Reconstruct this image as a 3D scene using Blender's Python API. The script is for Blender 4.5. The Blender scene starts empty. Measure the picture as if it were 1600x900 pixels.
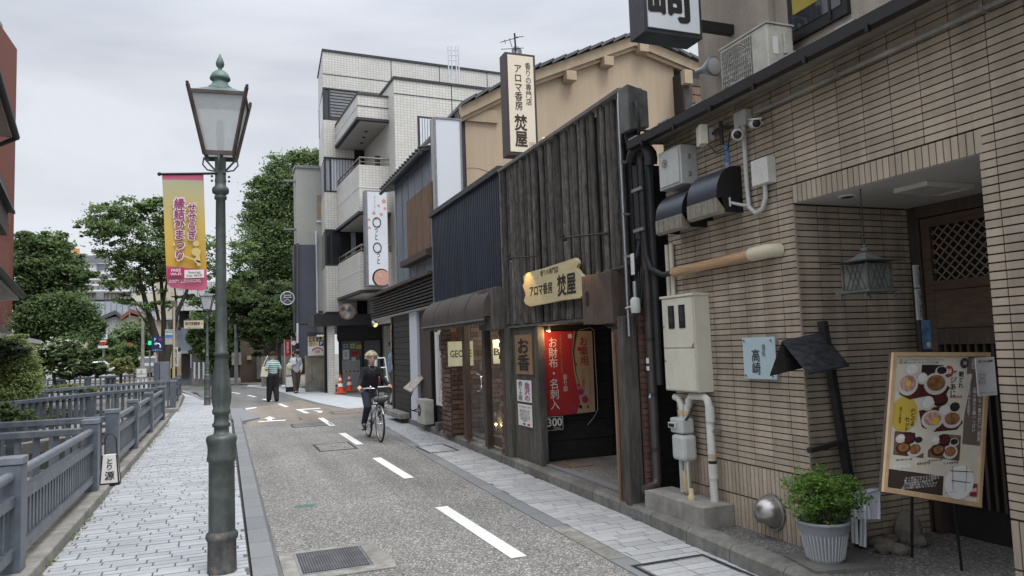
import bpy, bmesh, math, random
import numpy as np
from mathutils import Vector, Matrix
random.seed(7); rng = np.random.default_rng(7)
SC = bpy.context.scene; COL = SC.collection
R = math.radians

# ------------------------------------------------------------------ camera
FPX, EYE = 1150.0, 1.6
def _setup():
    r = math.atan(.035); c, s = math.cos(r), math.sin(r)
    x, y = 352-800, -(556-450)
    hx, hy = x*c+y*s, -x*s+y*c
    p = math.atan(-hy/FPX)
    return c, s, p, math.atan2(-hx, FPX*math.cos(p)-hy*math.sin(p))
_c, _s, PITCH, YAW = _setup()
def ray(px, py):
    x, y = px-800, -(py-450)
    x, y = x*_c+y*_s, -x*_s+y*_c
    cp, sp = math.cos(PITCH), math.sin(PITCH)
    d = (x, FPX*cp-y*sp, FPX*sp+y*cp)
    cy, sy = math.cos(YAW), math.sin(YAW)
    return Vector((d[0]*cy+d[1]*sy, -d[0]*sy+d[1]*cy, d[2]))/FPX
EYEP = Vector((0, 0, EYE))
def G(px, py, z=0.0):            # survey point on a level surface
    d = ray(px, py); return EYEP+d*((z-EYE)/d.z)
def AT(px, py, Y):               # survey point on a cross-street plane
    d = ray(px, py); return EYEP+d*(Y/d.y)
def XP(px, py, x):               # survey point on a street-front plane
    d = ray(px, py); return EYEP+d*(x/d.x)
def project(p):
    d = Vector(p)-EYEP
    cy, sy = math.cos(YAW), math.sin(YAW)
    a = d.x*cy-d.y*sy; b = d.x*sy+d.y*cy
    cp, sp = math.cos(PITCH), math.sin(PITCH)
    fw = b*cp+d.z*sp; up = -b*sp+d.z*cp
    if fw <= .05: return None
    x, y = a/fw*FPX, up/fw*FPX
    return 800+x*_c-y*_s, 450-(x*_s+y*_c)
cam = bpy.data.cameras.new('camera'); camo = bpy.data.objects.new('camera', cam); COL.objects.link(camo)
f0 = ray(800, 450).normalized(); r0 = (ray(900, 450)-ray(800, 450)).normalized(); u0 = r0.cross(f0).normalized()
camo.matrix_world = Matrix(((r0.x, u0.x, -f0.x, 0), (r0.y, u0.y, -f0.y, 0), (r0.z, u0.z, -f0.z, EYE), (0, 0, 0, 1)))
cam.lens = FPX/1600*36; cam.sensor_width = 36; cam.clip_start = .05; cam.clip_end = 2000
SC.camera = camo

# ------------------------------------------------------------------ sky and sun (overcast)
W = bpy.data.worlds.new('World'); SC.world = W; W.use_nodes = True
nt = W.node_tree; N = nt.nodes; L = nt.links
bg = N['Background']; bg.inputs['Strength'].default_value = .1
sky = N.new('ShaderNodeTexSky'); sky.sky_type = 'NISHITA'; sky.sun_disc = False
sky.sun_elevation = R(60); sky.sun_rotation = R(164)
tc = N.new('ShaderNodeTexCoord')
mp = N.new('ShaderNodeMapping'); mp.inputs['Scale'].default_value = (1, 1, 3.6); L.new(tc.outputs['Generated'], mp.inputs['Vector'])
nz = N.new('ShaderNodeTexNoise'); nz.inputs['Scale'].default_value = 1.5; nz.inputs['Detail'].default_value = 5; nz.inputs['Roughness'].default_value = .52; nz.inputs['Distortion'].default_value = .35
L.new(mp.outputs[0], nz.inputs['Vector'])
cr = N.new('ShaderNodeValToRGB'); L.new(nz.outputs['Fac'], cr.inputs['Fac'])
cr.color_ramp.elements[0].position = .38; cr.color_ramp.elements[0].color = (3.4, 3.58, 3.98, 1)
cr.color_ramp.elements[1].position = .64; cr.color_ramp.elements[1].color = (4.95, 5.1, 5.4, 1)
sep = N.new('ShaderNodeSeparateXYZ'); L.new(tc.outputs['Generated'], sep.inputs[0])
mr = N.new('ShaderNodeMapRange'); mr.inputs['From Min'].default_value = .36; mr.inputs['From Max'].default_value = .9; mr.inputs['To Min'].default_value = 1; mr.inputs['To Max'].default_value = 3
L.new(sep.outputs['Z'], mr.inputs['Value'])
vm = N.new('ShaderNodeVectorMath'); vm.operation = 'SCALE'; L.new(cr.outputs['Color'], vm.inputs[0]); L.new(mr.outputs[0], vm.inputs['Scale'])
mx = N.new('ShaderNodeMixRGB'); mx.inputs['Fac'].default_value = .93
L.new(sky.outputs[0], mx.inputs['Color1']); L.new(vm.outputs[0], mx.inputs['Color2']); L.new(mx.outputs[0], bg.inputs['Color'])
sun = bpy.data.lights.new('sun', 'SUN'); sun.energy = 1.3; sun.angle = R(28); sun.color = (1, .97, .92)
suno = bpy.data.objects.new('sun', sun); COL.objects.link(suno); suno.rotation_euler = Vector((.12, -.42, .9)).to_track_quat('Z', 'Y').to_euler()
SC.view_settings.view_transform = 'Standard'; SC.view_settings.look = 'None'; SC.view_settings.gamma = 1
SC.view_settings.exposure = .72
SC.cycles.max_bounces = 6; SC.cycles.diffuse_bounces = 4; SC.cycles.transparent_max_bounces = 12

# ------------------------------------------------------------------ materials
MATS = {}
def mat(name, col, rough=.7, metal=0., var=.15, scale=6., bump=0., bscale=40., stretch=(1, 1, 1), dirt=None, dscale=1.5, damt=.5,
        rnd=0., streak=0., emit=None, estr=0., trans=0., alpha=1., spec=.4, coat=0.):
    if name in MATS: return MATS[name]
    m = bpy.data.materials.new(name); m.use_nodes = True
    t = m.node_tree; n = t.nodes; l = t.links; b = n['Principled BSDF']
    b.inputs['Roughness'].default_value = rough; b.inputs['Metallic'].default_value = metal
    b.inputs['Specular IOR Level'].default_value = spec
    b.inputs['Coat Weight'].default_value = coat
    if trans: b.inputs['Transmission Weight'].default_value = trans
    if alpha < 1: b.inputs['Alpha'].default_value = alpha
    tc = n.new('ShaderNodeTexCoord'); mpn = n.new('ShaderNodeMapping'); mpn.inputs['Scale'].default_value = stretch
    l.new(tc.outputs['Object'], mpn.inputs['Vector'])
    no = n.new('ShaderNodeTexNoise'); no.inputs['Scale'].default_value = scale; no.inputs['Detail'].default_value = 6; no.inputs['Roughness'].default_value = .62
    l.new(mpn.outputs[0], no.inputs['Vector'])
    rp = n.new('ShaderNodeValToRGB'); l.new(no.outputs['Fac'], rp.inputs['Fac'])
    rp.color_ramp.elements[0].position = .3; rp.color_ramp.elements[1].position = .7
    rp.color_ramp.elements[0].color = tuple(min(1, c*(1-var)) for c in col)+(1,)
    rp.color_ramp.elements[1].color = tuple(min(1, c*(1+var)) for c in col)+(1,)
    out = rp.outputs['Color']
    if dirt:
        nd = n.new('ShaderNodeTexNoise'); nd.inputs['Scale'].default_value = dscale; nd.inputs['Detail'].default_value = 8; nd.inputs['Roughness'].default_value = .7
        gp_ = n.new('ShaderNodeNewGeometry'); l.new(gp_.outputs['Position'], nd.inputs['Vector'])
        mrr = n.new('ShaderNodeMapRange'); mrr.inputs['From Min'].default_value = .45; mrr.inputs['From Max'].default_value = .7
        mrr.inputs['To Max'].default_value = damt; l.new(nd.outputs['Fac'], mrr.inputs['Value'])
        mm = n.new('ShaderNodeMixRGB'); l.new(mrr.outputs[0], mm.inputs['Fac']); l.new(out, mm.inputs['Color1']); mm.inputs['Color2'].default_value = tuple(dirt)+(1,)
        out = mm.outputs['Color']
    if streak:
        gp2 = n.new('ShaderNodeNewGeometry'); m3 = n.new('ShaderNodeMapping'); m3.inputs['Scale'].default_value = (7, 7, .55); l.new(gp2.outputs['Position'], m3.inputs['Vector'])
        n3 = n.new('ShaderNodeTexNoise'); n3.inputs['Scale'].default_value = 1; n3.inputs['Detail'].default_value = 5; l.new(m3.outputs[0], n3.inputs['Vector'])
        r3 = n.new('ShaderNodeMapRange'); r3.inputs['From Min'].default_value = .35; r3.inputs['From Max'].default_value = .62; r3.inputs['To Min'].default_value = 1-streak; r3.inputs['To Max'].default_value = 1.04; l.new(n3.outputs['Fac'], r3.inputs['Value'])
        v3 = n.new('ShaderNodeVectorMath'); v3.operation = 'SCALE'; l.new(out, v3.inputs[0]); l.new(r3.outputs[0], v3.inputs['Scale']); out = v3.outputs[0]
    if rnd:
        ge = n.new('ShaderNodeNewGeometry'); oi = n.new('ShaderNodeObjectInfo')
        ad = n.new('ShaderNodeMath'); ad.operation = 'ADD'; l.new(ge.outputs['Random Per Island'], ad.inputs[0]); l.new(oi.outputs['Random'], ad.inputs[1])
        fr = n.new('ShaderNodeMath'); fr.operation = 'FRACT'; l.new(ad.outputs[0], fr.inputs[0])
        m2 = n.new('ShaderNodeMapRange'); m2.inputs['To Min'].default_value = 1-rnd; m2.inputs['To Max'].default_value = 1+rnd; l.new(fr.outputs[0], m2.inputs['Value'])
        vs = n.new('ShaderNodeVectorMath'); vs.operation = 'SCALE'; l.new(out, vs.inputs[0]); l.new(m2.outputs[0], vs.inputs['Scale']); out = vs.outputs[0]
    l.new(out, b.inputs['Base Color'])
    if bump:
        nb = n.new('ShaderNodeTexNoise'); nb.inputs['Scale'].default_value = bscale; nb.inputs['Detail'].default_value = 4; l.new(mpn.outputs[0], nb.inputs['Vector'])
        bp = n.new('ShaderNodeBump'); bp.inputs['Strength'].default_value = bump; bp.inputs['Distance'].default_value = .01
        l.new(nb.outputs['Fac'], bp.inputs['Height']); l.new(bp.outputs[0], b.inputs['Normal'])
    if emit: b.inputs['Emission Color'].default_value = tuple(emit)+(1,); b.inputs['Emission Strength'].default_value = estr
    MATS[name] = m; return m
def chips(name, a, b_, c_, scale, rough=.9, bump=.4):
    """exposed aggregate: cells of different stones"""
    m = bpy.data.materials.new(name); m.use_nodes = True; t = m.node_tree; n = t.nodes; l = t.links; b = n['Principled BSDF']
    b.inputs['Roughness'].default_value = rough; b.inputs['Specular IOR Level'].default_value = .3
    tc = n.new('ShaderNodeTexCoord'); v = n.new('ShaderNodeTexVoronoi'); v.inputs['Scale'].default_value = scale; l.new(tc.outputs['Object'], v.inputs['Vector'])
    s = n.new('ShaderNodeSeparateColor'); l.new(v.outputs['Color'], s.inputs[0])
    rp = n.new('ShaderNodeValToRGB'); l.new(s.outputs[0], rp.inputs['Fac']); e = rp.color_ramp.elements
    e[0].position = .0; e[0].color = tuple(a)+(1,); e[1].position = 1; e[1].color = tuple(c_)+(1,)
    q = e.new(.55); q.color = tuple(b_)+(1,); q = e.new(.78); q.color = tuple(x*1.05 for x in b_)+(1,)
    no = n.new('ShaderNodeTexNoise'); no.inputs['Scale'].default_value = .7; no.inputs['Detail'].default_value = 7; l.new(tc.outputs['Object'], no.inputs['Vector'])
    mr_ = n.new('ShaderNodeMapRange'); mr_.inputs['From Min'].default_value = .3; mr_.inputs['From Max'].default_value = .7; mr_.inputs['To Min'].default_value = .84; mr_.inputs['To Max'].default_value = 1.12; l.new(no.outputs['Fac'], mr_.inputs['Value'])
    vs = n.new('ShaderNodeVectorMath'); vs.operation = 'SCALE'; l.new(rp.outputs[0], vs.inputs[0]); l.new(mr_.outputs[0], vs.inputs['Scale'])
    m4 = n.new('ShaderNodeMapping'); m4.inputs['Scale'].default_value = (1.9, .12, 1); l.new(tc.outputs['Object'], m4.inputs['Vector']); n4 = n.new('ShaderNodeTexNoise'); n4.inputs['Scale'].default_value = 1.1; n4.inputs['Detail'].default_value = 4; l.new(m4.outputs[0], n4.inputs['Vector'])
    r4 = n.new('ShaderNodeMapRange'); r4.inputs['From Min'].default_value = .35; r4.inputs['From Max'].default_value = .65; r4.inputs['To Min'].default_value = .86; r4.inputs['To Max'].default_value = 1.1; l.new(n4.outputs['Fac'], r4.inputs['Value'])
    v4 = n.new('ShaderNodeVectorMath'); v4.operation = 'SCALE'; l.new(vs.outputs[0], v4.inputs[0]); l.new(r4.outputs[0], v4.inputs['Scale'])
    n5 = n.new('ShaderNodeTexNoise'); n5.inputs['Scale'].default_value = 2.3; n5.inputs['Detail'].default_value = 3; l.new(tc.outputs['Object'], n5.inputs['Vector']); r5 = n.new('ShaderNodeMapRange'); r5.inputs['From Min'].default_value = .64; r5.inputs['From Max'].default_value = .74; r5.inputs['To Min'].default_value = 1; r5.inputs['To Max'].default_value = .8; l.new(n5.outputs['Fac'], r5.inputs['Value'])
    v5 = n.new('ShaderNodeVectorMath'); v5.operation = 'SCALE'; l.new(v4.outputs[0], v5.inputs[0]); l.new(r5.outputs[0], v5.inputs['Scale']); l.new(v5.outputs[0], b.inputs['Base Color'])
    bp = n.new('ShaderNodeBump'); bp.inputs['Strength'].default_value = bump; bp.inputs['Distance'].default_value = .01; l.new(v.outputs['Distance'], bp.inputs['Height']); bp.invert = True; l.new(bp.outputs[0], b.inputs['Normal'])
    MATS[name] = m; return m
def bricktex(name, c1, c2, mortar, w, h, rot, ms=.006, offset=0., rough=.5, var=.1):
    """small tiling far away: colour and joint relief on real wall panels; rot maps the wall into the XY of the pattern"""
    m = bpy.data.materials.new(name); m.use_nodes = True; t = m.node_tree; n = t.nodes; l = t.links; b = n['Principled BSDF']
    b.inputs['Roughness'].default_value = rough
    tc = n.new('ShaderNodeTexCoord'); mp_ = n.new('ShaderNodeMapping'); mp_.inputs['Rotation'].default_value = rot; l.new(tc.outputs['Object'], mp_.inputs['Vector'])
    br = n.new('ShaderNodeTexBrick'); br.inputs['Scale'].default_value = 1; br.inputs['Brick Width'].default_value = w; br.inputs['Row Height'].default_value = h
    br.inputs['Mortar Size'].default_value = ms; br.inputs['Mortar Smooth'].default_value = .1; br.offset = offset; br.offset_frequency = 1 if offset == 0 else 2
    br.inputs['Color1'].default_value = tuple(c1)+(1,); br.inputs['Color2'].default_value = tuple(c2)+(1,); br.inputs['Mortar'].default_value = tuple(mortar)+(1,)
    l.new(mp_.outputs[0], br.inputs['Vector'])
    no = n.new('ShaderNodeTexNoise'); no.inputs['Scale'].default_value = .6; no.inputs['Detail'].default_value = 8; l.new(tc.outputs['Object'], no.inputs['Vector'])
    mr_ = n.new('ShaderNodeMapRange'); mr_.inputs['From Min'].default_value = .3; mr_.inputs['From Max'].default_value = .7; mr_.inputs['To Min'].default_value = 1-var; mr_.inputs['To Max'].default_value = 1+var; l.new(no.outputs['Fac'], mr_.inputs['Value'])
    vs = n.new('ShaderNodeVectorMath'); vs.operation = 'SCALE'; l.new(br.outputs['Color'], vs.inputs[0]); l.new(mr_.outputs[0], vs.inputs['Scale']); l.new(vs.outputs[0], b.inputs['Base Color'])
    bp = n.new('ShaderNodeBump'); bp.inputs['Strength'].default_value = .5; bp.inputs['Distance'].default_value = .008; bp.invert = True
    l.new(br.outputs['Fac'], bp.inputs['Height']); l.new(bp.outputs[0], b.inputs['Normal'])
    MATS[name] = m; return m
def leafmat(name, col, rnd=.45, tr=.35):
    m = bpy.data.materials.new(name); m.use_nodes = True; t = m.node_tree; n = t.nodes; l = t.links; b = n['Principled BSDF']
    b.inputs['Roughness'].default_value = .55; b.inputs['Specular IOR Level'].default_value = .3
    ge = n.new('ShaderNodeNewGeometry'); rp = n.new('ShaderNodeValToRGB'); l.new(ge.outputs['Random Per Island'], rp.inputs['Fac'])
    e = rp.color_ramp.elements; e[0].color = tuple(c*(1-rnd) for c in col)+(1,); e[1].color = (col[0]*(1+rnd*1.3), col[1]*(1+rnd), col[2]*(1+rnd*.5), 1)
    l.new(rp.outputs[0], b.inputs['Base Color'])
    td = n.new('ShaderNodeBsdfTranslucent'); l.new(rp.outputs[0], td.inputs['Color'])
    mx_ = n.new('ShaderNodeMixShader'); mx_.inputs[0].default_value = tr; l.new(b.outputs[0], mx_.inputs[1]); l.new(td.outputs[0], mx_.inputs[2])
    l.new(mx_.outputs[0], n['Material Output'].inputs['Surface']); MATS[name] = m; return m

m_road = chips('road aggregate asphalt', (.095, .092, .086), (.225, .22, .208), (.58, .57, .55), 96)
m_roadtan = chips('tan junction asphalt', (.15, .13, .11), (.25, .215, .18), (.4, .36, .31), 60, bump=.25)
m_roadfar = chips('far road asphalt', (.1, .1, .097), (.17, .17, .165), (.26, .26, .25), 60, bump=.2)
m_gravel = chips('dark gravel concrete', (.07, .068, .065), (.16, .155, .145), (.32, .31, .29), 75)
m_entryfloor = chips('washed pebble floor', (.11, .105, .095), (.21, .2, .18), (.38, .37, .34), 85)
m_paver = mat('pale paver', (.41, .425, .45), .85, dirt=(.3, .3, .3), dscale=1.6, damt=.35, var=.12, scale=30, bump=.25, bscale=120, rnd=.13)
m_paver2 = mat('pale lane paver', (.4, .405, .41), .85, var=.14, scale=25, bump=.25, bscale=120, rnd=.13)
m_joint = mat('paver joint', (.12, .12, .112), .95, var=.3, scale=40)
m_kerb = mat('kerb concrete', (.2, .195, .18), .9, streak=.16, var=.22, scale=14, bump=.4, bscale=80, dirt=(.07, .066, .052), damt=.7, rnd=.1)
m_kerbl = mat('grey kerb granite', (.21, .22, .225), .85, var=.14, scale=60, bump=.3, bscale=150, rnd=.1)
m_conc = mat('old concrete', (.3, .29, .265), .9, streak=.16, var=.18, scale=7, bump=.35, bscale=60, dirt=(.12, .11, .09), dscale=2.4, damt=.6)
m_concd = mat('dark damp concrete', (.13, .125, .115), .9, var=.25, scale=7, bump=.35, bscale=60)
m_white = mat('road paint white', (.78, .78, .76), .7, var=.06, scale=25, dirt=(.45, .44, .42), dscale=14, damt=.35)
m_fence = mat('blue grey fence paint', (.1, .12, .147), .36, var=.14, scale=9, bump=.1, bscale=30, streak=.18, dirt=(.24, .25, .26), dscale=7, damt=.4, spec=.6)
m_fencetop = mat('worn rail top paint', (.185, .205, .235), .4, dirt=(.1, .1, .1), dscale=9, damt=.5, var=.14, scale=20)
m_tile = mat('brown wall tile', (.4, .335, .258), .42, var=.1, scale=25, bump=.12, bscale=90, rnd=.15, streak=.26, dirt=(.29, .235, .18), dscale=1.2, damt=.4)
m_tile.node_tree.nodes['Principled BSDF'].inputs['Specular IOR Level'].default_value = .45
m_grout = mat('dark tile joint', (.04, .034, .03), .95, var=.2)
m_woodb = mat('charred log wood', (.088, .079, .072), .85, var=.85, scale=12, stretch=(8, 8, .5), bump=.7, bscale=14, rnd=.45, streak=.35, dirt=(.21, .19, .165), dscale=9, damt=.6)
m_woodg = mat('weathered grey wood', (.1, .092, .083), .9, var=.45, scale=7, stretch=(5, 5, .5), bump=.6, bscale=16, rnd=.2, dirt=(.04, .036, .032), dscale=2.2, damt=.7)
m_woodgr = mat('mossy old wood', (.105, .1, .085), .9, var=.5, scale=7, stretch=(5, 5, .5), bump=.6, bscale=16, dirt=(.06, .066, .04), dscale=1.6, damt=.8)
m_wooddk = mat('dark brown wood', (.07, .05, .041), .6, dirt=(.1, .085, .075), dscale=4, damt=.5, var=.3, scale=8, stretch=(5, 5, .6), bump=.3, bscale=20, rnd=.15)
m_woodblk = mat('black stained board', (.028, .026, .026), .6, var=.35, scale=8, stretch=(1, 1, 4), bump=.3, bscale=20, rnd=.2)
m_woodbr = mat('brown slat wood', (.19, .12, .078), .7, var=.35, scale=6, stretch=(6, 6, .4), rnd=.22)
m_woodlt = mat('light carved wood', (.55, .47, .27), .5, var=.14, scale=3, stretch=(1, 1.2, 9), bump=.15, bscale=10)
m_plaque = mat('varnished plaque wood', (.24, .145, .08), .55, var=.3, scale=4, stretch=(9, 9, .5), rnd=.1)
m_rail = mat('bamboo pole wood', (.42, .27, .15), .55, var=.2, scale=6, stretch=(8, .8, 8))
m_frame = mat('pine frame', (.5, .35, .2), .5, var=.12, scale=6, stretch=(2, 2, 2))
m_black = mat('black paint', (.012, .012, .013), .45, var=.2)
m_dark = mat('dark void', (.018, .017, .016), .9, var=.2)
m_blackm = mat('black pipe plastic', (.026, .026, .027), .55, var=.3, scale=6)
m_navy = mat('navy corrugated steel', (.022, .032, .055), .42, streak=.3, metal=.2, var=.22, scale=3, stretch=(1, 1, .5))
m_cope = mat('grey metal flashing', (.25, .26, .27), .45, metal=.6, var=.2, scale=8, dirt=(.1, .1, .1), damt=.4)
m_coped = mat('dark flashing', (.05, .052, .058), .5, metal=.3, var=.2)
m_steel = mat('galvanised steel', (.4, .41, .42), .4, metal=.8, var=.15, scale=12)
m_chrome = mat('chrome', (.75, .75, .76), .15, metal=1, var=.05)
m_green = mat('green bronze paint', (.09, .108, .1), .48, streak=.35, metal=.15, var=.2, scale=5, stretch=(3, 3, 1), bump=.12, bscale=14, dirt=(.19, .2, .2), dscale=9, damt=.6)
m_verd = mat('verdigris copper', (.13, .185, .17), .6, metal=.3, var=.3, scale=9, dirt=(.07, .085, .075), dscale=9, damt=.6)
m_rust = mat('peeled rusty base paint', (.085, .092, .09), .8, streak=.4, var=.5, scale=6, stretch=(5, 5, 1), dirt=(.24, .2, .17), dscale=12, damt=.8)
m_copperd = mat('brown aged copper', (.085, .065, .06), .5, metal=.3, var=.4, scale=12)
m_frost = mat('frosted lamp glass', (.62, .65, .66), .5, var=.06, scale=4, dirt=(.35, .36, .35), dscale=5, damt=.4, alpha=.72)
m_beige = mat('beige stucco', (.47, .375, .27), .9, streak=.04, var=.05, scale=1.2, bump=.2, bscale=60, dirt=(.36, .27, .185), dscale=.6, damt=.45)
m_beiget = mat('beige trim', (.42, .33, .23), .8, var=.1)
m_stucco = mat('rough taupe stucco', (.4, .35, .29), .95, streak=.16, var=.1, scale=60, bump=.6, bscale=170, dirt=(.2, .17, .145), dscale=.9, damt=.5)
m_soffit = mat('pale ceiling board', (.45, .44, .42), .8, var=.06, scale=3)
m_rooft = mat('grey roof tile', (.1, .105, .115), .45, var=.25, scale=5, rnd=.2)
m_corr = mat('grey blue steel wall', (.2, .23, .27), .5, streak=.16, metal=.2, var=.16, scale=3, stretch=(1, 1, .3), dirt=(.12, .14, .17), dscale=1, damt=.6)
m_board = mat('blank white signboard', (.66, .69, .74), .4, var=.04, scale=2, dirt=(.5, .52, .54), dscale=1, damt=.3)
m_cream = mat('cream painted steel', (.62, .6, .5), .4, streak=.05, var=.06, scale=5, dirt=(.5, .44, .34), dscale=6, damt=.35)
m_white2 = mat('white plastic', (.6, .6, .56), .5, var=.08, scale=6, dirt=(.4, .38, .33), dscale=5, damt=.5)
m_acw = mat('aged white steel', (.5, .49, .44), .5, var=.1, scale=6, dirt=(.28, .26, .21), dscale=7, damt=.7)
m_gmeter = mat('grey meter paint', (.48, .49, .47), .5, var=.1, scale=9)
m_tan = mat('tan pipe tape', (.5, .4, .24), .7, var=.15)
m_awn = mat('brown awning cloth', (.073, .062, .054), .75, var=.14, scale=4, bump=.15, bscale=30, dirt=(.11, .1, .09), dscale=1.5, damt=.5)
m_brick = mat('dark red brick', (.15, .09, .07), .8, var=.35, scale=20, bump=.4, bscale=60, rnd=.45)
m_mortar = mat('brown mortar', (.075, .06, .052), .95, var=.2)
m_glass = mat('shop glass', (.6, .65, .65), .03, var=0, alpha=.1, spec=.8)
m_glassd = mat('dark window glass', (.03, .034, .04), .06, var=.2, scale=1, spec=.9)
m_curt = mat('grey curtain', (.34, .37, .39), .8, var=.3, scale=6, stretch=(6, 6, .2))
m_red = mat('red banner cloth', (.42, .032, .035), .8, var=.08, scale=4)
m_bannerb = mat('beige banner cloth', (.46, .34, .21), .8, var=.06, scale=4)
m_paper = mat('white paper', (.7, .69, .67), .7, var=.03, scale=6)
m_ink = mat('black ink', (.015, .014, .014), .6, var=.1)
m_redink = mat('red ink', (.4, .045, .04), .6, var=.1)
m_maroon = mat('maroon ink', (.26, .02, .05), .6, var=.1)
m_whiteink = mat('white ink', (.75, .74, .72), .6, var=.03)
m_skin = mat('skin', (.58, .37, .27), .5, var=.06, scale=20)
m_blk2 = mat('black knit cloth', (.014, .014, .017), .85, var=.25, scale=30, bump=.2, bscale=90)
m_denim = mat('navy trousers cloth', (.018, .022, .036), .85, var=.25, scale=20)
m_shoe = mat('dark shoe leather', (.02, .02, .022), .45, var=.2)
m_silver = mat('silver bike paint', (.45, .46, .48), .3, metal=.7, var=.05)
m_rubber = mat('tyre rubber', (.02, .02, .02), .7, var=.2)
m_water = mat('canal water', (.03, .035, .028), .08, var=.3, scale=2, spec=.6)
m_soil = mat('planting soil', (.07, .06, .045), .95, var=.3, scale=9, bump=.5)
m_ground = mat('town ground', (.17, .165, .155), .95, var=.2, scale=.6)
m_stone = mat('garden stone', (.16, .145, .12), .85, var=.3, scale=7, bump=.5, bscale=18, rnd=.2)
m_bark = mat('dark bark', (.055, .048, .04), .9, var=.35, scale=5, stretch=(4, 4, .8), bump=.6, bscale=10)
m_towert = bricktex('pale tower tile', (.41, .38, .325), (.35, .325, .28), (.12, .108, .095), .125, .25, (R(90), 0, 0), ms=.013, var=.08, rough=.4)
m_towers = bricktex('pale tower tile side', (.41, .38, .325), (.35, .325, .28), (.12, .108, .095), .25, .125, (R(90), 0, R(90)), ms=.012, var=.08, rough=.4)
m_redbr = bricktex('red brick far', (.23, .075, .055), (.2, .062, .045), (.17, .11, .095), .3, .1, (R(90), 0, 0), ms=.009, offset=.5, var=.12, rough=.8)

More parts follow.
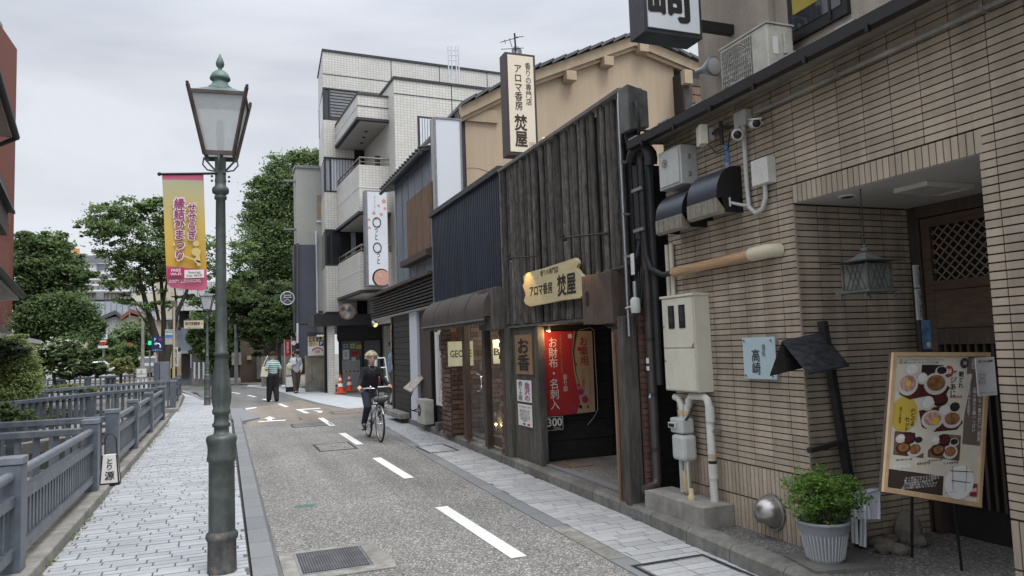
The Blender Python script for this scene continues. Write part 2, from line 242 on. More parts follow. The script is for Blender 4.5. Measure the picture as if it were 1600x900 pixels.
# ------------------------------------------------------------------ mesh builder
class MB:
    def __init__(s): s.v = []; s.f = []; s.sm = []
    def add(s, vs, fs, smooth=False):
        o = len(s.v); s.v += [tuple(p) for p in vs]; s.f += [tuple(i+o for i in f) for f in fs]; s.sm += [smooth]*len(fs); return s
    def box(s, x0, x1, y0, y1, z0, z1):
        if x0 > x1: x0, x1 = x1, x0
        if y0 > y1: y0, y1 = y1, y0
        if z0 > z1: z0, z1 = z1, z0
        return s.add([(x0, y0, z0), (x1, y0, z0), (x1, y1, z0), (x0, y1, z0), (x0, y0, z1), (x1, y0, z1), (x1, y1, z1), (x0, y1, z1)],
                     [(0, 3, 2, 1), (4, 5, 6, 7), (0, 1, 5, 4), (1, 2, 6, 5), (2, 3, 7, 6), (3, 0, 4, 7)])
    def obox(s, c, ax, ay, az):      # centre and three half-axis vectors
        c, ax, ay, az = map(Vector, (c, ax, ay, az))
        P = [c+ax*i+ay*j+az*k for k in (-1, 1) for i, j in ((-1, -1), (1, -1), (1, 1), (-1, 1))]
        return s.add(P, [(0, 3, 2, 1), (4, 5, 6, 7), (0, 1, 5, 4), (1, 2, 6, 5), (2, 3, 7, 6), (3, 0, 4, 7)])
    def beam(s, a, b, w, h, up=(0, 0, 1)):
        a, b = Vector(a), Vector(b); d = b-a; u = Vector(up); sd = d.cross(u).normalized(); uu = sd.cross(d).normalized()
        return s.obox((a+b)/2, d/2, sd*w/2, uu*h/2)
    def prism(s, poly, off):         # poly: 3D outline, off: extrusion vector
        n = len(poly); P = [Vector(p) for p in poly]; Q = [p+Vector(off) for p in P]
        return s.add(P+Q, [tuple(range(n))[::-1], tuple(range(n, 2*n))]+[(i, (i+1) % n, n+(i+1) % n, n+i) for i in range(n)])
    def tube(s, pts, r, seg=8, smooth=True, caps=True):
        pts = [Vector(p) for p in pts]; n = len(pts); rs = r if isinstance(r, (list, tuple)) else [r]*n
        V = []; t0 = (pts[1]-pts[0]).normalized(); ref = Vector((0, 0, 1)) if abs(t0.z) < .9 else Vector((1, 0, 0)); a = t0.cross(ref).normalized()
        for i, p in enumerate(pts):
            if i == 0: t = pts[1]-pts[0]
            elif i == n-1: t = pts[-1]-pts[-2]
            else: t = (pts[i+1]-p).normalized()+(p-pts[i-1]).normalized()
            t = t.normalized(); a = (a-t*a.dot(t)).normalized(); b = t.cross(a)
            V += [p+(a*math.cos(k*2*math.pi/seg)+b*math.sin(k*2*math.pi/seg))*rs[i] for k in range(seg)]
        F = [(i*seg+k, i*seg+(k+1) % seg, (i+1)*seg+(k+1) % seg, (i+1)*seg+k) for i in range(n-1) for k in range(seg)]
        s.add(V, F, smooth)
        if caps: s.add(V[:seg], [tuple(range(seg))[::-1]]); s.add(V[-seg:], [tuple(range(seg))])
        return s
    def lathe(s, prof, c=(0, 0, 0), seg=20, axis='z', smooth=True):  # prof: (r, h)
        c = Vector(c); V = []
        for r, h in prof:
            for k in range(seg):
                a = k*2*math.pi/seg; x, y = r*math.cos(a), r*math.sin(a)
                V.append(c+Vector({'z': (x, y, h), 'x': (h, x, y), 'y': (x, h, y)}[axis]))
        F = [(i*seg+k, i*seg+(k+1) % seg, (i+1)*seg+(k+1) % seg, (i+1)*seg+k) for i in range(len(prof)-1) for k in range(seg)]
        s.add(V, F, smooth)
        if prof[0][0] > 1e-4: s.add(V[:seg], [tuple(range(seg))[::-1]])
        if prof[-1][0] > 1e-4: s.add(V[-seg:], [tuple(range(seg))])
        return s
    def ball(s, c, r, seg=12, rings=8):
        rx, ry, rz = r if isinstance(r, (list, tuple)) else (r, r, r); c = Vector(c)
        V = []
        for i in range(rings+1):
            t = math.pi*i/rings
            for k in range(seg):
                a = 2*math.pi*k/seg; V.append(c+Vector((rx*math.sin(t)*math.cos(a), ry*math.sin(t)*math.sin(a), rz*math.cos(t))))
        F = [(i*seg+k, (i+1)*seg+k, (i+1)*seg+(k+1) % seg, i*seg+(k+1) % seg) for i in range(rings) for k in range(seg)]
        return s.add(V, F, True)
    def quad(s, *p): return s.add(p, [tuple(range(len(p)))])
    def mesh(s, name, m):
        me = bpy.data.meshes.new(name); me.from_pydata(s.v, [], s.f)
        for k in (m if isinstance(m, (list, tuple)) else [m]): me.materials.append(k)
        me.polygons.foreach_set('use_smooth', s.sm); me.update(); return me
    def build(s, name, m, parent=None, bevel=0., **kw):
        o = link(name, s.mesh(name, m), parent)
        if bevel: b = o.modifiers.new('bevel', 'BEVEL'); b.width = bevel; b.segments = 2; b.limit_method = 'ANGLE'; b.angle_limit = R(40)
        for k, v in kw.items(): o[k] = v
        return o
def link(name, me, parent=None):
    o = bpy.data.objects.new(name, me); COL.objects.link(o)
    if parent is not None:
        o.parent = parent; o.matrix_parent_inverse = wm(parent).inverted()
    return o
WMX = {}
def wm(o): return WMX.get(o.name, Matrix.Identity(4))
def thing(name, label, cat, loc=(0, 0, 0), group=None, rz=0.):
    o = bpy.data.objects.new(name, None); COL.objects.link(o); o.location = loc; o.rotation_euler[2] = rz; o.empty_display_size = .2
    o['label'] = label; o['category'] = cat
    if group: o['group'] = group
    WMX[o.name] = Matrix.Translation(loc) @ Matrix.Rotation(rz, 4, 'Z'); return o
def tag(o, label, cat, group=None):
    o['label'] = label; o['category'] = cat
    if group: o['group'] = group
    return o
def struct(name, mb, m, **kw): return mb.build(name, m, None, kind='structure', **kw)
def copy_tree(o, loc, label, rz=None, scale=None):
    def rec(a, par):
        c = a.copy(); COL.objects.link(c)
        if par is not None: c.parent = par
        for ch in a.children: rec(ch, c)
        return c
    c = rec(o, None); c.location = loc; c['label'] = label
    if rz is not None: c.rotation_euler[2] = rz
    if scale: c.scale = (scale,)*3
    return c
_ub = {}
def unitbox(m):
    if m.name not in _ub: _ub[m.name] = MB().box(-.5, .5, -.5, .5, -.5, .5).mesh('unit piece', m)
    return _ub[m.name]
def pieces(parent, name, items, m, limit=300, stuffname=None, minpx=8):
    """items: (centre, (sx,sy,sz), rz). The ones showing largest become parts, the rest one joined part."""
    cand = []
    for it in items:
        p = project(it[0]); vis = p is not None and -20 < p[0] < 1620 and -20 < p[1] < 920
        d = (Vector(it[0])-EYEP).length; cand.append((0 if vis else 1, d, it))
    cand.sort(key=lambda q: (q[0], q[1])); me = unitbox(m); n = 0; rest = MB()
    inv = wm(parent).inverted() if parent else Matrix.Identity(4)
    for v, d, (c, sz, rz) in cand:
        if v == 0 and n < limit and max(sz)*FPX/d > minpx:
            o = bpy.data.objects.new(name, me); COL.objects.link(o); o.parent = parent; o.matrix_parent_inverse = inv
            o.location = c; o.scale = sz; o.rotation_euler[2] = rz; n += 1
        else:
            a = Vector((math.cos(rz), math.sin(rz), 0)); b = Vector((-a.y, a.x, 0))
            rest.obox(c, a*sz[0]/2, b*sz[1]/2, (0, 0, sz[2]/2))
    if rest.f: rest.build(stuffname or name+'_field', m, parent, kind='stuff')
TEXTS = []
def text(body, c, right, up, w, h, m, parent, bold=0., name='lettering', res=2, fit=True, lift=.003):
    """print lying on a surface: centre c, reading direction, up direction, size of the block"""
    TEXTS.append((body, Vector(c), Vector(right).normalized(), Vector(up).normalized(), w, h, m, parent, bold, name, res, fit, lift))
def vt(s): return '\n'.join(s)
def flush_texts():
    obs = []
    for t in TEXTS:
        cu = bpy.data.curves.new('t', 'FONT'); cu.body = t[0]; cu.align_x = 'CENTER'; cu.space_line = .95; cu.resolution_u = t[10]
        o = bpy.data.objects.new('t', cu); COL.objects.link(o); obs.append(o)
    bpy.context.view_layer.update(); dg = bpy.context.evaluated_depsgraph_get()
    for t, o in zip(TEXTS, obs):
        src = bpy.data.meshes.new_from_object(o.evaluated_get(dg)); body, c, r, u, w, h, m, par, bold, name, res, fit, lift = t
        n = len(src.vertices)
        if n == 0: print('EMPTY TEXT', body); continue
        a = np.empty(n*3, 'f'); src.vertices.foreach_get('co', a); a = a.reshape(-1, 3); polys = [tuple(p.vertices) for p in src.polygons]
        lo, hi = a.min(0), a.max(0); sx = w/max(hi[0]-lo[0], 1e-5); sy = h/max(hi[1]-lo[1], 1e-5)
        if not fit: sx = sy = min(sx, sy)
        nn = r.cross(u); V = []; Fc = []; k = 1 if bold <= 0 else 5 if bold < .06 else 9; bold *= .55 if bold < .06 else .8
        for q in range(k):      # a brush-thick stroke is laid down in several passes
            dx, dy = (0, 0) if q == 0 else (bold*math.cos(q*2*math.pi/(k-1)), bold*math.sin(q*2*math.pi/(k-1)))
            x = (a[:, 0]+dx-(lo[0]+hi[0])/2)*sx; y = (a[:, 1]+dy-(lo[1]+hi[1])/2)*sy
            P = np.array(c+nn*(lift+q*.00015))[None]+x[:, None]*np.array(r)[None]+y[:, None]*np.array(u)[None]
            Fc += [tuple(i+len(V) for i in p) for p in polys]; V += P.tolist()
        me = bpy.data.meshes.new(name); me.from_pydata(V, [], Fc); me.materials.append(m); me.update(); link(name, me, par); bpy.data.meshes.remove(src)
    for o in obs: cu = o.data; bpy.data.objects.remove(o); bpy.data.curves.remove(cu)
def flat(mb, c, right, up, w, h, lift=.002):
    c, r, u = Vector(c), Vector(right).normalized(), Vector(up).normalized(); n = r.cross(u); c = c+n*lift
    return mb.quad(c-r*w/2-u*h/2, c+r*w/2-u*h/2, c+r*w/2+u*h/2, c-r*w/2+u*h/2)
FXR, FXU = Vector((0, -1, 0)), Vector((0, 0, 1))   # fronts facing the street
FYR, FYU = Vector((1, 0, 0)), Vector((0, 0, 1))    # fronts facing the viewer along the street
# ================================================================== GROUND, ROADS, PAVEMENTS
g = MB()
g.quad((-1.85, -15, -.05), (250, -15, -.05), (250, 600, -.05), (-1.85, 600, -.05))
g.quad((-1.85, 24.5, -.05), (-1.85, 600, -.05), (-400, 600, -.05), (-400, 60, -.05), (-7.5, 33, -.05))
g.quad((-4.9, -15, -.05), (-4.9, 15, -.05), (-10.5, 27, -.05), (-400, 55, -.05), (-400, -15, -.05))
struct('ground', g, m_ground)
w = MB()   # canal walls, stone lined
CR = [(-1.85, -15), (-1.85, 24.5), (-7.5, 33)]; CLF = [(-4.9, -15), (-4.9, 15), (-10.5, 27)]
for P in (CR, CLF):
    for a, b in zip(P, P[1:]): w.beam((a[0], a[1], -.88), (b[0], b[1], -.88), .2, 1.7)
struct('canal_wall', w, m_concd)
w = MB(); w.quad((-11, -15, -1.25), (-1.7, -15, -1.25), (-1.7, 36, -1.25), (-11, 36, -1.25)); struct('canal_water', w, m_water)

def slab_x(y):   # boundary between carriageway and paved edge strip
    return float(np.interp(y, [2, 4.7, 7, 10.3, 14.9, 19.2], [2.57, 2.62, 2.66, 2.76, 2.95, 3.12]))
def kerb_x(y):
    return float(np.interp(y, [2, 4.2, 5.9, 9.1, 13.1, 19.5], [3.26, 3.34, 3.44, 3.52, 3.65, 3.78]))
r = MB(); ys_ = [-3, 2, 4.7, 7, 10.3, 14.9, 18.6]
for a, b in zip(ys_, ys_[1:]): r.quad((.25, a, 0), (slab_x(a), a, 0), (slab_x(b), b, 0), (.25, b, 0))
struct('road', r, m_road)
def PP(pts, z): return MB().quad(*[tuple(G(a, b, z)) for a, b in pts])
struct('junction_road', PP([(386, 666), (560, 652), (614, 646), (604, 634), (545, 640), (500, 633), (468, 625), (425, 631), (383, 637)], .003), m_roadtan)
r = MB(); r.quad((.25, 18.5, 0), (3.1, 18.5, 0), (4.6, 21.5, 0), (3.2, 28.5, 0), (3.1, 36, 0), (1.2, 42, 0), (-2.6, 47.5, 0), (-8, 58, 0), (-70, 100, 0), (-70, 80, 0), (-10, 47, 0), (-2.5, 39.3, 0), (-1.2, 36, 0), (-.7, 29.5, 0)); struct('far_road', r, m_roadfar)
r = MB(); r.quad((3.1, 36, .03), (6, 36, .03), (8, 60, .03), (-70, 125, .03), (-70, 100.2, .03), (-8, 58.2, .03), (-2.6, 47.7, .03), (1.2, 42.2, .03)); struct('far_pavement', r, m_roadtan)
# junction corner pavement in pale slabs (photo right of the walker)
struct('corner_pavement', PP([(385, 604), (425, 608), (470, 622), (500, 630), (545, 639), (606, 633), (606, 624), (560, 621), (505, 613), (460, 603), (425, 599), (390, 600)], .006), mat('pale far slabs', (.4, .42, .44), .85, var=.12, scale=3))
r = MB(); r.quad((3.9, 21, .003), (12, 24, .003), (12, 31.6, .003), (2.6, 33, .003), (2.6, 30, .003)); struct('forecourt', r, m_concd)

# painted markings
def paint(name, poly, z=.006): 
    b = MB(); b.quad(*[(p[0], p[1], z) for p in poly]); return b
def px_poly(pts, z=.006): return [tuple(G(a, b, z)[:2]) for a, b in pts]
dash_ends = [((2.0, 5.32), (1.96, 7.35), .13), ((2.06, 9.16), (2.03, 11.15), .13), ((2.08, 12.9), (2.07, 14.9), .13), ((2.1, 16.5), (2.1, 18.7), .13), ((1.97, 20.4), (1.86, 22.1), .12), ((1.66, 23.3), (1.55, 25.0), .12), ((1.4, 26.6), (1.2, 28.2), .12), ((1.0, 29.8), (.78, 31.4), .12), ((.5, 33), (.2, 34.6), .12)]
for a, b, wd in dash_ends:
    struct('centre_dash', MB().quad((a[0], a[1], .006), (a[0]+wd, a[1], .006), (b[0]+wd, b[1], .006), (b[0], b[1], .006)), m_white)
P = lambda pts: MB().quad(*[tuple(G(a, b, .008)) for a, b in pts])
struct('stop_line', P([(402, 659.5), (405, 658), (447, 655.6), (446, 657.2)]), m_white)
struct('junction_arrow', MB().add([tuple(G(a, b, .008)) for a, b in [(412, 654.5), (421, 650.5), (431, 653.8), (425, 654), (425.5, 656.2), (417.5, 656.6), (418, 654.5)]], [tuple(range(7))]), m_white)
struct('junction_arrow', P([(466, 639.4), (500, 637.2), (501, 638.4), (468, 640.6)]), m_white)
struct('junction_arrow', P([(488, 641), (504, 642), (503, 644.6), (497, 644.6), (496, 643)]), m_white)
struct('junction_line', P([(383, 638), (400, 636), (402, 637), (385, 640)]), m_white)

# paving laid piece by piece
def pave(parent, x0f, x1f, y0, y1, z, mlen, row, m, gap=.007, h=.03, seed=1):
    rr = random.Random(seed); items = []; y = y0; k = 0
    while y < y1:
        a, b = x0f(y+row/2), x1f(y+row/2); x = a-rr.random()*mlen
        while x < b:
            u, v = max(x, a), min(x+mlen, b)
            if v-u > .03: items.append((((u+v)/2, y+row/2, z-h/2+rr.uniform(-.0015, .0015)), (v-u-gap, row-gap, h), 0))
            x += mlen
        y += row; k += 1
    pieces(parent, 'paver', items, m, 300)
def left_edge(y): return float(np.interp(y, [0, 24.2, 25, 31.5, 38.5, 39.1], [-1.22, -1.28, -1.28, -1.45, -2.1, -2.45]))
def right_edge(y): return float(np.interp(y, [0, 18.3, 25, 29.5, 36, 39.1], [.17, .12, -.3, -.95, -1.7, -2.44]))
sw = MB(); yy = [-2, 6, 12, 18.3, 25, 29.5, 36, 39]
for a, b in zip(yy, yy[1:]): sw.prism([(left_edge(a)-.15, a, -.04), (right_edge(a), a, -.04), (right_edge(b), b, -.04), (left_edge(b)-.15, b, -.04)], (0, 0, .132))
swo = struct('pavement', sw, m_joint)
pave(swo, left_edge, right_edge, 3.2, 31, .1, .235, .096, m_paver, gap=.012)
struct('far_left_pavement', MB().quad((left_edge(31), 31, .1), (right_edge(31), 31, .1), (right_edge(36), 36, .1), (-2.44, 39, .1), (left_edge(38), 38, .1)), m_paver)
rs = MB()
for a, b in zip([0, 4.2, 5.9, 9.1, 13.1], [4.2, 5.9, 9.1, 13.1, 19.2]): rs.quad((slab_x(a)+.165, a, -.006), (kerb_x(a)+.02, a, -.006), (kerb_x(b)+.02, b, -.006), (slab_x(b)+.165, b, -.006))
rso = struct('roadside_strip', rs, m_joint)
pave(rso, lambda y: slab_x(y)+.17, lambda y: kerb_x(y), 2.2, 19.2, .002, .27, .115, m_paver2, gap=.008, h=.012, seed=3)
# kerbs, one stone at a time
k = MB().box(.14, .36, -2, 18.9, -.05, .02); ko = struct('kerb', k, m_joint)
for i in range(36):
    y = 2.0+i*.49
    s = MB().prism([(.17, y, .099), (.33, y, .1), (.375, y, .02), (.375, y, -.03), (.17, y, -.03)], (0, .482, 0)); s.build('kerb_stone', m_kerbl, ko)
r = MB().prism([(.17, 18.9, -.02), (.4, 18.9, -.02), (.8, 19.6, -.02), (.45, 23.6, -.02), (.1, 23.6, -.02)], (0, 0, .06)); struct('kerb_ramp', r, m_kerbl)
r = MB()
for a, b in zip([23.6, 25, 29.5, 36], [25, 29.5, 36, 39]): r.beam((right_edge(a)+.06, a, .045), (right_edge(b)+.06, b, .045), .16, .12)
struct('far_kerb', r, m_kerbl)
g_ = MB().quad((slab_x(2), 2, -.002), (slab_x(2)+.17, 2, -.002), (slab_x(19)+.17, 19, -.002), (slab_x(19), 19, -.002)); go = struct('gutter', g_, m_joint)
y = 2.2
while y < 18.6:
    a, b = slab_x(y), slab_x(y+.55)
    MB().prism([(a+.005, y, .004), (a+.16, y, .004), (b+.16, y+.54, .004), (b+.005, y+.54, .004)], (0, 0, -.02)).build('gutter_stone', m_kerbl if 5.9 < y or y < 4.6 else m_conc, go); y += .55
g_ = MB()
for a, b in zip([0, 4.2, 5.9, 9.1, 13.1], [4.2, 5.9, 9.1, 13.1, 19.5]): g_.prism([(kerb_x(a)+.02, a, -.03), (kerb_x(a)+.15, a, -.03), (kerb_x(b)+.15, b, -.03), (kerb_x(b)+.02, b, -.03)], (0, 0, .1))
rk = struct('shop_kerb', g_, m_joint); y = 1.6
while y < 18.8:
    ln = .58; a, b = kerb_x(y), kerb_x(y+ln)
    s = MB().prism([(a, y, -.01), (a+.005, y, .09), (a+.035, y, .118), (a+.16, y, .12), (a+.16, y, -.01)], (b-a, ln-.008, 0)); s.build('kerb_stone', m_kerb, rk); y += ln
# raised strip behind the kerb
r = MB()
r.prism([(kerb_x(1)+.15, 1, -.02), (5.8, 1, -.02), (5.8, 6.0, -.02), (kerb_x(6)+.15, 6.0, -.02)], (0, 0, .13)); struct('forecourt_paving', r, m_gravel)
r = MB().prism([(kerb_x(6)+.145, 6.0, -.02), (6.5, 6.0, -.02), (6.5, 11.5, -.02), (kerb_x(9.6)+.14, 9.6, -.02)], (0, 0, .155)); struct('shop_entry_paving', r, m_entryfloor)
r = MB().prism([(kerb_x(6)+.15, 6.02, .1), (kerb_x(6)+.27, 6.02, .1), (kerb_x(9.5)+.25, 9.5, .1), (kerb_x(9.5)+.13, 9.5, .1)], (0, 0, .045)); struct('entry_sill', r, m_kerbl)
r = MB().prism([(kerb_x(9.6)+.14, 9.6, -.02), (7, 9.6, -.02), (7, 19.8, -.02), (3.9, 19.8, -.02), (kerb_x(13)+.15, 13, -.02)], (0, 0, .14)); struct('shop_step_paving', r, m_conc)

# manholes, grating, marks in the road
gt = thing('drain_grate', 'rectangular steel drain cover in pale concrete frame at bottom left of the road', 'drain cover', (.75, 5.9, 0))
c4 = [G(437, 868, 0), G(587, 850, 0), G(606, 884, 0), G(437, 908, 0)]
x0, x1, y0, y1 = .385, 1.17, 5.5, 6.32
MB().prism([(x0, y0, .002), (x1, y0+.02, .002), (x1+.02, y0+.2, .002), (x1-.03, y1, .002), (x0, y1-.02, .002)], (0, 0, .009)).build('surround', m_conc, gt)
MB().box(x0+.11, x1-.15, 5.62, 6.24, .008, .015).build('rim', m_steel, gt)
gl = MB()
for i in range(26): gl.box(x0+.14+i*.0195, x0+.15+i*.0195, 5.65, 6.21, .014, .019)
for i in range(22): gl.box(x0+.135, x1-.175, 5.66+i*.026, 5.668+i*.026, .014, .018)
MB().box(x0+.13, x1-.17, 5.64, 6.22, .01, .0155).build('cover_plate', m_blackm, gt)
gl.build('tread_grid', mat('cover tread', (.13, .13, .14), .6, metal=.4, var=.3), gt, kind='stuff')
def manhole(x, y, w_, h_, lab, m=m_road):
    t = thing('manhole_cover', lab, 'manhole cover', (x, y, 0))
    f = MB()
    for a in ((x-w_/2, x+w_/2, y-h_/2, y-h_/2+.035), (x-w_/2, x+w_/2, y+h_/2-.035, y+h_/2), (x-w_/2, x-w_/2+.03, y-h_/2+.035, y+h_/2-.035), (x+w_/2-.03, x+w_/2, y-h_/2+.035, y+h_/2-.035)): f.box(*a, .001, .006)
    f.build('rim', m_blackm, t); MB().box(x-w_/2+.04, x+w_/2-.04, y-h_/2+.045, y+h_/2-.045, .001, .005).build('cover_plate', m if m is not m_paver2 else m_joint, t)
    if m is m_paver2:
        for j in range(int((h_-.09)/.115)):
            for i in range(2): xa = x-w_/2+.045+i*(w_-.09)/2; MB().box(xa, xa+(w_-.09)/2-.008, y-h_/2+.05+j*.115, y-h_/2+.157+j*.115, .002, .0075).build('paver', m, t)
    MB().box(x-.06, x+.06, y-.012, y+.012, .005, .007).build('lifting_slot', m_blackm, t)
manhole(1.72, 12.9, .62, 1.0, 'square manhole cover in the grey road just left of the cyclist')
manhole(1.78, 17.1, .85, .8, 'flat rectangular manhole cover at the grey road edge before the tan junction', m_roadfar)
manhole(1.3, 18.9, .85, .7, 'rectangular cover on the left side of the tan junction surface', m_roadtan)
manhole(3.05, 20.0, .9, .9, 'rectangular cover in tan surface behind the cyclist at junction', m_roadtan)
manhole(3.15, 11.6, .5, .9, 'narrow dark framed cover in pale pavers by the brick shop', m_paver2)
manhole(3.0, 4.35, .62, .8, 'large dark framed paver cover in front of the gas meter plinth', m_paver2)
t = MB().add([(.77+.13*math.cos(a)*random.uniform(.8, 1.1), 8.15+.1*math.sin(a)*random.uniform(.7, 1.1), .002) for a in np.linspace(0, 2*math.pi, 14)[:-1]]+[(.77, 8.15, .006)], [(i, (i+1) % 13, 13) for i in range(13)])
tag(t.build('survey_mark', mat('worn green paint', (.09, .16, .14), .8, var=.3, scale=40)), 'small worn green paint spot on the grey road', 'road mark')

# ================================================================== FENCES ALONG THE CANAL
def fence_post(parent, x, y, zb, zt, w_=.15):
    MB().box(x-w_/2, x+w_/2, y-w_/2, y+w_/2, zb, zt-.055).build('post', m_fence, parent, bevel=.004)
    MB().box(x-w_/2-.008, x+w_/2+.008, y-w_/2-.008, y+w_/2+.008, zt-.05, zt).build('post_cap', m_fencetop, parent, bevel=.006)
def fence_run(parent, a, b, zb, zt, bal=.105, handrail=True):
    a, b = Vector(a), Vector(b); d = (b-a); L_ = d.length; d.normalize(); n = Vector((-d.y, d.x, 0))
    A = lambda s, z: Vector((a.x+d.x*s, a.y+d.y*s, z))
    if handrail: MB().tube([A(.06, zt-.13), A(L_-.06, zt-.13)], .036, 10).build('handrail', m_fencetop, parent)
    MB().beam(A(.06, zt-.29), A(L_-.06, zt-.29), .085, .07).build('upper_rail', m_fence, parent, bevel=.004)
    MB().beam(A(.06, zb+.13), A(L_-.06, zb+.13), .085, .07).build('lower_rail', m_fence, parent, bevel=.004)
    k = max(1, int((L_-.16)/bal)); me = None
    for i in range(k):
        s = .08+(L_-.16)*(i+.5)/k; p = A(s, 0)
        o = MB().box(-.017, .017, -.026, .026, zb+.16, zt-.32)
        if me is None: me = o.mesh('baluster', m_fence)
        q = link('baluster', me, parent); q.location = (p.x, p.y, 0); q.rotation_euler[2] = math.atan2(d.y, d.x)-math.pi/2
FZ = .2
fp = {k_: v for k_, v in dict(Z=(-1.36, 2.6), A0=(-1.36, 4.2), A=(-1.36, 6.0), B=(-1.36, 9.2), C=(-1.36, 10.85), D=(-1.36, 13.1), E=(-1.36, 15.7), F=(-1.36, 18.7), Gp=(-1.38, 23.0), H=(-1.5, 26.5), I=(-1.62, 30.5)).items()}
base = MB().prism([(-1.9, 1, -.1), (-1.22, 1, -.1), (-1.22, 9.55, -.1), (-1.9, 9.55, -.1)], (0, 0, .3))
struct('fence_kerb', base, m_conc, bevel=.015)
base = MB().prism([(-1.9, 10.55, -.1), (-1.22, 10.55, -.1), (-1.24, 19.2, -.1), (-1.9, 19.2, -.1)], (0, 0, .3)); struct('fence_kerb', base, m_conc, bevel=.015)
base = MB().prism([(-1.9, 22.6, -.1), (-1.22, 22.6, -.1), (-1.5, 31, -.1), (-2.1, 31, -.1)], (0, 0, .3)); struct('fence_kerb', base, m_conc, bevel=.015)
def fence(label, pts, zb=FZ, h=.765, group='blue grey fences along the canal', bal=.105, loc=None):
    t = thing('canal_fence', label, 'fence', (pts[0][0], pts[0][1], zb), group)
    for p in pts: fence_post(t, p[0], p[1], zb, zb+h)
    for p, q in zip(pts, pts[1:]): fence_run(t, (p[0], p[1], 0), (q[0], q[1], 0), zb, zb+h, bal)
    return t
fence('nearest blue grey fence at bottom left, running along the pavement up to the lantern sign', [fp['Z'], fp['A0'], fp['A'], fp['B']])
fence('blue grey fence along the pavement just beyond the small white lantern sign', [fp['C'], fp['D'], fp['E'], fp['F']])
fence('farthest blue grey fence panel beside the pavement, left of the second street lamp', [fp['Gp'], fp['H'], fp['I']])
def bridge_fence(label, pts, h=.78, zb=.1, wide=False):
    t = thing('bridge_fence', label, 'fence', (pts[0][0], pts[0][1], zb), 'railings of the footbridges over the canal')
    for p, q in zip(pts, pts[1:]):
        a = Vector((p[0], p[1], zb+h)); b = Vector((q[0], q[1], zb+h)); MB().beam(a, b, .1, .075).build('top_rail', m_fence, t, bevel=.01)
        MB().beam(a-Vector((0, 0, h-.12)), b-Vector((0, 0, h-.12)), .07, .07).build('lower_rail', m_fence, t)
        d = b-a; n_ = int(d.length/.17); me = None
        for i in range(n_):
            c = a+d*((i+.5)/n_)
            if me is None: me = MB().box(-.026, .026, -.018, .018, zb+.14, zb+h-.03).mesh('baluster', m_fence)
            o = link('baluster', me, t); o.location = (c.x, c.y, 0)
        m2 = (a+b)/2
    for p in pts[1:]: MB().box(p[0]-.07, p[0]+.07, p[1]-.07, p[1]+.07, -.1, zb+h-.03).build('post', m_fence, t, bevel=.004)
    return t
bridge_fence('near railing of the first footbridge, running left from the post before the lantern sign', [(-1.42, 9.2), (-3.2, 9.25), (-4.9, 9.3)], h=.74)
bridge_fence('far railing of the first footbridge, running left from the post behind the lantern sign', [(-1.42, 10.85), (-3.2, 10.9), (-4.9, 10.95)], h=.74)
bridge_fence('near railing of the second footbridge, bending left above the canal', [(-1.42, 18.7), (-2.6, 17.4), (-3.5, 15.4), (-4.6, 15.0)], h=.8)
bridge_fence('far railing of the second footbridge, reaching left to a thick end post', [(-1.45, 23.0), (-3.95, 19.9), (-4.15, 19.3)], h=.84)
bridge_fence('long railing on the far side of the canal in front of the round clipped tree', [(-3.0, 31.5), (-4.6, 30.3), (-6.2, 29.2), (-7.2, 28.2)], h=.88)
bridge_fence('low railing in front of the blue parking sign', [(-1.65, 30.5), (-2.2, 27.0), (-2.0, 25.0)], h=.7)
s_ = MB().box(-5.1, -1.3, 9.3, 10.78, -.12, .09); struct('footbridge', s_, mat('pale bridge deck', (.42, .43, .44), .85, var=.1))
s_ = MB().prism([(-1.35, 18.8, -.12), (-2.6, 17.5, -.12), (-4.7, 15.1, -.12), (-6, 16.8, -.12), (-4, 20, -.12), (-1.35, 22.9, -.12)], (0, 0, .2)); struct('footbridge', s_, m_conc)
# lantern sign in the gap
t = thing('lantern_sign', 'small white standing lantern sign with black calligraphy in the fence gap', 'sign', (-1.3, 10.15, .1))
lz = .13; w1, w2, hh = .1, .08, .33; cx_, cy_ = -1.3, 10.2
V = [(cx_-w1, cy_-.07, lz), (cx_+w1, cy_-.07, lz), (cx_+w1, cy_+.07, lz), (cx_-w1, cy_+.07, lz), (cx_-w2, cy_-.04, lz+hh), (cx_+w2-.01, cy_-.04, lz+hh), (cx_+w2-.01, cy_+.04, lz+hh), (cx_-w2, cy_+.04, lz+hh)]
MB().add(V, [(0, 3, 2, 1), (4, 5, 6, 7), (0, 1, 5, 4), (1, 2, 6, 5), (2, 3, 7, 6), (3, 0, 4, 7)]).build('shade', m_paper, t)
f = MB().box(cx_-w1-.01, cx_+w1+.01, cy_-.08, cy_+.08, .1, .13)
for a, b in ((0, 4), (1, 5), (2, 6), (3, 7)): f.beam(V[a], V[b], .012, .012)
f.tube([(cx_-.06, cy_, lz+hh), (cx_-.06, cy_, lz+hh+.18), (cx_-.04, cy_, lz+hh+.24), (cx_+.02, cy_, lz+hh+.25), (cx_+.06, cy_, lz+hh+.18), (cx_+.07, cy_, lz+hh)], .007, 6)
f.build('frame', m_black, t)
tilt = Vector((0, .03, .36)).normalized()
text('と\nり', (cx_, cy_-.052, lz+.22), FYR, tilt, .055, .13, m_ink, t, bold=.03)
text('源', (cx_, cy_-.063, lz+.085), FYR, tilt, .1, .1, m_ink, t, bold=.03)
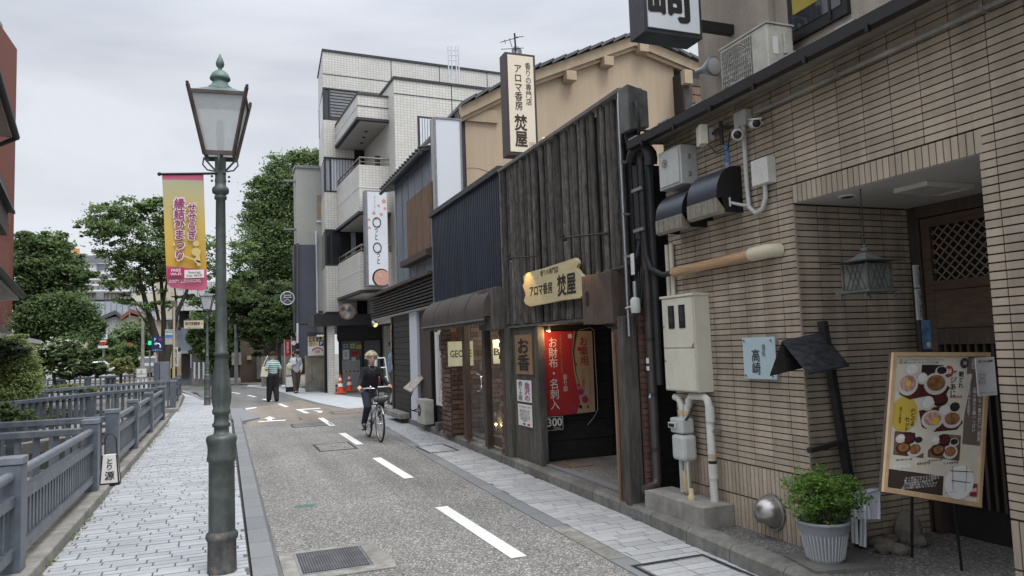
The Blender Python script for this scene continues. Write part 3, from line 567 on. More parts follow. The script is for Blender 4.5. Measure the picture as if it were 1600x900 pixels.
# ================================================================== STREET LAMPS
def street_lamp(label):
    t = thing('street_lamp', label, 'street lamp', (0, 0, 0), 'green bronze street lamps')
    YL = 5.67; pp = G(347, 893, .1); sc_ = (pp-EYEP).dot(f0)
    def zz(py): return (AT(345, py, pp.y).z-.1)
    def rr_(px_): return px_*sc_/FPX*.98
    prof = [(893, 22.3), (882, 22), (845, 21.5), (841, 24), (837, 24.8), (833, 24), (829, 20.2), (760, 19.8), (722, 19.6), (719, 22), (715, 22.5), (711, 21.5), (700, 21), (692, 22.5), (686, 23.8), (681, 22.5), (678, 14), (676, 11.5), (668, 11.3), (666, 14), (662, 14), (659, 11.4), (648, 11.2), (646, 13.8), (641, 14.2), (638, 12.5), (628, 13.9), (615, 14.4), (600, 13.4), (580, 11.3), (562, 9.8), (557, 9.6), (555, 11.6), (551, 11.8), (549, 9.4), (500, 9), (400, 8.2), (313, 7.4), (311, 9.7), (307, 9.7), (305, 7.8), (302, 12.6), (298, 13.4), (294, 12.6), (291, 9), (286, 8.4), (283, 9.2), (279, 8.4), (276, 8.4), (250, 8)]
    lo = [(rr_(w_), zz(y)) for y, w_ in prof if y >= 829]; md = [(rr_(w_), zz(y)) for y, w_ in prof if y <= 829]
    MB().lathe(lo, seg=28).build('base', m_rust, t); MB().lathe(md, seg=28).build('column', m_green, t)
    fl = MB()   # raised leaf flutes on the baluster and top of base
    for i in range(10):
        a = i*math.pi/5; ca, sa = math.cos(a), math.sin(a)
        fl.tube([((rr_(q)-.001)*ca, (rr_(q)-.001)*sa, zz(y)) for y, q in ((634, 13.1), (622, 14.4), (610, 14.4), (595, 13), (578, 11.2), (563, 10))], [.003, .006, .006, .005, .004, .002], 6)
    fl.build('fluting', m_green, t)
    rz = R(-5); cz_, sz_ = math.cos(rz), math.sin(rz)
    def q(h, z, k): 
        x, y = ((-h, -h), (h, -h), (h, h), (-h, h))[k]; return Vector((x*cz_-y*sz_, x*sz_+y*cz_, z))
    zb, zt = zz(246), zz(158); hb, ht = .092, .178
    gl_ = MB(); fr_ = MB()
    gl_ = [MB().add([q(hb, zb+.02, k), q(hb, zb+.02, (k+1) % 4), q(ht, zt, (k+1) % 4), q(ht, zt, k)], [(0, 1, 2, 3)]) for k in range(4)]
    for x in gl_: x.build('glass_pane', m_frost, t)
    for k in range(4):
        fr_.beam(q(hb+.005, zb-.005, k), q(ht+.018, zt+.05, k), .02, .02)
        fr_.beam(q(hb+.004, zb+.01, k), q(hb+.004, zb+.01, (k+1) % 4), .018, .03)
        fr_.beam(q(ht+.005, zt+.006, k), q(ht+.005, zt+.006, (k+1) % 4), .014, .022)
        fr_.ball(q(ht+.02, zt+.06, k), .012, 6, 4)
    fr_.build('lantern_frame', m_copperd, t)
    rf = MB(); P1 = [q(ht+.012, zt+.018, k) for k in range(4)]; P2 = [q(.085, zz(142.5), k) for k in range(4)]; Pm = [q(.14, zt+.04, k) for k in range(4)]
    rf.add(P1+Pm+P2, [(k, (k+1) % 4, 4+(k+1) % 4, 4+k) for k in range(4)]+[(4+k, 4+(k+1) % 4, 8+(k+1) % 4, 8+k) for k in range(4)]+[(3, 2, 1, 0)]); rf.build('lantern_roof', m_verd, t)
    fin = [(q_/218, zz(y_)) for q_, y_ in ((21, 143.5), (20, 140), (18, 137), (14, 134), (12, 130), (10, 127), (14.5, 125.5), (15.8, 124), (15, 121), (12.5, 116), (8, 112), (3.2, 110), (2.8, 107), (5.6, 104), (6.5, 100.5), (6, 97), (4, 92), (1.8, 88), (.9, 85), (.02, 84))]
    MB().lathe(fin, seg=20).build('finial', m_verd, t)
    MB().tube([(0, 0, zb), (0, 0, zb+.07)], .02, 10).build('lamp_holder', m_green, t)
    MB().lathe([(.0001, zb+.28), (.024, zb+.27), (.029, zb+.2), (.025, zb+.1), (.02, zb+.07)], seg=12).build('bulb', mat('grey bulb', (.3, .3, .29), .4), t)
    st = MB().box(-.038, .038, -.038, .038, zz(272), zz(247)); 
    for sx in (-1, 1):
        for ang in (rz, rz+math.pi/2):
            ca, sa = math.cos(ang)*sx, math.sin(ang)*sx
            W_ = lambda r_, z_: (r_*ca, r_*sa, z_)
            st.beam(W_(.03, zz(268)), W_(.115, zz(247)), .012, .012)
            st.tube([W_(.04, zz(268)), W_(.09, zz(266)), W_(.12, zz(258)), W_(.115, zz(250)), W_(.085, zz(246)), W_(.075, zz(250))], .006, 6)
        for z0 in (283, 276): st.tube([(sx*.05, -.0, zz(z0)), (sx*.066, 0, zz(z0))], .008, 6)
    st.build('bracket', m_green, t); return t
lp = G(347, 893, .1); lamp1 = street_lamp('tall green street lamp in the left foreground with frosted lantern and peeling base')
proto_kids = lamp1
lp2 = G(324, 633, .1)
copy_tree(lamp1, (lp2.x, lp2.y, .1), 'smaller looking second green street lamp farther along the pavement, behind the banner')
lamp1.location = (lp.x, lp.y, .1)
# banner hung from the near lamp
by = lp.y-.02
bt = thing('street_banner', 'pink and yellow vertical festival banner hanging from near street lamp', 'banner', (lp.x-.3, by, 1.9))
B_ = lambda a, b: AT(a, b, by)
MB().tube([B_(249, 272), B_(345, 271)], .009, 8).ball(B_(249, 272), .014, 8, 6).build('pole', m_black, bt)
tl, tr_, br_, bl = B_(253, 270), B_(318, 271), B_(324, 455), B_(261, 449)
def BP(u, v): 
    a = tl.lerp(tr_, u); b = bl.lerp(br_, u); p = a.lerp(b, v); p = p.copy(); p.y += .012*math.sin(v*7+u*2)*v-.02*u*0; return p
def banner_part(name, v0, v1, m, rnd=False):
    mb = MB(); nu, nv = 10, 16; V = []
    for j in range(nv+1):
        for i in range(nu+1):
            u = i/nu; v = v0+(v1-v0)*j/nv
            if rnd and v > .93:
                k = (v-.93)/.07; ins = (1-math.sqrt(max(0, 1-k*k)))*.13; u = ins+u*(1-2*ins)
            V.append(BP(u, v))
    mb.add(V, [(j*(nu+1)+i, (j+1)*(nu+1)+i, (j+1)*(nu+1)+i+1, j*(nu+1)+i+1) for j in range(nv) for i in range(nu)], True); mb.build(name, m, bt)
m_bgrad = bpy.data.materials.new('yellow banner print'); m_bgrad.use_nodes = True; _n = m_bgrad.node_tree.nodes; _l = m_bgrad.node_tree.links
_t = _n.new('ShaderNodeTexCoord'); _sp = _n.new('ShaderNodeSeparateXYZ'); _l.new(_t.outputs['Object'], _sp.inputs[0]); _m = _n.new('ShaderNodeMapRange'); _m.inputs['From Min'].default_value = B_(290, 430).z; _m.inputs['From Max'].default_value = B_(290, 285).z; _l.new(_sp.outputs['Z'], _m.inputs['Value'])
_r = _n.new('ShaderNodeValToRGB'); _l.new(_m.outputs[0], _r.inputs['Fac']); _r.color_ramp.elements[0].color = (.6, .34, .035, 1); _r.color_ramp.elements[1].color = (.44, .43, .27, 1); _e = _r.color_ramp.elements.new(.55); _e.color = (.55, .4, .1, 1)
_l.new(_r.outputs[0], _n['Principled BSDF'].inputs['Base Color']); _n['Principled BSDF'].inputs['Roughness'].default_value = .75
m_pink = mat('pink banner print', (.52, .115, .2), .7, var=.05); m_pinkd = mat('deep pink print', (.42, .03, .11), .7, var=.05); m_plum = mat('plum lettering', (.3, .025, .14), .7, var=.04); m_pale = mat('pale pink lettering outline', (.72, .6, .62), .7, var=.02); m_pyel = mat('pale yellow print', (.6, .47, .19), .7, var=.03)
banner_part('pink_header', 0, .06, m_pink); banner_part('printed_field', .06, .815, m_bgrad); banner_part('pink_footer', .815, 1, m_pink, True)
bx = (tr_-tl).normalized(); bup = Vector((0, 0, 1))
def bl_txt(s, u, v, w_, h_, bold=.02, outline=True, m=None, fit=True):
    c = BP(u, v); c = Vector((c.x, by-.022, c.z)); 
    if outline: text(s, c, bx, bup, w_*1.12, h_*1.03, m_pale, bt, bold=bold+.07, lift=0)
    text(s, c, bx, bup, w_, h_, m or m_plum, bt, bold=bold, lift=.003)
bw = (tr_-tl).length; bh = (tl-bl).length
bl_txt(vt('縁結びまつり'), .37, .49, bw*.25, bh*.535, .03)
bl_txt(vt('せせらぎ'), .68, .42, bw*.2, bh*.315, .03)
bl_txt('FREE\nWi-Fi', .235, .865, bw*.25, bh*.055, .03, False, m_whiteink)
fp_ = MB(); c = BP(.69, .865); flat(fp_, (c.x, by-.022, c.z), bx, bup, bw*.47, bh*.07, 0); fp_.build('printed_box', m_paper, bt)
fp_ = MB(); c = BP(.235, .865); flat(fp_, (c.x, by-.018, c.z), bx, bup, bw*.38, bh*.07, 0); fp_.build('printed_box', m_pinkd, bt)
bl_txt('Seseragi\nfree Wi-Fi', .69, .865, bw*.37, bh*.05, 0, False, m_ink)
bl_txt('SSID : Seseragi\nPW : password', .45, .935, bw*.75, bh*.03, 0, False, m_whiteink)
sil = MB(); c = BP(.75, .7)
for dx, dz, r_ in ((0, .12, .022), (0, .06, .03), (.005, .0, .02)): sil.lathe([(.0001, 0), (r_, .0005)], (c.x+dx, by-.019, c.z+dz-.04), 14, 'y')
sil.beam((c.x-.1, by-.019, c.z-.0), (c.x+.03, by-.019, c.z-.055), .002, .012).beam((c.x+.01, by-.019, c.z-.0), (c.x+.02, by-.019, c.z-.08), .002, .025); sil.build('printed_motif', m_pyel, bt)
# ================================================================== TILED RESTAURANT BUILDING (right)
XB = 3.8; YR0, YR1 = 2.72, 4.12; YL = 5.73; ZO = 2.546; XR = 4.9
rb = thing('restaurant_building', 'brown tiled restaurant building with a recessed entrance on the right', 'building', (XB, 3.5, .1))
w = MB(); e = .012
w.box(XB+e, XB+.35, 1.0, YR0-e, 0, 3.45); w.box(XB+e, 6.5, YR1+e, YL, 0, 3.45); w.box(XB+e, 6.5, YR0-e, YR1+e, ZO+.02, 3.45); w.box(XR+.12, 6.5, 1.0, YR0-e, 0, 3.5)
w.build('wall', m_grout, rb)
MB().box(XB+.02, XR+.1, YR0-.3, YR1, ZO, ZO+.018).build('ceiling', m_soffit, rb)
th = .02
items = []
def wall_rows(z0, z1, y0, y1, row=.046, mod=.207):
    z = z0
    while z < z1-.01:
        y = YL
        while y > y0+.01:
            a = max(y-mod, y0)
            if y <= y1+.001 or a < y1:
                hi = min(y, y1)
                if hi-a > .02: items.append(((XB+th/2+random.uniform(-.001, .001), (a+hi)/2, z+row/2), (th, hi-a-.006, row-.0085), 0))
            y -= mod
        z += row
def soldier(z0, z1, y0, y1):
    y = y1
    while y > y0+.02: items.append(((XB+th/2-.001, y-.023, (z0+z1)/2), (th, .0385, z1-z0-.007), 0)); y -= .046
wall_rows(.615, ZO, YR1, YL); wall_rows(.615, ZO, 1.0, YR0)
wall_rows(ZO+.14, 3.44, 1.0, YL)
soldier(.36, .61, YR1, YL); soldier(.1, .355, YR1, YL); soldier(.36, .61, 1.0, YR0); soldier(.1, .355, 1.0, YR0)
soldier(ZO, ZO+.135, YR0-.0, YR1); wall_rows(ZO, ZO+.14, YR1, YL); wall_rows(ZO, ZO+.14, 1.0, YR0)
side = []
z = .1
while z < ZO-.02:
    x = XB+.002; k = 0
    while x < XR:
        b = min(x+.207, XR)
        side.append((((x+b)/2, YR1+.0055, z+.023), (b-x-.006, .013, .0375), 0)); x += .207
    z += .046
items += side
pieces(rb, 'tile', items, m_tile, 300, minpx=10)
# entrance door wall at the back of the recess
dw = thing('entrance_doors', 'dark wooden lattice sliding doors inside the tiled entrance', 'door', (XR+.05, 3.3, .1))
MB().box(XR+.08, XR+.12, 1.2, YR1, .1, ZO).build('dark_panel', m_dark, dw)
MB().box(XR, XR+.08, YR1-.09, YR1-.002, .1, ZO).build('door_post', m_wooddk, dw)
m_dframe = mat('worn door frame wood', (.105, .072, .05), .6, var=.3, scale=6, stretch=(4, 1, 6), dirt=(.09, .05, .035), dscale=2, damt=.7)
MB().box(XR+.005, XR+.07, 1.4, YR1-.09, ZO-.09, ZO-.001).build('lintel', m_wooddk, dw)
fr = MB(); fr.box(XR+.01, XR+.06, YR1-.17, YR1-.1, 1.2, ZO-.1); fr.box(XR+.01, XR+.06, 1.4, YR1-.17, ZO-.17, ZO-.1); fr.box(XR+.01, XR+.06, 1.4, YR1-.17, 1.9, 1.97); fr.build('transom_frame', m_dframe, dw)
la = MB()
for i in range(-8, 34):
    for s in (-1, 1):
        y0_ = 4.0-i*.075; ts_ = [t_ for t_ in np.linspace(0, 1, 41) if 1.42 < y0_-s*.42*t_ < 3.945]
        if len(ts_) > 2: la.beam((XR+.03, y0_-s*.42*ts_[0], 1.97+.406*ts_[0]), (XR+.03, y0_-s*.42*ts_[-1], 1.97+.406*ts_[-1]), .008, .008, up=(1, 0, 0))
la.box(XR+.025, XR+.035, 3.32, 3.34, 1.97, ZO-.17)
la.build('lattice', mat('pale lattice wood', (.28, .21, .16), .7, var=.2), dw, kind='stuff')
MB().box(XR+.015, XR+.05, 1.4, YR1-.16, 1.62, 1.895).build('upper_board', m_dframe, dw); MB().box(XR+.012, XR+.055, 1.4, YR1-.16, 1.5, 1.615).build('mid_board', m_wooddk, dw)
sl = MB()
for i in range(34): sl.box(XR+.03, XR+.05, 3.9-i*.06, 3.915-i*.06, .35, 1.5)
for i in range(34):
    if i < 24: MB().box(XR+.03, XR+.052, 3.9-i*.06, 3.918-i*.06, .35, 1.5).build('slat', m_wooddk, dw)
# narrow vertical sign plates by the door
for (a, b, c_, d_, s, lab) in ((1428, 413, 1444, 499, '酒処高崎', 'upper narrow white vertical sign plate beside the lattice doors'), (1431, 450, 1446, 500, '北陸の味', 'lower narrow white vertical sign plate beside the lattice doors')):
    pass
def plate(px0, py0, px1, py1, Y, s, lab, m=m_paper, ink=m_ink, cat='sign', bold=.02, name='sign_plate'):
    a = AT(px0, py0, Y); b = AT(px1, py1, Y); w_ = abs(b.x-a.x); h_ = abs(a.z-b.z); c = (a+b)/2
    t = thing(name, lab, cat, (c.x, Y, c.z)); MB().box(c.x-w_/2, c.x+w_/2, Y, Y+.015, c.z-h_/2, c.z+h_/2).build('board', m, t)
    if s: text(s, (c.x, Y, c.z), FYR, FYU, w_*.55, h_*.86, ink, t, bold=bold)
    return t, c, w_, h_
plate(1428, 414, 1444, 449, 4.05, vt('本日営業中'), 'upper narrow white sign plate beside the lattice doors', bold=0)
plate(1431, 451, 1447, 500, 4.05, vt('四季の御料理'), 'lower narrow white sign plate beside the lattice doors', bold=0)
pp, c, w_, h_ = plate(1436, 500, 1472, 549, 4.0, '', 'small framed poster with blue sky picture above the food board', m_frame and m_copperd, cat='poster', name='small_poster')
q = MB(); flat(q, (c.x-w_*.1, 4.0, c.z+.01), FYR, FYU, w_*.66, h_*.9); q.build('picture', mat('blue sky print', (.12, .25, .42), .5, var=.5, scale=14), pp)
q = MB(); flat(q, (c.x+w_*.34, 4.0, c.z), FYR, FYU, w_*.22, h_*.9); q.build('red_strip', m_maroon, pp)
q = MB(); q.lathe([(.0001, 0), (.022, .001)], (c.x-w_*.15, 3.996, c.z-.065), 12, 'y'); q.build('printed_ball', m_whiteink, pp)
text(vt('初夏の味'), (c.x+w_*.34, 4.0, c.z), FYR, FYU, w_*.12, h_*.7, m_whiteink, pp, bold=0, lift=.005)
# ceiling fittings
t = thing('ceiling_hatch', 'pale slatted ceiling vent over the entrance', 'vent', (4.3, 3.5, ZO-.03))
f = MB(); f.box(4.12, 4.55, 3.3, 3.32, ZO-.03, ZO-.001).box(4.12, 4.55, 3.53, 3.55, ZO-.03, ZO-.001).box(4.12, 4.14, 3.32, 3.53, ZO-.03, ZO-.001).box(4.53, 4.55, 3.32, 3.53, ZO-.03, ZO-.001); f.build('frame', m_white2, t)
for i in range(5): MB().box(4.15, 4.52, 3.34+i*.04, 3.352+i*.04, ZO-.025, ZO-.005).build('slat', m_white2, t)
t = thing('downlight', 'small round recessed ceiling light over the entrance', 'light', (4.05, 3.75, ZO)); MB().lathe([(.06, -.012), (.062, -.001)], (3.98, 3.8, ZO), 16).build('ring', m_white2, t); MB().lathe([(.0001, -.014), (.045, -.0125)], (3.98, 3.8, ZO), 16).build('lens', m_dark, t)
# hanging bronze lantern
hl = thing('hanging_lantern', 'grey bronze square lantern with a curved roof hanging in the entrance', 'lantern', (3.9, 3.6, 2.0))
cx_, cy_ = 3.885, 3.6; m_br = mat('grey aged bronze', (.12, .125, .115), .6, metal=.3, var=.3, scale=14)
MB().tube([(cx_, cy_, ZO), (cx_, cy_, 2.16)], .004, 6).build('chain', m_black, hl)
MB().ball((cx_, cy_, 2.14), (.028, .028, .022), 10, 8).ball((cx_, cy_, 2.165), .013, 8, 6).build('knob', m_br, hl)
rf = MB(); hs = .175
ring = lambda h, z, k=1: [(cx_-h, cy_-h*k, z), (cx_+h, cy_-h*k, z), (cx_+h, cy_+h*k, z), (cx_-h, cy_+h*k, z)]
lv = [ring(hs, 2.045), ring(.115, 2.06), ring(.06, 2.09), ring(.02, 2.125)]; V = [p for r_ in lv for p in r_]
for i in (0, 1, 2, 3): V[i] = (V[i][0], V[i][1], 2.062)
rf.add(V, [(4*j+k, 4*j+(k+1) % 4, 4*j+4+(k+1) % 4, 4*j+4+k) for j in range(3) for k in range(4)]+[(3, 2, 1, 0), (12, 13, 14, 15)]); rf.build('roof', m_br, hl)
MB().box(cx_-.095, cx_+.095, cy_-.095, cy_+.095, 1.885, 2.045).build('glass_body', mat('dull lantern glass', (.15, .155, .145), .5, var=.2, scale=10), hl)
f = MB()
for sx in (-1, 1):
    for sy in (-1, 1): f.box(cx_+sx*.1-.007, cx_+sx*.1+.007, cy_+sy*.1-.007, cy_+sy*.1+.007, 1.88, 2.05)
for i in range(-5, 6):
    for s in (-1, 1):
        x0 = cx_+i*.038; x1 = x0+s*.07
        if abs(x0-cx_) < .1 and abs(x1-cx_) < .1: f.beam((x0, cy_-.1, 1.885), (x1, cy_-.1, 2.045), .004, .004, up=(0, 1, 0)); f.beam((cx_+.1, cy_+x0-cx_, 1.885), (cx_+.1, cy_+x1-cx_, 2.045), .004, .004, up=(1, 0, 0)); f.beam((cx_-.1, cy_+x0-cx_, 1.885), (cx_-.1, cy_+x1-cx_, 2.045), .004, .004, up=(1, 0, 0))
f.box(cx_-.135, cx_+.135, cy_-.135, cy_+.135, 1.862, 1.88); f.build('lattice_frame', m_br, hl)
f = MB()
for sx in (-1, 1):
    for sy in (-1, 1): f.tube([(cx_+sx*.1, cy_+sy*.1, 1.865), (cx_+sx*.13, cy_+sy*.1, 1.845), (cx_+sx*.125, cy_+sy*.1, 1.825)], .006, 6)
f.build('feet', m_br, hl)
# eave, gutter, conduit
ev = MB().prism([(3.56, 1, 3.4), (XB+.02, 1, 3.45), (XB+.02, 1, 3.47), (3.56, 1, 3.42)], (0, YL-.9, 0)); ev.build('eave_soffit', mat('dusty soffit', (.23, .215, .18), .9, var=.15, scale=4), rb)
MB().prism([(3.5, 1, 3.385), (3.56, 1, 3.38), (3.58, 1, 3.455), (3.5, 1, 3.46)], (0, YL-.85, 0)).build('gutter', m_black, rb)
ro = MB().prism([(3.5, 1, 3.462), (4.05, 1, 3.5), (4.05, 1, 3.471), (3.59, 1, 3.44)], (0, YL-.85, 0)); ro.build('eave_roof', m_coped, rb)
for i in range(9): MB().box(3.49, 3.52, 1.6+i*.5, 1.62+i*.5, 3.355, 3.4).build('gutter_bracket', m_black, rb)
for i in range(10): MB().box(3.5, 3.52, 1.2+i*.5, 1.35+i*.5, 3.464, 3.476).build('roof_clip', m_steel, rb)
cd = thing('conduit_pipe', 'long beige conduit running under the eave to the camera box', 'pipe', (3.75, 4.5, 3.3))
MB().tube([(3.76, 1.0, 3.3), (3.76, 4.42, 3.3)], .017, 8).build('pipe', m_conc, cd)
for y in (1.7, 2.6, 3.6): MB().box(3.74, XB, y-.01, y+.01, 3.28, 3.322).build('clip', m_conc, cd)
# upper storey: rough stucco set back
us = thing('upper_storey', 'taupe stucco upper storey above the tiled wall with a dark window', 'building', (4.0, 3.5, 3.6))
MB().box(4.02, 7, 1.0, 5.42, 3.5, 7.5).build('wall', m_stucco, us)
MB().box(3.955, 4.02, 4.42, 4.72, 3.58, 7.5).build('pilaster', m_stucco, us); MB().box(3.985, 4.02, 4.72, 5.1, 3.58, 7.5).build('panel_strip', m_stucco, us)
w0 = XP(1236, 66, 4.0); w1 = XP(1326, 10, 4.0)
MB().box(3.985, 4.0195, w1.y, w0.y, w0.z-.02, 5.2).build('window_frame', m_black, us); MB().box(3.98, 3.9845, w1.y+.05, w0.y-.05, w0.z+.06, 5.1).build('glass', m_glassd, us)
MB().box(3.9755, 3.9798, w1.y+.1, w0.y-.06, w0.z+.18, w0.z+.32).build('yellow_board', mat('yellow board', (.3, .24, .04), .6), us)
MB().box(3.975, 3.984, w0.y-.42, w0.y-.4, w0.z, 5.1).build('mullion', m_black, us)
w2 = XP(1413, 2, 4.0); MB().box(3.99, 4.019, w2.y-.5, w2.y, w2.z, 5.2).build('window_frame', m_cope, us); 
# ------------- air conditioner on the eave
ac = thing('air_conditioner', 'weathered white air conditioner outdoor unit standing on the eave', 'air conditioner', (3.7, 4.3, 3.5))
y0, y1 = 4.12, 4.66; z0, z1 = 3.49, 3.88; xf = 3.66
MB().box(xf, xf+.24, y0, y1, z0, z1-.012).build('casing', m_acw, ac, bevel=.012); MB().box(xf-.008, xf+.248, y0-.008, y1+.008, z1-.012, z1).build('top_cover', m_acw, ac)
gr = MB(); yc, zc = y1-.2, (z0+z1)/2-.01; m_mesh = mat('dusty fan mesh', (.2, .2, .18), .7, var=.3, scale=30)
MB().box(xf-.004, xf, yc-.175, yc+.175, zc-.17, zc+.17).build('fan_opening', m_mesh, ac)
for k in (5, 7, 8): gr.tube([(xf-.01, yc+(k*.02)*math.cos(a), zc+(k*.02)*math.sin(a)) for a in np.linspace(0, 2*math.pi, 25)], .003, 4, caps=False)
for k in range(9): gr.tube([(xf-.014, yc-.17, zc-.16+k*.04), (xf-.014, yc+.17, zc-.16+k*.04)], .0025, 4)
for k in range(16): gr.tube([(xf-.012, yc-.17+k*.0227, zc-.17), (xf-.012, yc-.17+k*.0227, zc+.17)], .0016, 4)
gr.build('fan_grille', m_acw, ac)
fb = MB()
for k in range(4): a = k*math.pi/2+.5; fb.add([(xf-.006, yc, zc), (xf-.007, yc+.14*math.cos(a), zc+.14*math.sin(a)), (xf-.006, yc+.14*math.cos(a+.9), zc+.14*math.sin(a+.9))], [(0, 1, 2)])
fb.build('fan_blades', mat('dull blade', (.26, .26, .24), .7), ac)
MB().box(xf+.14, xf+.21, y0-.02, y0, z0+.16, z0+.32).build('valve_cover', m_acw, ac, bevel=.005)
q = MB(); flat(q, (xf+.07, y0, z0+.22), FYR, FYU, .05, .13, .003); q.build('label', m_paper, ac)
ft = MB(); ft.box(xf+.02, xf+.22, y0+.05, y0+.09, 3.465, z0).box(xf+.02, xf+.22, y1-.12, y1-.08, 3.465, z0); ft.build('foot', m_blackm, ac)
MB().tube([(xf+.22, y0-.02, z0+.12), (xf+.24, y0-.07, z0+.07), (xf+.34, y0-.08, z0-.0)], .018, 8).build('hose', m_black, ac)
# ------------- floodlight
fl = thing('floodlight', 'round grey spotlight with glass lens mounted on the stucco wall', 'light', (3.95, 5.1, 3.8))
c = XP(1114, 104, 3.85); d_ = Vector((.12, -.97, -.1)).normalized(); m_gl = mat('grey lamp housing', (.24, .255, .28), .4, metal=.3)
def lathe_dir(mb, prof, c, d, seg=18):
    c = Vector(c); d = Vector(d).normalized(); a = d.cross(Vector((0, 0, 1))).normalized(); b = a.cross(d); V = []
    for r_, h in prof:
        for k in range(seg): t_ = k*2*math.pi/seg; V.append(c+d*h+(a*math.cos(t_)+b*math.sin(t_))*r_)
    mb.add(V, [(i*seg+k, i*seg+(k+1) % seg, (i+1)*seg+(k+1) % seg, (i+1)*seg+k) for i in range(len(prof)-1) for k in range(seg)], True)
    if prof[0][0] > 1e-3: mb.add(V[:seg], [tuple(range(seg))])
    if prof[-1][0] > 1e-3: mb.add(V[-seg:], [tuple(range(seg))])
    return mb
lathe_dir(MB(), [(.025, -.2), (.03, -.12), (.055, -.06), (.08, 0), (.085, .015), (.075, .02)], c, d_).build('housing', m_gl, fl); lathe_dir(MB(), [(.072, .021), (.05, .03), (.0005, .034)], c, d_).build('lens', mat('lamp lens', (.45, .46, .44), .15, spec=.8), fl)
MB().tube([c+d_*-.19, (3.98, 5.15, c.z+.02), (4.02, 5.16, c.z+.02)], .014, 8).build('arm', m_gl, fl)
# ------------- big hanging sign box at top
sg = thing('box_sign', 'black framed white box sign with brush character cut off by the top of the photo', 'sign', (3.3, 4.9, 4.0))
x0, x1, yf, yb, zb = 3.07, 3.61, 4.8, 5.02, 4.02
MB().box(x0, x1, yf, yb, zb, 5.9).build('case', m_coped, sg); MB().box(x0+.03, x1-.03, yf-.012, yf, zb+.035, 5.87).build('face', m_board, sg)
text('高\n崎', ((x0+x1)/2-.03, yf-.012, zb+.52), FYR, FYU, .4, .82, m_ink, sg, bold=.045, res=4)
MB().box(x1, 4.02, 4.87, 4.93, zb+.12, zb+.2).build('arm', m_black, sg)
# ------------- things fixed to the tiled wall
def wbox(name, part, y0, y1, z0, z1, dx, m, lab, cat, bevel=.006, x=XB):
    t = thing(name, lab, cat, (x-dx/2, (y0+y1)/2, z0)); MB().box(x-dx, x, y0, y1, z0, z1).build(part, m, t, bevel=bevel); return t
t = wbox('utility_box', 'casing', 5.22, 5.56, 2.93, 3.27, .17, m_gmeter, 'pale grey steel utility box with a round mark under the eave', 'box')
MB().box(XB-.182, XB-.171, 5.24, 5.54, 2.95, 3.25).build('door', m_gmeter, t, bevel=.003)
MB().tube([(XB-.19, 5.44+.035*math.cos(a), 3.15+.035*math.sin(a)) for a in np.linspace(0, 2*math.pi, 17)], .0025, 4, caps=False).build('emblem', m_ink, t)
text('米', (XB-.184, 5.44, 3.15), FXR, FXU, .045, .045, m_ink, t)
for z in (3.02, 3.17): MB().box(XB-.1, XB-.08, 5.205, 5.22, z-.02, z+.02).build('latch', m_steel, t)
# black exhaust hoods
def hood(y0, y1, z0, z1, lab):
    t = thing('exhaust_hood', lab, 'vent hood', (XB-.1, (y0+y1)/2, z0), 'black curved exhaust hoods on the tiled wall'); dp = .25
    prof = [(XB-.001, z1), (XB-.06, z1)]+[(XB-.06-(dp-.06)*math.sin(a), z0+.15+(z1-z0-.15)*math.cos(a)) for a in np.linspace(.1, math.pi/2, 9)]+[(XB-dp, z0+.13)]
    V = [(x, y0, z) for x, z in prof]+[(x, y1, z) for x, z in prof]; n = len(prof)
    MB().add(V, [(i, i+1, n+i+1, n+i) for i in range(n-1)], True).build('curved_cover', mat('dark blue steel', (.05, .06, .08), .35, metal=.5, var=.12), t)
    for y in (y0, y1):
        mb = MB().add([(x, y, z) for x, z in prof]+[(XB-.16, y, z0+.02), (XB-.001, y, z0+.02)], [tuple(range(n+2))]); mb.build('side_panel', m_black, t)
    MB().prism([(XB-dp-.004, y0, z0+.13), (XB-dp-.004, y0, z0+.02), (XB-dp+.02, y0, z0), (XB-dp+.07, y0, z0+.01), (XB-dp+.05, y0, z0+.13)], (0, y1-y0, 0)).build('filter_lip', mat('dusty lip steel', (.27, .25, .2), .6, metal=.3, var=.2, scale=20), t)
    for i in range(5): yy_ = y0+(y1-y0)*(i+.5)/5; MB().box(XB-dp-.012, XB-dp-.004, yy_-.006, yy_+.006, z0+.02, z0+.125).build('lip_rib', mat('dusty lip steel', 0), t)
hood(4.66, 5.05, 2.56, 2.95, 'black curved exhaust hood nearer the white junction box'); hood(5.13, 5.53, 2.52, 2.88, 'black curved exhaust hood nearer the wooden building')
# handrail-like pipe cover
t = thing('wooden_pipe_cover', 'long tan wrapped pipe with pale end cap slanting across the tiles', 'pipe', (3.72, 5, 2.2))
MB().tube([(3.72, 5.55, 2.2), (3.72, 4.45, 2.225)], .042, 14).build('pipe', m_rail, t)
MB().tube([(3.72, 4.5, 2.225), (3.72, 4.33, 2.23), (3.74, 4.29, 2.23), (3.8, 4.28, 2.23)], [.053, .053, .05, .05], 14).build('end_cap', mat('pale elbow cap', (.55, .5, .36), .5, var=.1), t)
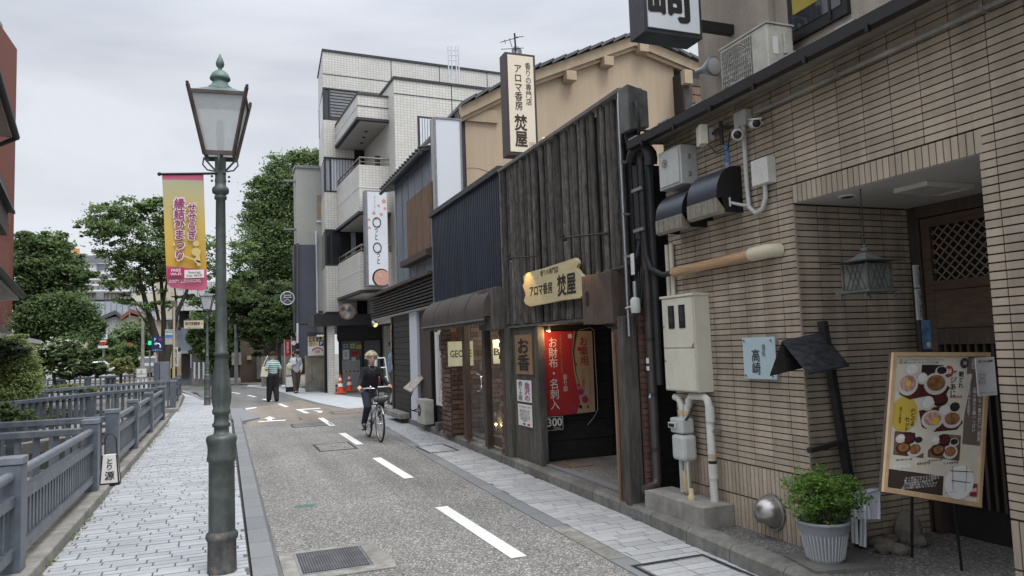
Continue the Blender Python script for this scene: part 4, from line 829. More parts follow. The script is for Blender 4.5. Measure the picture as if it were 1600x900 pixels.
# junction box with conduit loop
t = thing('junction_box', 'square white junction box with a looped conduit above the entrance corner', 'box', (3.75, 4.4, 2.75))
jz0, jz1, jy0, jy1 = 2.735, 2.93, 4.27, 4.45
MB().box(XB-.08, XB, jy0, jy1, jz0, jz1).build('box', m_white2, t, bevel=.004)
MB().tube([(3.765, 4.56, 3.3), (3.765, 4.56, 2.75), (3.765, 4.55, 2.6), (3.765, 4.48, 2.54), (3.765, 4.4, 2.56), (3.765, 4.36, 2.64), (3.765, 4.36, 2.735)], .018, 8).build('conduit', m_gmeter, t)
MB().box(XB-.06, XB, 4.5, 4.64, 3.24, 3.36).build('joint_box', m_gmeter, t)
t = thing('sensor_light', 'small white sensor lamp beside the exhaust hood', 'light', (3.7, 4.7, 2.68))
MB().obox((3.66, 4.72, 2.66), (.035, -.01, .0), (.012, .055, 0), (0, 0, .04)).build('head', m_white2, t, bevel=.008); MB().tube([(3.68, 4.68, 2.66), (3.74, 4.58, 2.62), (3.79, 4.56, 2.62)], .012, 8).build('arm', m_gmeter, t)
# cameras
def camera_(c, d, lab, dome=False):
    t = thing('security_camera', lab, 'camera', c, 'security cameras under the eave'); c = Vector(c); d = Vector(d).normalized()
    if dome: MB().ball(c, .05, 16, 12).build('body', m_white2, t); lathe_dir(MB(), [(.032, .03), (.03, .048), (.001, .05)], c, d).build('lens', m_black, t)
    else:
        lathe_dir(MB(), [(.03, -.12), (.036, -.1), (.036, .06), (.032, .065)], c, d).build('body', m_white2, t); lathe_dir(MB(), [(.03, .066), (.028, .07), (.001, .071)], c, d).build('lens', m_black, t)
        MB().obox(c+Vector((0, 0, .035))-d*.02, d*.1, d.cross(Vector((0, 0, 1)))*.036, (0, 0, .006)).build('sunshade', m_cream, t)
    MB().tube([c, c+Vector((.06, .02, .02)), (XB, c.y+.05, c.z+.03)], .014, 8).build('bracket', m_white2, t)
p = XP(1180, 193, 3.68); camera_(p, (-.55, -.9, -.3), 'white bullet security camera beneath the long conduit'); p = XP(1153, 210, 3.68); camera_(p, (-.7, -.7, -.3), 'white round security camera left of the bullet camera', True)
t = thing('antenna_unit', 'pale square antenna panel on a black bracket beside the security cameras', 'antenna', (3.6, 5, 3.25)); p = XP(1097, 212, 3.62)
MB().obox(p, (.03, -.012, 0), (.02, .055, 0), (0, 0, .08)).build('panel', m_cream, t, bevel=.005); MB().box(p.x+.03, p.x+.08, p.y-.05, p.y+.03, p.z-.04, p.z+.05).build('back_case', m_gmeter, t)
MB().tube([p+Vector((.06, -.02, .0)), p+Vector((.1, -.12, .03)), p+Vector((.17, -.25, .03))], .014, 8).tube([p+Vector((.1, -.12, .09)), p+Vector((.1, -.12, -.1))], .014, 8).build('bracket', m_blackm, t)
MB().tube([p+Vector((.05, -.02, -.08)), p+Vector((.09, -.06, -.16)), p+Vector((.12, -.16, -.15)), p+Vector((.12, -.2, -.02))], .005, 6).build('cable', m_black, t)
t = thing('blue_sticker', 'narrow blue vertical sticker on the tiles below the cameras', 'sticker', (3.78, 4.8, 3.05))
q = MB(); flat(q, (XB-.004, 4.82, 3.06), FXR, FXU, .065, .23, 0); q.build('print', mat('blue print', (.07, .2, .42), .6, var=.15), t); text('防犯\nカメラ\n作動中', (XB-.005, 4.82, 3.06), FXR, FXU, .045, .2, m_whiteink, t, bold=0, res=1)
# meter cabinet
mcab = thing('meter_cabinet', 'tall cream steel meter cabinet with two small dark windows', 'cabinet', (3.72, 5.4, 1.16))
cx0, cy0, cy1, cz0, cz1 = 3.65, 5.17, 5.65, 1.16, 1.97
MB().box(cx0, XB, cy0, cy1, cz0, cz1).build('case', m_cream, mcab); MB().box(cx0-.02, XB, cy0-.01, cy1+.01, cz1, cz1+.02).build('rain_cap', m_cream, mcab)
MB().box(cx0-.012, cx0, cy0+.012, cy1-.012, 1.535, cz1-.01).build('upper_door', m_cream, mcab, bevel=.003); MB().box(cx0-.012, cx0, cy0+.012, cy1-.012, cz0+.01, 1.525).build('lower_door', m_cream, mcab, bevel=.003)
for ya in (5.29, 5.45): MB().box(cx0-.018, cx0-.012, ya, ya+.09, 1.7, 1.9).build('window_frame', m_black, mcab, bevel=.002); MB().box(cx0-.0195, cx0-.0185, ya+.015, ya+.075, 1.715, 1.885).build('glass', m_glassd, mcab)
for z in (1.72, 1.42): MB().lathe([(.01, -.006), (.01, 0)], (cx0-.012, cy1-.03, z), 10, 'x').build('lock', m_steel, mcab)
q = MB(); q.add([(cx0-.0135, cy0+.02, 1.53), (cx0-.0135, cy0+.05, 1.535), (cx0-.0135, cy0+.03, 1.56), (cx0-.0135, cy0+.012, 1.585)], [(0, 1, 2, 3)]); q.build('rust_patch', mat('rust', (.25, .12, .05), .9, var=.3), mcab)
# plinth, gas meter, white pipe
pl = thing('concrete_plinth', 'low concrete plinth carrying the gas meter pipes against the tiles', 'plinth', (3.65, 5.4, .11))
MB().box(3.5, 3.795, 4.98, 5.86, .09, .275).build('block', m_conc, pl, bevel=.008)
t = thing('stub_pipe', 'short tan capped pipe stub standing on the plinth', 'pipe', (3.6, 5.3, .27)); MB().lathe([(.03, .27), (.03, .31), (.022, .315), (.022, .36), (.018, .365)], (3.6, 5.28, 0), 12).build('cap', m_tan, t)
wp = thing('white_drain_pipe', 'white plastic drain pipe bending down from the cabinet to the plinth', 'pipe', (3.7, 5.1, .27))
MB().tube([(3.72, 5.42, 1.02), (3.72, 5.42, 1.08), (3.72, 5.38, 1.115), (3.72, 5.2, 1.12), (3.72, 5.155, 1.1), (3.72, 5.14, 1.05), (3.72, 5.13, .27)], .032, 12).build('pipe', m_white2, wp)
for z in (.98, .52): MB().lathe([(.038, z-.06), (.038, z+.06)], (3.72, 5.13+.0, 0), 14).build('coupling', m_white2, wp)
MB().lathe([(.034, .575), (.034, .605)], (3.72, 5.13, 0), 14).build('black_tape', m_black, wp); MB().lathe([(.033, .62), (.033, .66)], (3.72, 5.13, 0), 14).build('tan_tape', m_tan, wp)
MB().box(3.715, XB, 5.09, 5.17, .84, .855).build('clamp', m_steel, wp)
gm = thing('gas_meter', 'pale grey gas meter with pipes above the plinth', 'gas meter', (3.7, 5.5, .27))
MB().box(3.62, 3.74, 5.39, 5.58, .8, .93).build('head', m_gmeter, gm, bevel=.015); MB().box(3.61, 3.75, 5.37, 5.56, .57, .79).build('body', m_gmeter, gm, bevel=.03)
MB().box(3.6, 3.62, 5.47, 5.58, .84, .89).build('dial_frame', m_gmeter, gm, bevel=.004); MB().box(3.597, 3.6, 5.485, 5.565, .852, .88).build('dial', m_black, gm)
MB().tube([(3.7, 5.5, .93), (3.7, 5.5, 1.03), (3.7, 5.54, 1.09), (3.7, 5.6, 1.1)], .03, 12).build('inlet_pipe', m_white2, gm); MB().tube([(3.7, 5.42, .93), (3.7, 5.42, 1.04)], .028, 12).build('outlet_pipe', m_white2, gm)
for y in (5.5, 5.42): MB().lathe([(.034, .95), (.036, .97), (.034, .99)], (3.7, y, 0), 12).build('nut', m_tan, gm)
MB().tube([(3.7, 5.55, .56), (3.7, 5.55, .28)], .022, 10).build('lower_pipe', m_gmeter, gm); MB().lathe([(.036, .3), (.04, .34), (.04, .44), (.034, .48)], (3.69, 5.47, 0), 12).build('tan_fitting', m_tan, gm)
MB().tube([(3.69, 5.47, .57), (3.69, 5.47, .28)], .018, 10).tube([(3.66, 5.4, .57), (3.66, 5.4, .33)], .012, 8).build('riser', m_gmeter, gm)
MB().tube([(3.7, 5.32, 1.06), (3.66, 5.34, .96), (3.6, 5.3, .93)], .012, 8).build('flex_hose', m_blackm, gm)
for y in (5.38, 5.31): MB().tube([(3.77, y+.33, 1.97), (3.77, y+.33, 2.47)], .022, 8).build('riser', m_cream, gm)
# glass name plate 高崎
np_ = thing('glass_nameplate', 'frosted glass name plate with brush lettering beside the corner of the tiled wall', 'sign', (3.76, 4.55, 1.3))
MB().box(3.745, 3.753, 4.34, 4.7, 1.285, 1.6).build('glass_plate', mat('frosted mint glass', (.4, .5, .53), .25, var=.06, scale=2), np_, bevel=.002)
for y in (4.37, 4.67):
    for z in (1.31, 1.575): MB().lathe([(.009, -.065), (.009, 0)], (XB, y, z), 10, 'x').build('stud', m_chrome, np_)
text('高\n崎', (3.744, 4.55, 1.415), FXR, FXU, .09, .19, m_ink, np_, bold=.012, res=3); text('酒\n処', (3.744, 4.46, 1.5), FXR, FXU, .038, .09, m_ink, np_, bold=0)
# steel vent dome
vd = thing('vent_cap', 'round stainless steel vent hood low on the tiled wall', 'vent', (3.75, 4.6, .28))
V = []; seg, rg = 20, 8; c = Vector((XB-.02, 4.53, .3))
mb = MB()
for i in range(rg+1):
    t_ = math.pi/2*i/rg
    for k in range(seg): a = 2*math.pi*k/seg; V.append(c+Vector((-.13*math.sin(t_), .12*math.cos(t_)*math.cos(a), .125*math.cos(t_)*math.sin(a))))
F = [(i*seg+k, i*seg+(k+1) % seg, (i+1)*seg+(k+1) % seg, (i+1)*seg+k) for i in range(rg) for k in range(seg) if not (13 <= k <= 17 and i < 5)]
mb.add(V, F, True).build('dome', mat('brushed steel', (.4, .39, .38), .3, metal=.9, var=.15, scale=10), vd); MB().lathe([(.135, 0), (.135, .02), (.12, .022)], (XB-.022, 4.53, .3), 24, 'x').build('flange', m_steel, vd); MB().lathe([(.0001, 0), (.118, .001)], (XB-.025, 4.53, .3), 24, 'x').build('dark_inside', m_dark, vd)
# ------------- potted plant and mat
pm = thing('ground_slab', 'thin dark flat slab beneath the potted plant', 'slab', (3.7, 3.9, .11))
MB().prism([(3.42, 3.72, .11), (3.9, 3.6, .11), (4.03, 3.98, .11), (3.5, 4.1, .11)], (0, 0, .025)).build('slab', m_concd, pm)
pc = Vector((3.655, 3.88, .135)); pt = thing('potted_shrub', 'bushy green nandina shrub in a ribbed grey pot', 'potted plant', pc)
MB().lathe([(.115, 0), (.122, .02), (.155, .19), (.168, .2), (.17, .215), (.176, .22), (.178, .26), (.186, .262), (.186, .28), (.17, .28), (.165, .24)], pc, 32).build('pot', mat('grey ribbed resin', (.3, .31, .33), .6, var=.12, scale=14, dirt=(.16, .16, .17), damt=.6, dscale=8), pt)
fl_ = MB()
for k in range(38): a = k*2*math.pi/38; fl_.tube([(pc.x+.123*math.cos(a), pc.y+.123*math.sin(a), pc.z+.02), (pc.x+.157*math.cos(a), pc.y+.157*math.sin(a), pc.z+.195)], .006, 5)
fl_.build('pot_ribs', mat('pale rib resin', (.42, .43, .45), .6, var=.1), pt)
MB().lathe([(.0001, .245), (.166, .24)], pc, 20).build('soil', m_soil, pt)
# ------------- roofed lantern post
pw = thing('roofed_post', 'leaning black wooden post with a small gabled roof behind the potted shrub', 'wooden post', (4.1, 4.05, .11))
MB().beam(AT(1285, 502, 4.05), AT(1346, 862, 4.05), .04, .06, up=(0, 1, 0)).build('post', m_woodblk, pw)
MB().beam(AT(1264, 704, 4.02), AT(1318, 690, 4.05), .035, .035).build('cross_bar', m_woodblk, pw)
R1, R2 = AT(1222, 532, 4.07), AT(1283, 520, 3.93)    # ridge
A1, A2 = AT(1204, 585, 4.22-.13), AT(1262, 583, 3.78)    # left eave
B2, B1 = AT(1327, 570, 3.98), AT(1285, 560, 4.1)
A1 = AT(1203, 585, 4.08); e_ = Vector((0, 0, -.012))
ru1, ru2 = AT(1222, 532, 4.0), AT(1284, 519, 4.09); lf1 = AT(1203, 585, 3.96); lf2 = lf1+(ru2-ru1); rt1 = AT(1263, 583, 3.82); rt2 = AT(1327, 570, 3.93)
MB().prism([ru1, rt1, rt2, ru2], e_).build('roof_board', mat('worn black roof board', (.03, .032, .037), .7, var=.8, scale=7, stretch=(1.5, 5, 5)), pw); MB().prism([ru1, ru2, lf2, lf1], e_).build('roof_board', m_woodblk, pw)
# folded chairs / trays beside
fc = thing('folded_stools', 'folded pale grey plastic stools leaning by the entrance', 'stool', (4.3, 4.0, .11))
for i, (a, b, c_, d_) in enumerate(((1340, 768, 1352, 850), (1352, 764, 1368, 855))):
    p0, p1, p2, p3 = AT(a-4+i*4, b+6, 3.95), AT(c_+2+i*3, b, 3.95), AT(a+24-i*2, d_+4, 3.9), AT(a-1, d_, 3.9)
    for o_ in (0, .03): 
        MB().tube([p3+Vector((0, o_, 0)), p0+Vector((0, o_, 0)), p1+Vector((0, o_, 0)), (p2+p1)/2+Vector((0, o_, 0))], .012, 6).build('frame', m_board, fc)
    MB().prism([p0, p1, (p1+p2)/2, (p0+p3)/2], (0, .012, 0)).build('seat', m_board, fc)
# stones
sr = random.Random(5)
for i, (a, b, r_) in enumerate(((1385, 855, .07), (1405, 858, .055), (1420, 835, .09), (1400, 830, .05), (1368, 845, .05), (1435, 845, .06), (1392, 840, .05))):
    p = G(a, b+8, .11); mb = MB().ball(p+Vector((0, 0, r_*.55)), (r_*1.2, r_, r_*.75 if i != 2 else r_*1.8), 9, 7)
    mb.v = [tuple(Vector(v)+Vector((sr.uniform(-1, 1), sr.uniform(-1, 1), sr.uniform(-1, 1)))*r_*.09) for v in mb.v]; mb.sm = [False]*len(mb.sm)
    tag(mb.build('garden_stone', m_stone), ['flat grey stone in front of the easel leg', 'small round stone beside the left easel leg', 'tall upright stone below the menu board', 'pebble behind the flat grey stone', 'stone next to the folded stools', 'stone deepest in the entrance shadow', 'smallest stone between the flat stones'][i], 'stone', 'stones on the entrance floor')
# ------------- framed menu board on easel
es = thing('menu_easel', 'large wooden framed food menu poster leaning on a black easel', 'menu board', (4.1, 3.25, .11))
c4 = [AT(1393, 551, 3.32), AT(1545, 551, 3.32), AT(1530, 793, 3.2), AT(1377, 768, 3.2)]
tl, tr_, br_, bl = c4; br_ = tr_+(bl-tl)+Vector((-.03, 0, -.0)); br_ = AT(1530, 793, 3.2)
def E(u, v, lift=0.):
    p = tl.lerp(tr_, u).lerp(bl.lerp(br_, u), v); return p+nrm*lift
nrm = (tr_-tl).cross(bl-tl).normalized(); nrm = -nrm if nrm.y > 0 else nrm
def Eq(u0, v0, u1, v1, lift, m, name, par=None): MB().quad(E(u0, v1, lift), E(u1, v1, lift), E(u1, v0, lift), E(u0, v0, lift)).build(name, m, par or es)
MB().prism([E(0, 1, -.0), E(1, 1, 0), E(1, 0, 0), E(0, 0, 0)], -nrm*.02).build('board', m_wooddk, es)
for (u0, v0, u1, v1) in ((0, 0, 1, .028), (0, .972, 1, 1), (0, .028, .035, .972), (.965, .028, 1, .972)):
    MB().prism([E(u0, v1), E(u1, v1), E(u1, v0), E(u0, v0)], nrm*.016).build('frame_rail', m_frame, es)
m_pp = mat('cream poster print', (.62, .59, .5), .5, var=.08, scale=3, dirt=(.5, .39, .16), dscale=3.5, damt=.45)
m_taup = mat('taupe strip print', (.16, .125, .1), .5, var=.1)
Eq(.035, .028, .965, .972, .002, m_pp, 'poster'); Eq(.77, .03, .96, .62, .004, m_taup, 'strip_print')
Eq(.05, .84, .6, .965, .004, mat('dark info print', (.05, .035, .03), .5), 'info_print')
du = (tr_-tl).normalized(); dv = (tl-bl).normalized()
def EW(): return (tr_-tl).length, (tl-bl).length
ew, eh = EW()
def disc(u, v, ru, rv, lift, m, name, seg=20, par=None):
    c = E(u, v, lift); MB().add([c]+[c+du*ru*ew*math.cos(a)+dv*rv*ew*math.sin(a) for a in np.linspace(0, 2*math.pi, seg+1)[:-1]], [(0, 1+i, 1+(i+1) % seg) for i in range(seg)]).build(name, m, par or es)
m_tray = mat('lacquer tray print', (.09, .025, .02), .4, var=.4, scale=15); m_bowl = mat('bowl print', (.58, .55, .5), .5, var=.08, scale=20); m_soup = mat('sauce print', (.25, .12, .05), .5, var=.6, scale=30); m_sash = mat('fish print', (.45, .27, .22), .5, var=.5, scale=40); m_blk = mat('black bowl print', (.03, .022, .02), .4, var=.5, scale=20); m_yel = mat('yellow circle print', (.55, .4, .07), .5, var=.05)
m_yolk = mat('yolk print', (.65, .4, .05), .5); m_rice = mat('rice print', (.68, .66, .62), .6, var=.1, scale=60)
disc(.16, .45, .13, .13, .005, m_yel, 'printed_circle')
def trayp(pts): MB().add([E(u, v, .006) for u, v in pts][::-1], [tuple(range(len(pts)))]).build('printed_tray', m_tray, es)
trayp([(.08, .22), (.1, .31), (.2, .345), (.33, .32), (.55, .315), (.6, .25), (.5, .18), (.12, .18)])
trayp([(.3, .42), (.34, .53), (.45, .56), (.7, .53), (.76, .48), (.72, .42), (.5, .38)]); 
Eq(.3, .09, .52, .2, .005, m_blk, 'printed_panel')
for (u, v, a, b, m1, m2) in ((.2, .13, .075, .05, m_bowl, m_rice), (.17, .235, .1, .085, m_bowl, m_sash), (.31, .19, .055, .045, m_bowl, m_rice), (.45, .225, .12, .085, m_bowl, m_soup), (.5, .135, .065, .04, m_bowl, m_blk),
                             (.38, .365, .07, .055, m_bowl, m_rice), (.5, .335, .085, .05, m_blk, m_tray), (.56, .41, .06, .05, m_bowl, m_rice), (.66, .385, .065, .05, m_bowl, m_blk), (.44, .475, .11, .07, m_bowl, m_sash), (.64, .465, .1, .065, m_bowl, m_soup)):
    disc(u, v, a, b, .008, m1, 'printed_bowl'); disc(u, v-.006, a*.78, b*.72, .0095, m2, 'printed_food')
disc(.17, .23, .025, .022, .011, m_yolk, 'printed_yolk'); disc(.47, .485, .035, .03, .011, m_yolk, 'printed_yolk')
for (u0, v0, u1, v1) in ((.08, .575, .38, .74), (.42, .565, .75, .73)):
    Eq(u0, v0, u1, v1, .005, mat('photo inset print', (.16, .1, .07), .5, var=.5, scale=10), 'printed_photo')
    for (fu, fv, a, b, m1, m2) in ((.2, .3, .05, .032, m_bowl, m_rice), (.45, .25, .07, .045, m_blk, m_tray), (.3, .68, .07, .042, m_tray, m_soup), (.78, .3, .05, .032, m_bowl, m_blk), (.68, .7, .075, .052, m_bowl, m_soup)):
        uu = u0+(u1-u0)*fu; vv = v0+(v1-v0)*fv; disc(uu, vv, a, b, .0075, m1, 'printed_bowl', 14); disc(uu, vv-.004, a*.75, b*.7, .009, m2, 'printed_food', 14)
def et(s, u, v, w_, h_, m, bold=.01, lift=.0065, res=1): text(s, E(u, v, lift), du, dv, w_*ew, h_*eh, m, es, bold=bold, lift=0, res=res)
et('朝どれ', .0, 0, .001, .001, m_ink) if False else None
et(vt('朝どれ'), .71, .19, .05, .13, m_ink, .03); et(vt('アジあじ'), .63, .22, .065, .2, m_ink, .03); et(vt('お造り定食'), .55, .28, .045, .15, m_ink, .01); et('数量限定', .67, .31, .13, .018, m_redink, .02)
et(vt('のどぐろ'), .245, .47, .05, .13, m_ink, .03); et(vt('セット'), .19, .56-.04, .045, .1, m_ink, .03); et(vt('選べる焼魚'), .12, .46, .025, .12, m_ink, 0)
et(vt('当店は'), .835, .08, .05, .08, m_whiteink, .02); et(vt('お客様と会話できる距離で'), .805, .28, .03, .36, m_whiteink, .0); et(vt('高崎の味をお腹いっぱい'), .87, .38, .035, .36, m_whiteink, .01); et(vt('でも一番大切にご用意'), .93, .44, .035, .36, m_whiteink, .01)
et('旬のおすすめランチはこちらから', .3, .055, .45, .016, m_ink, 0); et('季節のおまかせ定食', .27, .075, .4, .014, m_ink, 0)
disc(.575, .135, .05, .045, .007, m_redink, 'printed_seal'); et('昼', .575, .135, .055, .035, m_whiteink, .02, .009); disc(.735, .075, .045, .042, .007, m_coped, 'printed_seal'); et('海', .735, .075, .04, .03, m_whiteink, 0, .009)
et('850円', .38, .775, .12, .018, m_ink, .02); et('1,100円', .66, .75, .14, .018, m_ink, .02); et('煮魚定食', .19, .765, .16, .014, m_ink, 0); et('刺身定食', .5, .745, .14, .014, m_ink, 0); et('営業時間', .17, .815, .16, .025, m_whiteink, .04)
et('昼のお食事 十一時三十分より十四時まで\n夜のお食事 十七時より二十二時まで\n定休日は日曜日と祝日です\nご宴会のご予約も承っております\nお気軽にお問い合わせください', .32, .905, .5, .085, m_whiteink, 0)
disc(.765, .865, .145, .12, .006, m_paper, 'printed_map', 28)
mp_ = MB()
for (a, b) in (((.68, .77), (.7, .92)), ((.66, .8), (.9, .79)), ((.68, .86), (.9, .86)), ((.83, .76), (.83, .93))): mp_.beam(E(*a, .0075), E(*b, .0075), .001, .004)
mp_.build('map_line', m_ink, es); disc(.8, .915, .035, .035, .0075, m_rail, 'map_spot'); Eq(.88, .86, .955, .94, .0075, m_maroon, 'map_stamp'); et('高崎', .917, .9, .055, .03, m_whiteink, .02, .009); et('歩いてすぐ', .68, .935, .11, .014, m_redink, 0)
MB().box(tr_.x-.03, tr_.x-.005, 3.2, 3.22, .12, .13).build('leg_foot', m_black, es)
for (a, b) in (((1425, 770), (1425, 870)), ((1490, 780), (1503, 892)), ((1455, 770), (1460, 830))):
    MB().tube([AT(*a, 3.3 if a[0] != 1455 else 3.5), G(*b, .11)], .009, 6).build('leg', m_black, es)
# pinned notice (its square code is left out)
nt_ = thing('paper_notice', 'white paper notice pinned over the right edge of the menu board', 'notice', (4.4, 3.2, 1.4))
a, b = AT(1523, 559, 3.0), AT(1558, 617, 3.0); MB().box(a.x, b.x, 2.998, 3.0, b.z, a.z).build('sheet', m_paper, nt_)
pw_ = b.x-a.x; ph_ = a.z-b.z
text('昼ごはん高崎', ((a.x+b.x)/2-.0, 2.998, a.z-.1*ph_), FYR, FYU, pw_*.75, ph_*.07, m_ink, nt_, bold=.02, res=1)
text('ランチタイムは\nご予約の方を\n優先いたします', ((a.x+b.x)/2-.25*pw_, 2.998, b.z+.45*ph_), FYR, FYU, pw_*.4, ph_*.3, m_ink, nt_, res=1); text('お電話でどうぞ よろしくお願いします', ((a.x+b.x)/2, 2.998, b.z+.08*ph_), FYR, FYU, pw_*.85, ph_*.045, m_ink, nt_, res=1)
n2 = thing('paper_notice', 'white english notice taped on the pier tiles at the right edge', 'notice', (3.79, 2.5, .9))
MB().box(XB-.004, XB-.0015, 2.2, 2.56, .74, 1.03).build('sheet', m_paper, n2); text('Our menu is in\nJapanese only.\nThe staff will help\nyou choose. No\nreservation is\nneeded for lunch.', (XB-.004, 2.4, .885), FXR, FXU, .28, .23, m_ink, n2, res=1)
wb = thing('tile_sign_box', 'pale square panel fixed on the pier at the right edge', 'box', (3.78, 2.4, 2)); MB().box(XB-.03, XB-.001, 2.05, 2.5, 1.9, 2.1).build('panel', m_tile, wb)
# ================================================================== INCENSE SHOP (charred log front)
XW = 3.6
ws = thing('incense_shop', 'old shop building clad in upright charred logs, open dark entrance below', 'building', (XW, 7.8, .13))
YA, YB = 6.05, 9.38
MB().box(XW+.05, XW+.16, YA+.02, YB, 1.9, 3.97).build('wall', m_woodblk, ws); MB().box(XW+.165, 4.9, YA+.02, YB, 1.9, 3.3).build('rear_wall', m_woodblk, ws)
lr = random.Random(11); n_ = 30; me_cache = {}
for i in range(n_):
    y = YA+.05+(YB-YA-.08)*(i+.5)/n_; r_ = .036+lr.uniform(-.006, .009); zt = 4.0+(lr.random()-.5)*.02; proud = (i % 2)*.02+lr.uniform(0, .02)
    pts = [(XW+.02-proud+lr.uniform(-.004, .004), y+lr.uniform(-.004, .004), z) for z in np.linspace(1.87+lr.uniform(0, .015), zt, 6)]
    MB().tube(pts, [r_*lr.uniform(.93, 1.07) for _ in pts], 9).build('log', m_woodb if i not in (5, 2) else m_woodg, ws)
MB().box(XW-.03, XW+.14, YA, YB, 1.835, 1.868).build('bottom_plate', m_woodg, ws)
MB().prism([(XW-.075, YA-.03, 4.0), (XW+.18, YA-.03, 4.03), (XW+.18, YA-.03, 4.055), (XW-.085, YA-.03, 4.03)], (0, YB-YA+.05, 0)).build('roof_flashing', mat('bright flashing', (.5, .5, .5), .35, metal=.7, var=.15, scale=9, dirt=(.2, .2, .2), damt=.5), ws)
MB().box(XW-.05, XW+.2, YB, YB+.06, 2.0, 4.02).build('corner_board', m_woodb, ws)
# end wall toward the viewer: black boards, corner timber and brick strip
MB().box(XW+.1, 6, YA-.0, YA+.018, .13, 3.3).build('end_wall', m_woodblk, ws)
po = MB(); po.box(3.45, 3.6, 6.02, 6.12, .1, 1.84); po.build('corner_post', m_woodg, ws, bevel=.012)
po = MB(); po.prism([(3.46, 6.13, .12), (3.6, 6.13, .12), (3.6, 6.33, .12), (3.48, 6.3, .12)], (.0, .0, 1.72)); po.build('old_post', mat('stripped brown post', (.12, .08, .055), .85, var=.5, scale=7, stretch=(6, 6, .5), bump=.6, bscale=16, dirt=(.03, .026, .024), dscale=5, damt=.8), ws, bevel=.01)
MB().box(3.44, 3.46, 6.2, 6.225, .12, 1.7).build('stripped_strip', m_woodbr, ws)
bi = []
for k in range(31):
    z = .11+k*.058
    if k % 2: bi.append(((3.675, 5.995, z+.027), (.135, .05, .05), 0))
    else: bi += [((3.64, 5.995, z+.027), (.062, .05, .05), 0), ((3.71, 5.995, z+.027), (.065, .05, .05), 0)]
MB().box(3.612, 3.742, 5.985, 6.04, .1, 1.92).build('brick_backing', m_mortar, ws); pieces(ws, 'brick', bi, mat('orange brown brick', (.12, .062, .045), .8, var=.25, scale=20, bump=.4, rnd=.3), minpx=5)
# inside the entrance
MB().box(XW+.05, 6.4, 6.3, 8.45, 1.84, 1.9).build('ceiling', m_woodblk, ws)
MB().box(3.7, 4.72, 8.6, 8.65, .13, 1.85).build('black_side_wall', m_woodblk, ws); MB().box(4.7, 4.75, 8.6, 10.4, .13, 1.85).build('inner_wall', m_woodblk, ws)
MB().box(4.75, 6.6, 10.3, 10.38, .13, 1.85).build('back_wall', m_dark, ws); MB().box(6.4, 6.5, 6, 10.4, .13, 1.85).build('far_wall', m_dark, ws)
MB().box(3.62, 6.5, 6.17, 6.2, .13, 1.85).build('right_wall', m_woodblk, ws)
f = MB()
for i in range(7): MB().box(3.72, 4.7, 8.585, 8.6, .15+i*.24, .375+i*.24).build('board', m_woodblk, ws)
# timber panel between the entrance and the glass shop
for i, (ya, yb, m_) in enumerate(((8.42, 8.55, m_woodgr), (8.56, 8.8, m_woodg), (8.81, 9.05, m_woodg), (9.06, 9.27, m_woodgr))): MB().box(XW+.01, XW+.08, ya, yb, .1, 1.83).build('board', m_, ws)
MB().box(XW-.045, XW+.08, 9.28, 9.46, .05, 1.84).build('post', m_woodgr, ws, bevel=.01); MB().box(XW-.02, XW+.08, 8.36, 8.42, .1, 1.83).build('post', m_woodg, ws, bevel=.008)
MB().box(XW-.045, XW+.1, 9.47, 9.58, .05, 1.84).build('post', m_wooddk, ws, bevel=.01)
t = thing('floor_mat', 'tan rubber mat lying just inside the dark entrance', 'mat', (3.95, 8.3, .14)); MB().box(3.85, 4.1, 8.0, 8.35, .136, .146).build('mat', mat('dull tan mat', (.2, .15, .11), .9), t, bevel=.003)
t = thing('floor_tray', 'dark red mat at the foot of the entrance boards', 'mat', (3.75, 8.4, .14)); MB().box(3.7, 3.8, 8.0, 8.4, .136, .148).build('mat', m_brick, t, bevel=.003)
# plaques
def fplaque(name, lab, px0, py0, px1, py1, x, m, cat='sign', th=.025, frame=None):
    a, b = XP(px0, py0, x), XP(px1, py1, x); y0, y1 = b.y, a.y; z0, z1 = b.z, (a.z+XP(px1, py0, x).z)/2; z0 = (XP(px0, py1, x).z+b.z)/2
    t = thing(name, lab, cat, (x, (y0+y1)/2, z0)); MB().box(x, x+th, y0, y1, z0, z1).build('board', m, t, bevel=.003); return t, Vector((x, (y0+y1)/2, (z0+z1)/2)), y1-y0, z1-z0
t, c, w_, h_ = fplaque('wooden_plaque', 'varnished wooden plaque with two large brush characters on the timber panel', 804, 523, 832, 585, XW-.02, m_plaque)
text('お\n香', c, FXR, FXU, w_*.68, h_*.8, m_ink, t, bold=.05, res=4)
t, c, w_, h_ = fplaque('paper_sign', 'white paper sign with magenta and black brush writing below the wooden plaque', 807, 594, 831, 628, XW-.005, m_paper, th=.006)
text(vt('金沢の'), c+Vector((0, -w_*.22, 0)), FXR, FXU, w_*.36, h_*.85, m_plum, t, bold=.03); text(vt('香り土産'), c+Vector((0, w_*.24, 0)), FXR, FXU, w_*.3, h_*.88, m_ink, t, bold=0)
t, c, w_, h_ = fplaque('paper_sign', 'white paper notice of small print, lowest on the timber panel', 809, 632, 832, 666, XW-.005, m_paper, th=.006)
text('お知らせ', c+Vector((0, 0, h_*.38)), FXR, FXU, w_*.8, h_*.09, m_redink, t); text('当店では香りの品を\n取り揃えております\nお土産にもどうぞ\nお気軽にお入り下さい\n匂い袋 お線香 お香\n営業時間 十時より\n水曜定休', c+Vector((0, 0, -h_*.02)), FXR, FXU, w_*.8, h_*.55, m_ink, t, res=1); text('● ●', c+Vector((0, -w_*.1, -h_*.4)), FXR, FXU, w_*.5, h_*.1, m_redink, t)
